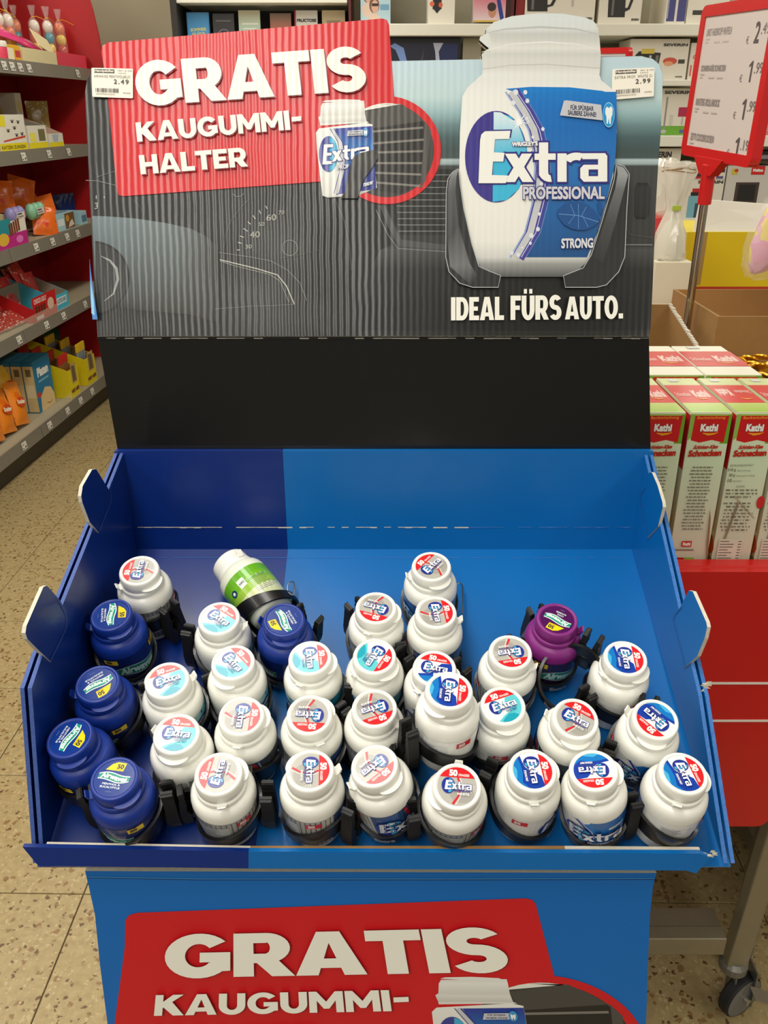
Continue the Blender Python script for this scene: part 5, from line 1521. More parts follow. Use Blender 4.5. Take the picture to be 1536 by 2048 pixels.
carton('blue_white_box', 'pale blue sweets box partly behind the header board, third shelf', 'box', GM(170, -0.04, z), 0.09, 0.12, 0.075, mat('card_paleblue', (168, 206, 216)), [('F', lambda p: p.rect(0.1, 0.2, 0.9, 0.7, (90, 130, 160)))])
for i, px in enumerate((122, 132, 142, 152)):
    t = thing('blue_pouch', 'dark blue pouch behind the pale blue box, ' + ('leftmost of four', 'second from the left', 'third from the left', 'rightmost of four')[i], 'sweets', group='dark blue pouches on the third shelf', mtx=GM(px, -0.24, z) @ RZ(-62))
    new_obj('pouch', pouch_mesh(0.075, 0.15, 0.03, mat('foil_blue', (22, 44, 110), 0.3, noise=0.15), i), t)

# --- fourth shelf
z = SHZ[3] + 0.0008
M, w = span(72, 142, -0.035, z)
tray_box('grey_tray', 'long open grey board tray with cyan front on the fourth shelf', 'box', M @ TL((w * 0.25, 0, 0)), w * 0.42, 0.40, 0.13, mat('card_cyan', (70, 180, 206), 0.5, noise=0.05), M_GCARD, cut=0.05, back=0.24, prints=[('F', lambda p: (p.rect(0.15, 0.2, 0.85, 0.5, (214, 226, 222)), p.up(), p.text('LUTSCHER', (0.2, 0.27), (0.8, 0.27), (0.2, 0.43), (60, 120, 150), 0.03)))])
def lolly_front(p):
    p.rect(0, 0, 1, 1, (196, 24, 28)); p.up(); p.ell(0.75, 0.5, 0.14, 0.25, (226, 190, 170), n=12); p.rect(0.1, 0.05, 0.4, 0.2, (230, 220, 210)); p.up()
    p.text('CHOCO LOLLY', (0.08, 0.72), (0.6, 0.72), (0.08, 0.92), (236, 226, 214), 0.03)
    for i in range(4): p.rect(0.1 + 0.11 * i, 0.3, 0.18 + 0.11 * i, 0.62, (90, 40, 20))
M, w = span(70, 116, -0.025, z)
tray_box('lolly_tray', 'red lolly tray at the front of the fourth shelf', 'box', M, w, 0.20, 0.125, mat('card_red', (200, 26, 30), 0.45, noise=0.05), M_GCARD, cut=0.055, back=0.16, prints=[('F', lolly_front)])
RP = foil('foil_redpack', [(206, 30, 36), (226, 70, 66), (230, 216, 206)], 26)
for i, (px, xl, zz, rx, ry) in enumerate(((30, -0.20, 0.05, -28, 6), (48, -0.22, 0.07, -30, 12), (62, -0.20, 0.09, -26, -8), (12, -0.18, 0.05, -35, -6), (78, -0.17, 0.03, -20, 4))):
    t = thing('lolly_pack', ('red lolly pack in the pile on the fourth shelf, ' + ('left middle', 'middle', 'topmost', 'leftmost', 'rightmost')[i]), 'sweets', group='red lolly packs on the fourth shelf', mtx=GM(px, xl, z + zz) @ Matrix.Rotation(R(rx), 4, 'X') @ Matrix.Rotation(R(ry), 4, 'Y'))
    new_obj('pouch', pouch_mesh(0.15, 0.17, 0.03, RP, i + 20), t)
CLB = foil('foil_clearsweets', [(214, 196, 176), (170, 60, 50), (226, 220, 200)], 55)
for i, (px, xl, rx) in enumerate(((8, -0.06, -60), (30, -0.05, -70), (54, -0.045, -68))):
    t = thing('sweets_bag', 'glossy mixed sweets bag lying at the front of the fourth shelf, ' + ('at the picture edge', 'middle one', 'beside the lolly tray')[i], 'sweets', group='mixed sweets bags on the fourth shelf', mtx=GM(px, xl - 0.02, z + 0.012) @ Matrix.Rotation(R(rx), 4, 'X'))
    new_obj('pouch', pouch_mesh(0.17, 0.15, 0.045, CLB, i + 30), t)

# --- lowest shelf
z = SHZ[4] + 0.0008
def wafer_front(p):
    p.rect(0, 0, 1, 1, (30, 118, 160)); p.up(); p.poly([(0.15, 0.0), (0.98, 0.0), (0.98, 0.2), (0.82, 0.36), (0.5, 0.42), (0.2, 0.28)], (226, 196, 140)); p.ell(0.12, 0.34, 0.1, 0.06, (200, 60, 40), n=10); p.up()
    p.text('Platen', (0.2, 0.66), (0.85, 0.66), (0.2, 0.84), (236, 236, 226), 0.06); p.rect(0.2, 0.56, 0.8, 0.6, (120, 176, 200)); p.line([(0.5, 0.1), (0.7, 0.06), (0.8, 0.1)], 0.015, (120, 80, 40))
wl = lambda p: (p.rect(0, 0.02, 1, 0.92, (214, 192, 136)), p.up(), p.rect(0.25, 0.72, 0.75, 0.86, (120, 104, 70)), p.rect(0.1, 0.3, 0.9, 0.55, (226, 212, 170)))
M_WB = mat('card_waferblue', (30, 110, 150), 0.45, noise=0.05)
Yw = gond_y(80, -0.10, z)
for i in range(5):
    M = TL(gond(-0.10 - 0.062 * i, Yw + 0.11, z)) @ RZ(90 + GA)
    carton('wafer_box', ('blue and cream wafer box facing the aisle on the lowest shelf', 'blue wafer box directly behind the facing one', 'blue wafer box third in the row', 'blue wafer box fourth in the row', 'blue wafer box at the back of the row')[i], 'box', M, 0.215, 0.058, 0.285, M_WB, [('F', wafer_front), ('L', wl), ('T', lambda p: p.rect(0.04, 0.06, 0.96, 0.94, (60, 150, 186)))], group='wafer boxes on the lowest shelf')
OB = foil('foil_orangebag', [(232, 110, 20), (238, 136, 30), (220, 76, 20)], 9)
def orange_print(p):
    pass
for i, (px, xl, zz, ry) in enumerate(((47, -0.08, 0.022, 12), (21, -0.09, 0.022, 11), (-3, -0.085, 0.022, 8), (30, -0.20, 0.06, 4))):
    M = GM(px, xl, z + zz) @ Matrix.Rotation(R(-16), 4, 'X') @ Matrix.Rotation(R(ry), 4, 'Y')
    t = thing('snack_bag', ('orange snack bag nearest the wafer boxes', 'orange snack bag in the middle of the lowest shelf bags', 'orange snack bag at the left picture edge, lowest shelf', 'yellow-topped snack bag behind the orange ones')[i], 'snack', group='orange snack bags on the lowest shelf', mtx=M)
    new_obj('pouch', pouch_mesh(0.14, 0.225, 0.055, OB if i < 3 else foil('foil_yellowbag', [(236, 176, 40), (238, 190, 60), (230, 150, 40)], 8), 40 + i), t)
    p = Print(lambda u, v, L: Vector(((u - 0.5) * 0.10, -0.0305 - 0.00005 * L, 0.05 + 0.13 * v)))
    p.ell(0.5, 0.5, 0.4, 0.2, (206, 70, 24), n=18); p.up(); p.text('Kracker', (0.14, 0.42), (0.86, 0.42), (0.14, 0.6), (238, 224, 196), 0.06)
    p.build('printed_front', INK, t)
def stick_tray(px, w_, xl, lab, dep, n, pale):
    Ya = gond_y(px, xl, z)
    M = TL(gond(xl, Ya, z)) @ RZ(90 + GA)
    def fr(p):
        p.rect(0.28, 0.38, 0.85, 0.95, (190, 160, 90)); p.up(); p.poly([(0.36, 0.42), (0.76, 0.42), (0.72, 0.85), (0.36, 0.9)], (110, 96, 70))
        p.up(); p.text('HAPS', (0.08, 0.12), (0.46, 0.12), (0.08, 0.24), (110, 40, 60), 0.05); p.text('HAPS', (0.54, 0.12), (0.92, 0.12), (0.54, 0.24), (110, 40, 60), 0.05)
    t = tray_box('yellow_tray', lab, 'box', M, w_, dep, 0.20, M_YB, M_KRAFT, cut=0.04, back=0.29, prints=[('F', fr)])
    return M
ORD = ('first', 'second', 'third', 'fourth', 'fifth'); ROW = ('front', 'second', 'third', 'rear')
stick_top = mat('stick_red', (196, 40, 30), 0.45); stick_br = mat('stick_brown', (150, 100, 52), 0.45, noise=0.15); stick_cl = mat('stick_clear', (150, 156, 160), 0.25, coat=0.4)
def stick_pack(M, x, y, h, pale, lab, grp):
    t = thing('stick_pack', lab, 'snack', group=grp, mtx=M @ TL((x, y, 0.005)))
    MB().bbox(-0.010, 0.010, -0.006, 0.006, 0, h, stick_cl if pale else stick_br, 0.002).build('tube', t)
    MB().bbox(-0.011, 0.011, -0.0065, 0.0065, h, h + 0.05, mat('stick_yellow', (232, 190, 40), 0.4) if pale else stick_top, 0.002).build('header', t)
M1 = stick_tray(153, 0.13, -0.03, 'yellow display tray of pretzel stick packs on the lowest shelf', 0.36, 9, False)
for i in range(20):
    stick_pack(M1, -0.046 + 0.023 * (i % 5), 0.05 + 0.075 * (i // 5), 0.185 + 0.018 * (i // 5), False, 'narrow brown stick pack, ' + ORD[i % 5] + ' in the ' + ROW[i // 5] + ' row of the left yellow tray', 'stick packs in the yellow tray')
M2 = stick_tray(186, 0.15, -0.03, 'yellow display tray right of the pretzel stick tray, lowest shelf', 0.36, 9, True)
for i in range(12):
    stick_pack(M2, -0.048 + 0.032 * (i % 4), 0.05 + 0.09 * (i // 4), 0.19 + 0.022 * (i // 4), True, 'clear stick pack, ' + ORD[i % 4] + ' in the ' + ROW[i // 4] + ' row of the right yellow tray', 'clear packs in the right yellow tray')

# ================================================================== BACK SHELVES
YR = 5.0
M_RSH = mat('rear_shelf_white', (232, 230, 214), 0.45, noise=0.03)
M_RBK = mat('rear_back', (150, 144, 122), 0.7, noise=0.05)
M_RDK = mat('rear_dark', (44, 40, 34), 0.6, noise=0.1)
def rz(py, Y=YR): return at_y(768, py, Y).z
def rx(px, py, Y=YR): return at_y(px, py, Y).x
rs = thing('appliance_shelf', 'long beige wall shelf with white edges holding appliance boxes', 'shelf', (0, YR, 0))
def rpart(o):
    if o.parent is rs: o.location = (0, -YR, 0)
    return o
XD, XE = rx(699, 50), 3.2
RZS = [rz(47), 1.845, rz(271), 1.125, 0.70, 0.25]
for k, z in enumerate(RZS):
    rpart(MB().bbox(XD + 0.01, XE, YR, YR + 0.55, z - (0.055 if k != 1 else 0.03), z, M_RSH, 0.004).build('shelf_board', rs))
rpart(MB().box(XD, XE, YR + 0.555, YR + 0.58, 0, 2.75, M_RBK).build('back_panel', rs))
rpart(MB().box(XD - 0.004, XD + 0.008, YR + 0.01, YR + 0.55, 0, 2.75, mat('upright_red', (92, 22, 20), 0.5)).build('upright', rs))
xg = rx(945, 100)
rpart(MB().box(xg - 0.045, xg + 0.05, YR + 0.06, YR + 0.10, RZS[2] + 0.005, RZS[0] - 0.06, M_RBK).build('upright', rs))
bk_ = thing('book_shelf', 'dark backed wall shelf with upright books, white top edge', 'shelf', (rx(520, 50), YR, 0))
def bpart(o):
    o.location = (-rx(520, 50), -YR, 0); return o
XB0 = rx(345, 60)
bpart(MB().box(XB0, XB0 + 0.03, YR - 0.01, YR + 0.5, 0, 2.7, M_RDK).build('upright', bk_))
bpart(MB().box(XB0 + 0.03, XD - 0.008, YR + 0.40, YR + 0.43, 0, 2.7, M_RDK).build('back_panel', bk_))
bpart(MB().bbox(XB0 + 0.031, XD - 0.01, YR, YR + 0.39, rz(6), rz(6) + 0.04, M_RSH, 0.003).build('shelf_board', bk_))
ZBK = 1.975
bpart(MB().bbox(XB0 + 0.031, XD - 0.01, YR, YR + 0.39, ZBK - 0.03, ZBK, M_RSH, 0.003).build('shelf_board', bk_))
def book(x0, x1, ytop, label, cover, fn):
    X0, X1 = rx(x0, 50, YR + 0.08), rx(x1, 50, YR + 0.08)
    h = rz(ytop, YR + 0.08) - ZBK
    t = thing('book', label, 'book', group='books facing out on the wall shelf', mtx=TL(((X0 + X1) / 2, YR + 0.08, ZBK + 0.001)) @ Matrix.Rotation(R(-5), 4, 'X'))
    w = X1 - X0
    MB().bbox(-w / 2, w / 2, 0, 0.022, 0, h, cover, 0.001).build('cover', t)
    MB().box(-w / 2 + 0.003, w / 2 - 0.0004, 0.003, 0.019, 0.003, h + 0.0006, mat('paper', (226, 218, 196), 0.8)).build('pages', t)
    p = Print(face_fn('F', w, 0.022, h)); fn(p); p.build('printed_cover', INK, t)
cv = lambda n, c: mat('cover_' + n, c, 0.4, noise=0.06, scale=15)
book(373, 418, 24, 'sky blue book with yellow lettering, leftmost on the shelf', cv('blue', (50, 130, 190)), lambda p: (p.rect(0.05, 0.4, 0.95, 0.98, (70, 150, 206)), p.up(), p.text('SOMMER', (0.15, 0.52), (0.85, 0.54), (0.15, 0.6), (222, 206, 90), 0.03), p.text('GLÜCK', (0.2, 0.42), (0.8, 0.44), (0.2, 0.5), (222, 206, 90), 0.03), p.ell(0.3, 0.32, 0.2, 0.08, (226, 220, 206), n=12), p.ell(0.75, 0.3, 0.16, 0.08, (190, 90, 50), n=12)))
book(425, 468, 27, 'black book with a purple round emblem', cv('black', (34, 32, 34)), lambda p: (p.ring(0.5, 0.42, 0.26, 0.31, (120, 100, 120), ry=0.6), p.text('NACHT', (0.24, 0.4), (0.76, 0.4), (0.24, 0.46), (190, 90, 130), 0.04), p.rect(0.15, 0.8, 0.85, 0.83, (110, 108, 110))))
book(477, 520, 20, 'sea green book with a pale cover band', cv('seagreen', (150, 186, 166)), lambda p: (p.rows([((0, 0.05), (1, 0.05), (60, 120, 110)), ((0, 0.5), (1, 0.5), (170, 200, 180)), ((0, 1), (1, 1), (206, 200, 170))]), p.up(), p.rect(0.15, 0.66, 0.9, 0.7, (226, 226, 214)), p.rect(0.2, 0.55, 0.8, 0.58, (226, 226, 214))))
book(540, 582, 26, 'reddish brown book between green and white books', cv('brown', (140, 84, 60)), lambda p: (p.rows([((0, 0), (1, 0), (90, 50, 40)), ((0, 0.6), (1, 0.6), (166, 96, 70)), ((0, 1), (1, 1), (120, 100, 80))]), p.up(), p.ell(0.5, 0.5, 0.3, 0.12, (190, 110, 90), n=14)))
book(589, 635, 20, 'white book titled FRUCTOSE with red spine', cv('white', (216, 212, 200)), lambda p: (p.rect(0, 0, 0.07, 1, (180, 30, 60)), p.up(), p.text('FRUCTOSE', (0.1, 0.72), (0.95, 0.72), (0.1, 0.8), (60, 56, 50), 0.06), p.ell(0.28, 0.52, 0.17, 0.1, (150, 180, 50), n=16), p.ell(0.65, 0.35, 0.22, 0.12, (190, 186, 176), n=12)))
book(644, 690, 20, 'cream book at the right end of the book shelf', cv('cream', (190, 170, 126)), lambda p: (p.rows([((0, 0), (1, 0), (160, 130, 90)), ((0, 1), (1, 1), (206, 190, 150))]), p.up(), p.rect(0.2, 0.7, 0.8, 0.76, (150, 130, 100))))

def rbox(x0, x1, ytop, zb, label, m_, prints, depth=0.26, Y=YR + 0.05, name='appliance_box', cat='box', group=None, h=None):
    ymid = (ytop + 60) / 2
    X0, X1 = rx(x0, ytop, Y), rx(x1, ytop, Y)
    h = h or rz(ytop, Y) - zb
    return carton(name, label, cat, TL(((X0 + X1) / 2, Y, zb + 0.0008)), X1 - X0, depth, h, m_, prints, group)
z = RZS[0]
M_BOXW = mat('box_white', (226, 220, 204), 0.5, noise=0.03)
def kettle(p, x, y, s=1.0):
    p.poly([(x - 0.16 * s, y), (x + 0.16 * s, y), (x + 0.13 * s, y + 0.62 * s), (x - 0.10 * s, y + 0.62 * s), (x - 0.19 * s, y + 0.5 * s)], (40, 38, 36)); p.up()
    p.line([(x + 0.13 * s, y + 0.55 * s), (x + 0.30 * s, y + 0.6 * s), (x + 0.33 * s, y + 0.4 * s), (x + 0.22 * s, y + 0.12 * s), (x + 0.15 * s, y + 0.1 * s)], 0.05 * s, (40, 38, 36)); p.rect(x - 0.10 * s, y + 0.03, x - 0.06 * s, y + 0.55 * s, (110, 106, 100)); p.up()
def girls(p):
    p.rect(0, 0, 1, 1, (176, 206, 214)); p.up()
    for x, y in ((0.24, 0.62), (0.46, 0.40)):
        p.ell(x, y, 0.17, 0.17, (120, 84, 62), n=16); p.up(); p.ell(x + 0.02, y - 0.03, 0.12, 0.14, (214, 170, 146), n=14); p.up(); p.rect(x - 0.08, y - 0.02, x + 0.13, y + 0.04, (50, 34, 30)); p.ell(x, y - 0.32, 0.2, 0.16, (222, 196, 176), n=12); p.up()
    p.rect(0.68, 0.55, 0.95, 0.7, (90, 150, 180)); p.rect(0.66, 0.3, 0.95, 0.42, (110, 160, 186)); p.up(); p.rect(0.7, 0.58, 0.8, 0.67, (190, 220, 226)); p.rect(0.83, 0.58, 0.93, 0.67, (190, 220, 226))
rbox(721, 781, 0, z, 'pale blue box printed with two people in sunglasses', mat('box_sky', (150, 190, 204), 0.45), [('F', girls)], 0.2, h=0.21)
rbox(858, 912, -60, z, 'tall white box with a dark appliance picture, top shelf', M_BOXW, [('F', lambda p: (p.poly([(0.16, 0.28), (0.5, 0.28), (0.48, 0.95), (0.2, 0.95)], (36, 36, 38)), p.poly([(0.2, 0.28), (0.46, 0.28), (0.33, 0.2)], (36, 36, 38)), p.ell(0.14, 0.38, 0.09, 0.05, (222, 110, 70), n=12), p.ell(0.46, 0.36, 0.08, 0.05, (206, 90, 60), n=12)))], 0.2)
def toy(p):
    p.rows([((0, 0), (1, 0), (222, 206, 206)), ((0, 0.5), (1, 0.5), (214, 90, 120)), ((0, 0.72), (1, 0.72), (40, 40, 60)), ((0, 1), (1, 1), (24, 30, 50))]); p.up()
    p.line([(0.9, 0.05), (0.8, 0.3), (0.72, 0.5), (0.9, 0.7)], 0.12, (40, 60, 140)); p.ell(0.72, 0.62, 0.2, 0.16, (50, 70, 150), n=14); p.up(); p.ell(0.66, 0.66, 0.05, 0.05, (90, 190, 60), n=8); p.ell(0.8, 0.6, 0.05, 0.05, (220, 60, 60), n=8); p.ell(0.58, 0.2, 0.13, 0.13, (196, 140, 110), n=12); p.up(); p.ell(0.56, 0.27, 0.14, 0.08, (60, 44, 40), n=12); p.rect(0, 0, 0.8, 0.03, (206, 170, 60))
rbox(951, 1016, -70, z + 0.01, 'colourful box with blue figure and red flash, top shelf', mat('box_toy', (206, 196, 190), 0.45), [('F', toy)], 0.2)
rbox(1017, 1033, -60, z, 'narrow dark red box standing beside the colourful box', mat('box_darkred', (84, 22, 20), 0.5, noise=0.1), [('F', lambda p: p.rect(0.1, 0.1, 0.5, 0.9, (50, 20, 20)))], 0.2)
rbox(1036, 1054, -60, z, 'narrow brown-red box left of the kettle boxes', mat('box_brownred', (110, 30, 26), 0.5, noise=0.1), [('F', lambda p: p.rect(0.2, 0.05, 0.9, 0.9, (134, 26, 24)))], 0.2)
def kb1(p):
    kettle(p, 0.18, 0.22, 0.9); p.ell(0.44, 0.72, 0.06, 0.12, (206, 60, 70), n=12); p.rect(0.42, 0.45, 0.46, 0.6, (90, 80, 70)); p.rect(0.66, 0.3, 0.69, 0.7, (190, 186, 176)); p.ell(0.9, 0.66, 0.09, 0.1, (206, 60, 70), n=12); p.up(); p.text('SEVERIN', (0.86, 0.08), (0.97, 0.08), (0.86, 0.12), (70, 66, 60), 0.05)
rbox(1055, 1198, -70, z, 'wide white kettle box on the top shelf', M_BOXW, [('F', kb1)], 0.24)
def kb2(p):
    kettle(p, 0.42, 0.12, 1.25); p.ell(0.90, 0.75, 0.08, 0.1, (206, 60, 60), n=12); p.rect(0.82, 0.5, 0.95, 0.6, (80, 76, 66)); p.up(); p.text('SEVERIN', (0.78, 0.06), (0.96, 0.06), (0.78, 0.1), (70, 66, 60), 0.05)
rbox(1206, 1293, -70, z, 'white box with a large dark kettle picture, top shelf', M_BOXW, [('F', kb2)], 0.24)
rbox(1342, 1384, -70, z, 'white box with two dark blue stripes, top shelf', M_BOXW, [('F', lambda p: (p.rect(0.08, 0.05, 0.46, 0.98, (70, 70, 130)), p.rect(0.58, 0.05, 0.98, 0.98, (70, 70, 130)), p.up(), p.rect(0.1, 0.1, 0.14, 0.9, (180, 186, 200))))], 0.3)
rbox(1386, 1470, -70, z, 'white appliance box behind the price sign, top shelf', M_BOXW, [('F', lambda p: p.rect(0.14, 0.16, 0.4, 0.24, (60, 58, 50)))], 0.24)
z = RZS[1]
def tv(p):
    p.rect(0.0, 0.0, 1, 1, (18, 20, 30)); p.up(); p.rect(0.02, 0.05, 0.96, 0.86, (26, 30, 50)); p.rect(0.72, 0.06, 0.96, 0.84, (30, 40, 86)); p.up()
    p.line([(0.06, 0.82), (0.16, 0.72), (0.22, 0.42), (0.25, 0.1)], [0.10, 0.12, 0.09, 0.08], (120, 150, 210)); p.poly([(0.62, 0.86), (0.76, 0.86), (0.7, 0.66), (0.74, 0.12), (0.68, 0.12), (0.65, 0.66)], (180, 184, 206)); p.up(); p.poly([(0.4, 0.1), (0.5, 0.75), (0.46, 0.2)], (70, 70, 74)); p.ell(0.78, 0.1, 0.14, 0.05, (70, 84, 170), n=12)
rbox(776, 922, 74, z, 'dark blue screen box in the niche under the top shelf', mat('box_nightblue', (20, 24, 44), 0.35, noise=0.1), [('F', tv)], 0.2)
def grill(p):
    p.text('SEVERIN', (0.56, 0.82), (0.97, 0.82), (0.56, 0.89), (70, 68, 64), 0.05); p.poly([(0.12, 0.2), (0.5, 0.2), (0.53, 0.66), (0.16, 0.7), (0.10, 0.6)], (40, 38, 36)); p.up(); p.poly([(0.2, 0.64), (0.42, 0.64), (0.42, 0.76), (0.2, 0.76)], (214, 190, 70)); p.rect(0.34, 0.25, 0.38, 0.6, (190, 186, 176)); p.rect(0.45, 0.25, 0.5, 0.6, (120, 116, 108)); p.ell(0.7, 0.46, 0.12, 0.09, (206, 84, 60), n=14); p.up(); p.ell(0.68, 0.40, 0.08, 0.06, (226, 160, 120), n=10); p.rect(0.84, 0.4, 0.95, 0.5, (70, 66, 56)); p.rect(0.82, 0.06, 0.94, 0.09, (110, 104, 96))
rbox(1262, 1381, 78, z, 'white toaster box below the top shelf with SEVERIN lettering', M_BOXW, [('F', grill)], 0.24)
rbox(1384, 1480, 86, z, 'white box with red drawing, half hidden by the price sign', M_BOXW, [('F', lambda p: (p.ring(0.12, 0.62, 0.04, 0.06, (206, 60, 60)), p.rect(0.03, 0.1, 0.06, 0.4, (206, 90, 80))))], 0.24)
z = RZS[2]
def blender(p):
    p.text('SEVERIN', (0.18, 0.88), (0.99, 0.88), (0.18, 0.95), (70, 68, 64), 0.05); p.rect(0, 0, 1, 0.2, (110, 170, 50)); p.up(); p.rect(0.26, 0.08, 0.31, 0.82, (150, 148, 140)); p.ell(0.28, 0.08, 0.09, 0.04, (190, 186, 180), n=10); p.poly([(0.66, 0.4), (0.94, 0.4), (0.92, 0.6), (0.66, 0.6)], (176, 40, 80)); p.rect(0.78, 0.22, 0.83, 0.4, (190, 186, 176)); p.rect(0.42, 0.2, 0.52, 0.44, (206, 202, 190)); p.rect(0.76, 0.04, 0.98, 0.12, (90, 100, 140))
rbox(1318, 1386, 177, z, 'white hand blender box with green foot on the middle shelf', M_BOXW, [('F', blender)], 0.22)
rbox(1502, 1590, 203, z, 'grey box with red top stripe right of the price sign', mat('box_grey', (176, 170, 166), 0.5, noise=0.04), [('F', lambda p: (p.rect(0, 0.9, 1, 1, (206, 50, 40)), p.rect(0, 0, 1, 0.12, (206, 110, 110)), p.up(), p.ell(0.25, 0.35, 0.2, 0.2, (110, 140, 60), n=12), p.ell(0.3, 0.55, 0.15, 0.14, (226, 220, 214), n=12)))], 0.2)
z = RZS[3]
def sev(p):
    p.text('SEVERIN', (0.02, 0.88), (0.72, 0.88), (0.02, 0.96), (60, 58, 56), 0.05); p.rect(0.05, 0.2, 0.5, 0.6, (200, 196, 186))
rbox(1296, 1364, 297, z, 'white appliance box behind the cellophane bags on the lower shelf', M_BOXW, [('F', sev)], 0.24)
def sev2(p):
    p.text('SEVERIN', (0.36, 0.66), (0.97, 0.66), (0.36, 0.71), (60, 58, 56), 0.05); p.rect(0.18, 0.1, 0.6, 0.46, (120, 176, 190)); p.up(); p.rect(0.36, 0.1, 0.58, 0.34, (60, 80, 96)); p.rect(0.22, 0.46, 0.58, 0.52, (46, 36, 34)); p.rect(0.25, 0.52, 0.52, 0.58, (190, 40, 40)); p.rect(0.8, 0.16, 0.93, 0.22, (70, 66, 60)); p.rect(0.84, 0.84, 0.97, 0.9, (56, 52, 50)); p.rect(0.78, 0.74, 0.95, 0.78, (90, 90, 140)); p.poly([(0.28, 0.74), (0.5, 0.74), (0.5, 0.98), (0.4, 0.98)], (70, 40, 40)); p.rect(0.28, 0.74, 0.45, 0.77, (190, 40, 50)); p.rect(0.1, 0.725, 1, 0.73, (150, 144, 130))
rbox(1372, 1455, 325, z, 'white SEVERIN box with turquoise machine picture behind the sign pole', M_BOXW, [('F', sev2)], 0.24)
def mel(p):
    p.rect(0.2, 0.08, 0.66, 0.72, (70, 58, 50)); p.up(); p.rect(0.26, 0.4, 0.6, 0.68, (34, 30, 28)); p.ell(0.42, 0.26, 0.16, 0.12, (120, 80, 60), n=14); p.rect(0.46, 0.85, 0.72, 1.0, (206, 34, 30)); p.rect(0.08, 0.85, 0.2, 0.95, (206, 190, 70)); p.up(); p.text('Melitta', (0.49, 0.9), (0.69, 0.9), (0.49, 0.95), (236, 226, 216), 0.08); p.ell(0.17, 0.92, 0.04, 0.03, (200, 60, 40), n=10)
rbox(1457, 1560, 332, z, 'pale box with red emblem and dark coffee machine picture', mat('box_pale', (206, 202, 192), 0.5, noise=0.04), [('F', mel)], 0.26)
t = rbox(1496, 1580, 318, z + 0.325, 'black appliance box lying on top of the coffee machine box', M_RDK, [('F', lambda p: p.rect(0.3, 0.2, 0.5, 0.6, (150, 140, 150)))], 0.22, h=0.05)

# small red framed sign behind the header board
def sign_frame(name, label, corners, th, fr, m_red, writer, extra=None):
    """corners TL, TR, BR, BL of the frame in space"""
    tl, tr, br, bl = corners
    o0 = (bl + br) / 2
    t = thing(name, label, 'sign', tuple(o0))
    n = (br - bl).cross(tl - bl).normalized()
    ex, ey = (tr - tl).normalized(), (tl - bl).normalized()
    W, H = (tr - tl).length, (tl - bl).length
    b = MB()
    mm = lambda u, v, k: bl + (br - bl) * (u / W) + (tl - bl) * (v / H) + n * k - o0
    def bar(u0, u1, v0, v1):
        b.hexa([mm(u0, v0, -th), mm(u1, v0, -th), mm(u1, v1, -th), mm(u0, v1, -th), mm(u0, v0, 0.003), mm(u1, v0, 0.003), mm(u1, v1, 0.003), mm(u0, v1, 0.003)], m_red)
    c = fr * 0.9
    bar(0, fr, c, H - c); bar(W - fr, W, c, H - c); bar(c, W - c, 0, fr); bar(c, W - c, H - fr, H)
    for (u, v, a0) in ((c, c, 180), (W - c, c, 270), (W - c, H - c, 0), (c, H - c, 90)):
        pts = [mm(u, v, 0.003)] + [mm(u + c * math.cos(R(a0 + 15 * k)), v + c * math.sin(R(a0 + 15 * k)), 0.003) for k in range(7)]
        b.slab(pts, -n, th + 0.003, m_red)
    b.build('frame', t)
    p = Print(lambda x, y, L: mm(x * W, y * H, 0.0005 + 0.00005 * L))
    writer(p)
    pr_ = p.build('paper_sheet', INK, t)
    return t, mm, W, H
M_REDF = mat('frame_red', (206, 24, 26), 0.35, noise=0.04, coat=0.3)
Ys = 3.0
sign_frame('price_sign', 'small red framed price sign standing behind the display header', [at_y(1196, 96, Ys + 0.10), at_y(1262, 67, Ys - 0.06), at_y(1240, 330, Ys - 0.06), at_y(1180, 320, Ys + 0.10)], 0.012, 0.016, M_REDF, lambda p: (p.rect(0.04, 0.04, 0.96, 0.96, (206, 196, 196)), p.up(2), p.rect(0.1, 0.8, 0.6, 0.84, (160, 150, 150))))
t = thing('sign_stand', 'steel pole under the small price sign behind the header board', 'stand', (at_y(1210, 325, Ys).x, Ys, 0))
MB().lathe([(0.012, 0.012), (0.012, at_y(1210, 325, Ys).z - 0.002)], mat('chrome', (190, 186, 176), 0.2, metal=1.0), 14).build('pole', t, smooth=40)
MB().lathe([(0.13, 0), (0.13, 0.008), (0.02, 0.012)], mat('chrome', (190, 186, 176)), 24).build('foot', t)

# ================================================================== PROMOTION TABLE ON THE RIGHT
TZ = 1.040
M_TRED = mat('table_red', (196, 20, 18), 0.38, noise=0.05, scale=5, coat=0.15)
M_STEEL = mat('leg_steel', (150, 142, 118), 0.42, metal=0.55, noise=0.08, scale=40)
tb = thing('promotion_table', 'red clad trolley table on grey steel legs with castors', 'table', (0.3, 1.16, 0))
def tpart(o):
    if o.parent is tb: o.location = (-0.3, -1.16, 0)
    return o
XL, XR = -0.12, 0.668
b = MB()
c = 0.018
pan = [(XL, 0.56), (XR - c, 0.56)] + [(XR - c + c * math.sin(R(a)), 0.56 + c - c * math.cos(R(a))) for a in (30, 60, 90)] + [(XR, 1.066), (XL, 1.066)]
b.slab([(x, 1.13, z_) for x, z_ in pan], (0, 1, 0), 0.012, M_TRED)
b.bbox(XL, XR, 1.1425, 1.170, 1.046, 1.068, M_TRED, 0.004)
fp = tpart(b.build('front_panel', tb))
for zz in (at_y(1480, 1366, 1.13).z, at_y(1480, 1441, 1.13).z):
    tpart(MB().box(XL, XR - 0.0005, 1.1285, 1.1298, zz - 0.0018, zz + 0.0018, mat('line_white', (226, 222, 208), 0.5)).build('white_line', fp))
tpart(MB().bbox(XL, 0.775, 1.171, 2.35, TZ - 0.03, TZ, mat('table_top', (150, 60, 50), 0.6, noise=0.1), 0.003).build('table_top', tb))
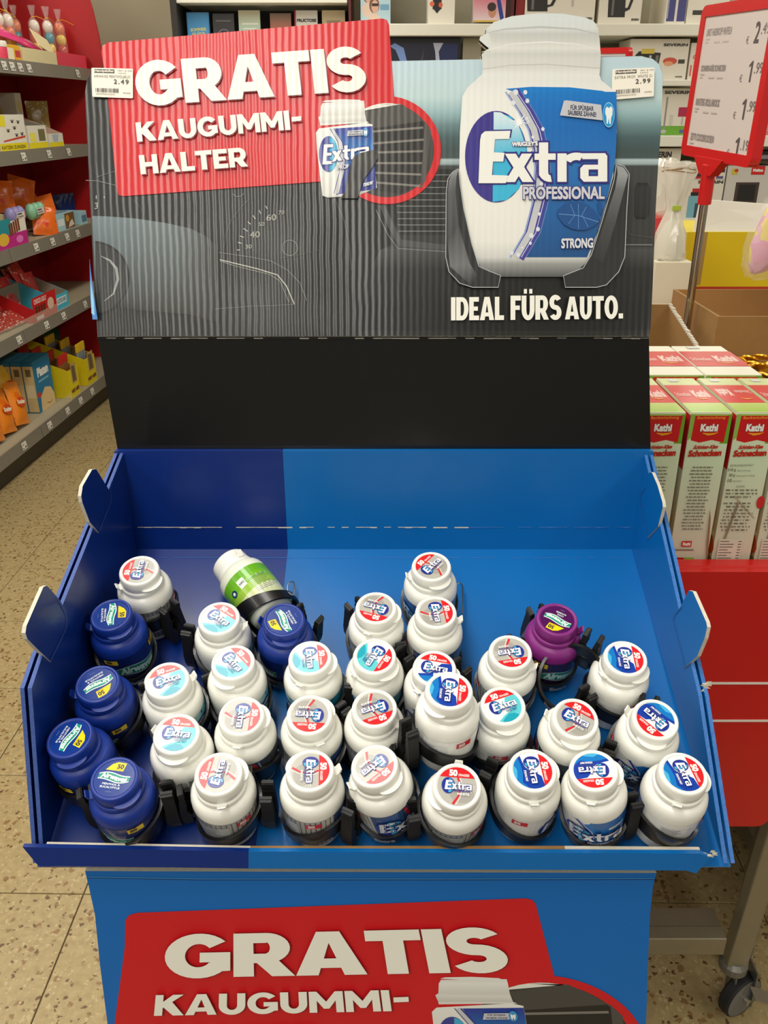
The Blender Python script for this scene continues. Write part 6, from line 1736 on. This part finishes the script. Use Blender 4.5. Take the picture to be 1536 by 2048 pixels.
for s, x in ((0, XL), (1, 0.762)):
    tpart(MB().box(x - 0.012 * s, x + 0.012 * (1 - s) , 1.24, 2.35, 0.62, 1.035, M_TRED).build('side_panel', tb))
zb1, zb0 = at_y(1380, 1865, 1.175).z, at_y(1380, 1897, 1.175).z
tpart(MB().bbox(XL, 0.664, 1.16, 1.19, zb0, zb1, M_STEEL, 0.002).build('lower_rail', tb))
tpart(MB().box(XL, 0.664, 1.191, 1.235, zb1 - 0.02, zb1 - 0.004, M_STEEL).build('rail_lip', tb))
t = thing('dark_filler', 'dark filler box added under the promotion table to darken the space', 'filler box', (0.50, 1.86, 0))  # added dark box, stands in for the darkness under the table
MB().hexa([(-0.14, -0.28, 0.001), (0.16, -0.28, 0.001), (0.16, 0.3, 0.001), (-0.14, 0.3, 0.001), (-0.16, -0.30, 0.52), (0.18, -0.30, 0.52), (0.18, 0.32, 0.52), (-0.16, 0.32, 0.52)], mat('filler_dark', (34, 30, 24), 0.6, noise=0.1)).build('body', t)
MB().bbox(-0.172, 0.192, -0.312, 0.332, 0.522, 0.55, mat('filler_dark', (34, 30, 24)), 0.004).build('rim', t)
for x, y in ((0.708, 1.195), (XL + 0.03, 1.195), (0.705, 2.28), (XL + 0.03, 2.28)):
    zt_ = TZ - 0.032 if x < 0.75 else 0.9
    lb = MB().bbox(x - 0.021, x + 0.021, y - 0.017, y + 0.017, 0.135, zt_, M_STEEL, 0.004)
    if x > 0.6: lb.v = [(px_ + 0.042 * (pz_ - 0.135), py_, pz_) for px_, py_, pz_ in lb.v]
    leg = tpart(lb.build('leg', tb))
    x += 0.022 if x > 0.6 else 0
    ca = MB()
    ca.lathe([(0.024, 0.112), (0.028, 0.118), (0.028, 0.134), (0.02, 0.142)], mat('castor_grey', (120, 118, 108), 0.4, metal=0.4), 18, M=TL((x - (0.022 if x > 0.6 else 0), y, 0)))
    for sx in (-1, 1):
        ca.hexa([(x + sx * 0.019, y - 0.026, 0.030), (x + sx * 0.022, y - 0.026, 0.030), (x + sx * 0.022, y + 0.010, 0.030), (x + sx * 0.019, y + 0.010, 0.030), (x + sx * 0.019, y - 0.022, 0.122), (x + sx * 0.022, y - 0.022, 0.122), (x + sx * 0.022, y + 0.022, 0.122), (x + sx * 0.019, y + 0.022, 0.122)], mat('castor_grey', (120, 118, 108)))
    ca.hexa([(x + 0.004, y - 0.062, 0.098), (x + 0.085, y - 0.085, 0.090), (x + 0.085, y - 0.060, 0.090), (x + 0.004, y - 0.03, 0.098), (x + 0.004, y - 0.062, 0.101), (x + 0.085, y - 0.085, 0.094), (x + 0.085, y - 0.060, 0.094), (x + 0.004, y - 0.03, 0.101)], mat('castor_lever', (176, 170, 150), 0.3, metal=0.7))
    cs = tpart(ca.build('castor_fork', tb))
    wm = TL((x, y - 0.012, 0.0505)) @ Matrix.Rotation(R(28 if x > 0.6 else 0), 4, 'Z') @ Matrix.Rotation(R(90), 4, 'X') @ TL((0, 0, -0.014))
    wh = MB().lathe([(0.046, 0), (0.050, 0.004), (0.050, 0.022), (0.046, 0.026)], mat('tyre_black', (24, 24, 24), 0.6), 28, False, False, M=wm)
    wh.lathe([(0.008, 0.0275), (0.035, 0.0262), (0.046, 0.0255)], mat('hub_grey', (122, 124, 126), 0.4, metal=0.3), 28, True, False, M=wm)
    wh.lathe([(0.046, 0.0005), (0.035, -0.0002), (0.008, -0.0012)], mat('hub_grey', (122, 124, 126)), 28, False, True, M=wm)
    wh.lathe([(0.007, 0.0278), (0.007, 0.036), (0.004, 0.037)], mat('castor_lever', (176, 170, 150)), 10, False, True, M=wm)
    new_obj('wheel', wh.mesh('wheel', smooth=40), cs)

# the next trolley table to the right: only its leg reaches into the picture
nb = thing('promotion_table', 'neighbouring trolley table at the right picture edge, only its steel leg seen', 'table', (1.2, 1.30, 0))
def npart(o):
    if o.parent is nb: o.location = (-1.2, -1.30, 0)
    return o
npart(MB().bbox(0.79, 1.75, 1.30, 2.4, 1.00, 1.03, mat('table_top', (150, 60, 50)), 0.003).build('table_top', nb))
npart(MB().bbox(0.82, 1.75, 1.262, 1.28, 0.40, 1.06, M_TRED, 0.003).build('front_panel', nb))
npart(MB().bbox(0.80, 1.75, 1.29, 2.4, 0.22, 0.26, M_STEEL, 0.003).build('lower_shelf', nb))
for x, y in ((0.775, 1.30), (1.72, 1.30), (0.80, 2.36), (1.72, 2.36)):
    npart(MB().bbox(x - 0.021, x + 0.021, y - 0.017, y + 0.017, 0.06, 0.999, M_STEEL, 0.004).build('leg', nb))
    npart(MB().lathe([(0.026, 0.0), (0.028, 0.004), (0.028, 0.05), (0.022, 0.06)], mat('castor_grey', (120, 118, 108)), 16, M=TL((x, y, 0))).build('foot', nb))

# baking mix boxes
M_KW = mat('kathi_white', (228, 226, 206), 0.42, noise=0.03)
def kat_front(variant):
    def f(p):
        p.rows([((0, 0), (1, 0), (206, 196, 172)), ((0, 0.35), (1, 0.35), (214, 210, 184)), ((0, 0.72), (1, 0.72), (206, 222, 186)), ((0, 0.86), (1, 0.86), (214, 224, 190)), ((0, 0.995), (1, 0.995), (160, 196, 80))]); p.up()
        p.poly([(0.80, 0.82), (1, 0.82), (1, 0.99), (0.90, 0.99)], (104, 164, 40)); p.poly([(0, 0.84), (0.12, 0.86), (0.1, 0.99), (0, 0.99)], (140, 184, 70)); p.up()
        p.poly([(0.08, 0.84), (0.30, 0.826), (0.60, 0.842), (0.90, 0.826), (0.93, 0.985), (0.10, 0.985)], (200, 18, 24)); p.up(2)
        p.text('Backmischung', (0.16, 0.960), (0.84, 0.963), (0.16, 0.981), (238, 150, 40), 0.03, space=1.15)
        p.text('Kathi', (0.27, 0.893), (0.70, 0.893), (0.27, 0.938), (244, 240, 232), 0.05, (0.075, (120, 10, 14)))
        p.line([(0.34, 0.884), (0.48, 0.876), (0.62, 0.880), (0.72, 0.888)], [0.004, 0.014, 0.010, 0.003], (236, 160, 30)); p.up()
        p.text('Schinken-Käse', (0.16, 0.788), (0.76, 0.792), (0.20, 0.812), (190, 40, 20), 0.04)
        p.text('Schnecken', (0.06, 0.742), (0.88, 0.748), (0.08, 0.782), (186, 36, 18), 0.05)
        rnd = random.Random(variant)
        if variant == 0:
            y = 0.675
            while y > 0.28:
                a = rnd.uniform(0.16, 0.24); e = rnd.uniform(0.66, 0.76)
                x = a
                while x < e:
                    w_ = rnd.uniform(0.03, 0.12); p.rect(x, y, min(x + w_, e), y + 0.008, (128, 124, 108)); x += w_ + 0.022
                y -= 0.0205
            p.up(); p.poly([(0.84, 0.42), (0.90, 0.36), (1, 0.12), (1, 0.02), (0.9, 0.2)], (150, 110, 80))
            p.rect(0.26, 0.172, 0.52, 0.21, (196, 26, 30)); p.rect(0.12, 0.055, 0.38, 0.10, (196, 26, 30)); p.rect(0.38, 0.055, 0.64, 0.10, (134, 180, 50)); p.up(2)
            p.text('Kathi', (0.29, 0.180), (0.49, 0.180), (0.29, 0.202), (240, 236, 226), 0.05); p.text('Kathi', (0.16, 0.068), (0.34, 0.068), (0.16, 0.088), (240, 236, 226), 0.05); p.rect(0.46, 0.066, 0.56, 0.09, (220, 226, 200)); p.rect(0.06, 0.148, 0.60, 0.156, (110, 104, 90)); p.rect(0.05, 0.028, 0.62, 0.034, (90, 84, 70))
        else:
            p.line([(0.42, 0.46), (0.10, 0.04)], 0.05, (150, 128, 100)); p.line([(0.3, 0.5), (0.9, 0.36)], 0.012, (190, 170, 140)); p.ell(0.98, 0.46, 0.1, 0.04, (200, 40, 40), n=16); p.up()
            p.text('DIE PACKUNG ENTHÄLT:', (0.04, 0.683), (0.62, 0.687), (0.04, 0.698), (110, 104, 90)); p.text('310 g', (0.0, 0.650), (0.2, 0.652), (0.0, 0.672), (90, 84, 72), 0.01); p.text('30 g', (0.05, 0.618), (0.2, 0.620), (0.05, 0.640), (90, 84, 72), 0.01); p.text('10', (0.04, 0.588), (0.14, 0.589), (0.04, 0.608), (90, 84, 72), 0.01)
            p.text('Backmischung', (0.24, 0.652), (0.56, 0.654), (0.24, 0.664), (120, 112, 96)); p.text('Mischung für Füllung', (0.24, 0.620), (0.70, 0.623), (0.24, 0.632), (120, 112, 96)); p.text('Backpapier', (0.18, 0.588), (0.40, 0.590), (0.18, 0.600), (120, 112, 96))
            p.text('ZUTATEN:', (0.28, 0.555), (0.5, 0.557), (0.28, 0.566), (110, 104, 90))
            y = 0.535
            while y > 0.27:
                x, e = rnd.uniform(-0.0, 0.12), rnd.uniform(0.66, 0.86)
                while x < e:
                    w_ = rnd.uniform(0.04, 0.16); p.rect(x + 0.02, y, min(x + w_, e), y + 0.008, rnd.choice([(128, 120, 102), (100, 94, 80), (128, 120, 102)])); x += w_ + 0.022
                y -= 0.0215 if rnd.random() < 0.85 else 0.04
            p.rect(0.10, 0.02, 0.72, 0.225, (216, 206, 186)); p.up(); y = 0.205
            while y > 0.03: p.rect(0.13, y, rnd.uniform(0.3, 0.5), y + 0.007, (128, 120, 108)); p.rect(0.6, y, 0.69, y + 0.007, (128, 120, 108)); y -= 0.0185
    return f
def kat_top(flip, plain):
    def f(p):
        if not plain: p.rect(0, 0, 1, 1, (206, 216, 160)); p.up(); p.rows([((0, 0.02), (1, 0.02), (150, 190, 70)), ((0, 0.28), (1, 0.28), (190, 206, 120))]); p.up()
        p.rect(0, 0.26, 1, 0.78, (206, 60, 58)); p.up()
        if flip: p.text('Kathi', (0.44, 0.66), (0.10, 0.66), (0.44, 0.46), (236, 206, 196), 0.05); p.text('Schnecken', (0.95, 0.62), (0.55, 0.62), (0.95, 0.52), (234, 180, 170), 0.03)
        else: p.text('Kathi', (0.52, 0.42), (0.92, 0.42), (0.52, 0.62), (236, 206, 196), 0.05); p.text('Schnecken', (0.06, 0.44), (0.44, 0.44), (0.06, 0.56), (234, 180, 170), 0.03)
        p.line([(0.5, 0.40), (0.62, 0.36), (0.8, 0.38)], [0.01, 0.03, 0.01], (236, 170, 60)); p.up()
        p.rect(0.25, 0.88, 0.5, 0.96, (214, 214, 206))
    return f
def kat_side(p):
    p.rows([((0, 0), (1, 0), (190, 150, 90)), ((0, 0.34), (1, 0.34), (206, 180, 130)), ((0, 0.6), (1, 0.6), (214, 214, 184)), ((0, 1), (1, 1), (206, 218, 170))]); p.up()
    p.rect(0.0, 0.66, 1, 0.985, (196, 20, 26)); p.ell(0.72, 0.16, 0.3, 0.09, (190, 84, 24), n=18); p.ell(0.9, 0.05, 0.2, 0.05, (120, 110, 50), n=12); p.ell(0.35, 0.22, 0.26, 0.09, (206, 120, 40), n=18); p.up()
    p.ell(0.72, 0.24, 0.26, 0.03, (226, 214, 170), n=14); p.text('Schnecken', (0.1, 0.5), (0.9, 0.5), (0.1, 0.58), (186, 36, 18), 0.05)
YK = 1.178
KG = 'baking mix boxes on the red table'
zk = at_y(1425, 827, YK).z
for i, (pxc, var, lean, lab) in enumerate(((1243, 1, 1.5, 'baking mix box mostly hidden behind the display, front row'), (1331, 0, 2.0, 'baking mix box nearest the display with its text panel in full view'), (1424, 0, 2.0, 'baking mix box in the middle of the front row, KATHI logo'), (1516, 1, 2.2, 'baking mix box at the right picture edge with ingredient list'), (1608, 1, 2.2, 'baking mix box cut off by the right picture edge'))):
    Xc = at_y(pxc, 827, YK).x
    carton('baking_mix_box', lab.replace('KATHI', 'red'), 'box', TL((Xc - math.tan(R(lean)) * (zk - TZ) * 0.0, YK, TZ + 0.0008)) @ Matrix.Rotation(R(-lean * 0.0), 4, 'Y'), 0.0588, 0.175, zk - TZ, M_KW, [('F', kat_front(var)), ('T', kat_top(i == 3, False)), ('L', kat_side)], KG, ink_=INK_GLOSS)
for i, (px0, px1, lab) in enumerate(((1296, 1408, 'white and red topped mix box in the second row, left'), (1412, 1524, 'white and red topped mix box in the second row, right'))):
    Ya = 1.372
    a, b2 = at_y(px0, 752, Ya).x, at_y(px1, 752, Ya).x
    carton('baking_mix_box', lab, 'box', TL(((a + b2) / 2, Ya, TZ + 0.0008)), b2 - a, 0.19, at_y(1400, 750, Ya).z - TZ, M_KW, [('F', kat_front(0)), ('T', kat_top(False, True)), ('L', lambda p: p.rect(0, 0.5, 1, 0.97, (196, 30, 36)))], KG, ink_=INK_GLOSS)

# cartons behind
zc = 1.312
xs1 = 0.623
t = tray_box('brown_carton', 'open white-and-brown carton behind the baking mix boxes', 'box', TL(((0.36 + xs1) / 2, 1.60, TZ + 0.0008)), xs1 - 0.36, 0.285, zc - TZ, mat('carton_white', (206, 196, 176), 0.7, noise=0.05), M_KRAFT, cut=0.06, back=zc - TZ)
tw = MB(); rnd = random.Random(8)
for k in range(26):
    y = 0.002 + 0.28 * k / 26; zt_ = (zc - TZ) - 0.06 + 0.06 * k / 26
    tw.box((xs1 - 0.36) / 2 - 0.0055, (xs1 - 0.36) / 2 + 0.0005, y, y + 0.0108, zt_ - 0.002, zt_ + rnd.uniform(0.002, 0.005), M_EDGE)
tag(tw.build('torn_edge', t), kind='stuff')
xb = 0.682
t = tray_box('large_brown_carton', 'large open brown carton at the right picture edge', 'box', TL((xb + 0.19, 1.76, TZ + 0.0008)), 0.38, 0.30, at_y(1470, 634, 1.76).z - TZ, M_KRAFT, mat('carton_inside', (170, 124, 68), 0.75, noise=0.06), t_=0.006)
MB().box(0.04, 0.16, 0.0, 0.006, at_y(1470, 634, 1.76).z - TZ, at_y(1470, 634, 1.76).z - TZ + 0.012, M_KRAFT).build('flap', t)
gold = mat('gold_foil', (226, 172, 50), 0.28, metal=0.85, noise=0.2, scale=120)
cm = MB().lathe([(0.0, 0), (0.016, 0), (0.018, 0.0012), (0.018, 0.0038), (0.016, 0.005), (0.0145, 0.0042), (0.0, 0.0042)], gold, 20, False, False).mesh('gold_coin', smooth=30)
t = tray_box('coin_carton', 'low brown carton filled with gold coins by the right picture edge', 'box', TL((0.715, 1.575, TZ + 0.0008)), 0.19, 0.17, 0.185, M_KRAFT, M_KRAFT)
rnd = random.Random(5)
for k in range(26):
    a, b2 = k % 6, k // 6
    o = new_obj('gold_coin', cm)
    o.location = (0.640 + 0.029 * a + rnd.uniform(-0.004, 0.004), 1.60 + 0.028 * b2 + rnd.uniform(-0.004, 0.004), TZ + 0.190 + rnd.uniform(0, 0.012) + 0.006 * (b2 % 2))
    o.rotation_euler = (rnd.uniform(-0.5, 0.5), rnd.uniform(-0.5, 0.5), 0)
    tag(o, 'gold foil chocolate coin heaped in the low carton by the right picture edge', 'chocolate coin', 'gold coins in the low carton')
fl = MB().box(-0.09, 0.09, 0.006, 0.164, 0.17, 0.184, mat('gold_fill', (176, 130, 40), 0.4, metal=0.6, noise=0.3, scale=150, bump=0.6)).build('coin_heap', t)
tag(fl, kind='stuff')

# white gift box with cellophane bag
Yg = 2.16
xa, xbx = at_y(1312, 525, Yg).x, at_y(1386, 525, Yg).x
zg = at_y(1350, 525, Yg).z
xm = (xa + xbx) / 2
carton('gift_box', 'plain white upright box below the tied cellophane bag', 'box', TL((xm, Yg, TZ + 0.0008)), xbx - xa, 0.09, zg - TZ, mat('giftbox_white', (226, 218, 190), 0.5, noise=0.03))
t = thing('cellophane_bag', 'cellophane bag tied with a green tag standing on the white box', 'bag', (xm - 0.004, Yg + 0.045, zg + 0.001))
hz = lambda py: at_y(1350, py, Yg).z - zg
new_obj('film', crumpled([(0.036, 0.0), (0.040, 0.02), (0.034, 0.06), (0.026, hz(450)), (0.018, hz(428)), (0.017, hz(420)), (0.022, hz(405)), (0.030, hz(370)), (0.036, hz(345)), (0.040, hz(328))], film_mat('cellophane_thick', (240, 238, 222), 0.42), 11, 0.16, 26), t)
new_obj('filling', crumpled([(0.0, 0.002), (0.034, 0.004), (0.036, 0.02), (0.028, 0.05), (0.016, 0.085), (0.0, 0.1)], mat('filling_white', (232, 228, 206), 0.5, noise=0.05), 5, 0.12, 20, 'filling'), t)
MB().bbox(-0.012, 0.010, -0.0235, -0.0215, hz(424), hz(414), mat('tag_green', (176, 196, 70), 0.5), 0.0006).build('tag', t)
tw = MB().tube([(0.038 * math.cos(R(a)), 0.038 * math.sin(R(a)), hz(340) + 0.002 * math.sin(R(3 * a))) for a in range(0, 360, 20)], 0.0012, mat('wire_gold', (150, 120, 70), 0.4, metal=0.5), 5, True)
tw.tube([(0.039 * math.cos(R(a)), 0.039 * math.sin(R(a)), hz(345) + 0.003 * math.sin(R(2 * a))) for a in range(0, 360, 20)], 0.001, mat('wire_gold', (150, 120, 70)), 5, True)
tw.build('wire_wreath', t)
t = thing('cellophane_bag', 'crumpled cellophane bag behind the header edge, left of the tied one', 'bag', (at_y(1322, 430, 2.42).x, 2.42, at_y(1322, 430, 2.42).z))
new_obj('film', crumpled([(0.02, 0.0), (0.03, 0.01), (0.035, 0.05), (0.03, 0.08), (0.034, 0.12), (0.02, 0.14)], film_mat('cellophane_thick'), 21, 0.22, 24), t)
zt2 = at_y(1322, 432, 2.42).z
carton('red_orange_box', 'slim red and orange box with a green top beside the white gift box', 'box', TL((at_y(1320, 432, 2.42).x, 2.37, 1.0412)), 0.05, 0.11, zt2 - 1.0412, mat('box_redorange', (206, 70, 50), 0.5, noise=0.1), [('F', lambda p: (p.rows([((0, 0), (1, 0), (222, 130, 40)), ((0, 0.7), (1, 0.7), (214, 80, 50)), ((0, 1), (1, 1), (206, 60, 70))]),))])
# second table with the yellow box
t = thing('back_table', 'low grey table behind carrying the yellow box', 'table', (0.95, 2.7, 0))
MB().bbox(-0.085, 0.65, -0.20, 0.35, 1.00, 1.04, M_STEEL, 0.003).build('table_top', t)
for x, y in ((-0.06, -0.17), (0.6, -0.17), (-0.06, 0.3), (0.6, 0.3)):
    MB().box(x - 0.02, x + 0.02, y - 0.02, y + 0.02, 0, 0.999, M_STEEL).build('leg', t)
Yy = 2.6
xa = at_y(1374, 470, Yy).x
hy = at_y(1450, 464, Yy).z - 1.041
def yel(p):
    p.rect(0, 0, 1, 1, (232, 208, 14)); p.up(); zz = (at_y(1450, 575, Yy).z - 1.041) / hy; p.rect(0, zz - 0.02, 1, zz + 0.008, (190, 60, 30)); p.rect(0.10, 0.55, 0.125, 1, (176, 150, 80))
t = carton('yellow_display_box', 'large yellow display box with a red stripe behind the brown carton', 'box', TL((xa + 0.24, Yy, 1.041)), 0.48, 0.30, hy, M_YB, [('F', yel)])
fl = MB()
fl.slab([(-0.22, 0.01, hy), (0.05, 0.01, hy), (0.02, 0.05, hy + 0.07), (-0.20, 0.05, hy + 0.085)], (0, 1, 0.3), 0.003, M_WCARD)
fl.slab([(0.06, 0.02, hy), (0.22, 0.02, hy), (0.20, 0.06, hy + 0.06), (0.09, 0.06, hy + 0.055)], (0, 1, 0.3), 0.003, mat('flap_olive', (150, 140, 60), 0.6))
fl.build('flap', t)
carton('purple_carton', 'small purple carton sticking up behind the yellow box', 'box', TL((at_y(1478, 432, 2.95).x, 2.95, 1.041)), 0.10, 0.08, at_y(1478, 410, 2.95).z - 1.041, mat('card_purple', (66, 40, 110), 0.5, noise=0.2, scale=60))

# pink and yellow cellophane bag at the right edge
Yp = 1.66
t = thing('easter_bag', 'pink and yellow patterned cellophane bag hanging in at the right picture edge', 'bag', mtx=TL(at_y(1499, 556, Yp)) @ Matrix.Rotation(R(24), 4, 'Y') @ Matrix.Rotation(R(4), 4, 'X'))
EB = mat('bag_pinkyellow', (236, 190, 206), 0.3, coat=0.4)
nt = EB.node_tree; b_ = nt.nodes['Principled BSDF']
tc = nt.nodes.new('ShaderNodeTexCoord'); vo = nt.nodes.new('ShaderNodeTexVoronoi'); vo.inputs['Scale'].default_value = 30; vo.distance = 'MANHATTAN'
rr = nt.nodes.new('ShaderNodeValToRGB'); rr.color_ramp.interpolation = 'CONSTANT'
e = rr.color_ramp.elements; e.new(0.5); e.new(0.75)
for i, (pos, c_) in enumerate(((0, (236, 186, 206)), (0.34, (240, 222, 120)), (0.62, (232, 170, 196)), (0.84, (242, 226, 200)))): e[i].position = pos; e[i].color = lin(c_)
sp_c = nt.nodes.new('ShaderNodeSeparateColor')
nt.links.new(tc.outputs['Object'], vo.inputs['Vector']); nt.links.new(vo.outputs['Color'], sp_c.inputs[0]); nt.links.new(sp_c.outputs[0], rr.inputs['Fac']); nt.links.new(rr.outputs['Color'], b_.inputs['Base Color'])
new_obj('paper_wrap', crumpled([(0.003, 0.010), (0.020, 0.024), (0.034, 0.05), (0.042, 0.085), (0.046, 0.12), (0.044, 0.16), (0.034, 0.2)], EB, 31, 0.13, 14, 'paper_wrap', 0.7), t)
new_obj('film', crumpled([(0.010, 0.0), (0.026, 0.012), (0.042, 0.045), (0.051, 0.085), (0.056, 0.12), (0.054, 0.165), (0.046, 0.21)], FILM, 33, 0.14, 18, 'film', 0.75), t)

# tall price sign on the chrome pole
YLs, YRs = 1.98, 1.673
cor = [at_y(1408, 12, YLs), at_y(1562, -15, YRs), at_y(1502, 337, YRs), at_y(1363, 309, YLs)]
def sheet(p):
    p.rect(0.02, 0.02, 0.98, 0.98, (212, 202, 194)); p.up(3)
    g, k = (150, 142, 138), (88, 80, 78)
    for y, word, price in ((0.80, 'LINDT HASENKOPF WAFFELN', '2.49'), (0.575, 'SCHINKEN-KÄSE SCHNECKEN', '1.99'), (0.35, 'KNETEIG KOLLAROCK', '1.99'), (0.115, 'ZETTI COCOSFLOCKEN', '1.19')):
        p.text(word, (0.11, y), (0.46, y), (0.11, y + 0.048), g, 0.03)
        p.rect(0.11, y - 0.025, 0.17, y - 0.015, (186, 178, 172)); p.rect(0.11, y - 0.045, 0.15, y - 0.035, (190, 182, 176)); p.rect(0.24, y - 0.047, 0.32, y - 0.037, (188, 180, 174)); p.rect(0.36, y - 0.047, 0.44, y - 0.037, (188, 180, 174))
        (p.text('2', (0.76, y - 0.065), (0.82, y - 0.065), (0.76, y + 0.06), k, 0.02) if price[0] == '2' else p.poly([(0.79, y - 0.065), (0.807, y - 0.065), (0.807, y + 0.06), (0.797, y + 0.06), (0.765, y + 0.035), (0.765, y + 0.022), (0.79, y + 0.036)], k)); p.text(price[1:], (0.835, y - 0.015), (0.93, y - 0.015), (0.835, y + 0.05), (120, 112, 108), 0.0); p.text('€', (0.67, y - 0.065), (0.70, y - 0.065), (0.67, y - 0.02), (130, 122, 118), 0.0)
t, mm, W, H = sign_frame('price_sign', 'tall red framed price list on a chrome pole, four prices', cor, 0.016, 0.020, M_REDF, sheet)
b = MB()
b.hexa([mm(W * 0.36, -0.028, -0.012), mm(W * 0.52, -0.028, -0.012), mm(W * 0.52, -0.028, 0.006), mm(W * 0.36, -0.028, 0.006), mm(W * 0.24, 0.004, -0.012), mm(W * 0.66, 0.004, -0.012), mm(W * 0.66, 0.004, 0.006), mm(W * 0.24, 0.004, 0.006)], M_REDF)
pt, pbm = mm(W * 0.44, -0.028, -0.003), None
foot = at_y(1379, 612, 1.875) - (cor[2] + cor[3]) / 2
dr = (foot - pt).normalized()
b.tube([pt - dr * 0.02, pt + dr * 0.055], 0.0135, M_REDF, 14)
b.build('clamp', t)
kk = (TZ + 0.006 - ((cor[2] + cor[3]) / 2 + pt).z) / dr.z
MB().tube([pt + dr * 0.04, pt + dr * kk], 0.0085, mat('chrome', (190, 186, 176)), 14).build('pole', t, smooth=40)
ft = pt + dr * kk
MB().lathe([(0.05, 0.0005), (0.05, 0.005), (0.012, 0.0065)], mat('chrome', (190, 186, 176)), 24, M=TL(ft - Vector((0, 0, 0.006)))).build('foot', t, smooth=40)
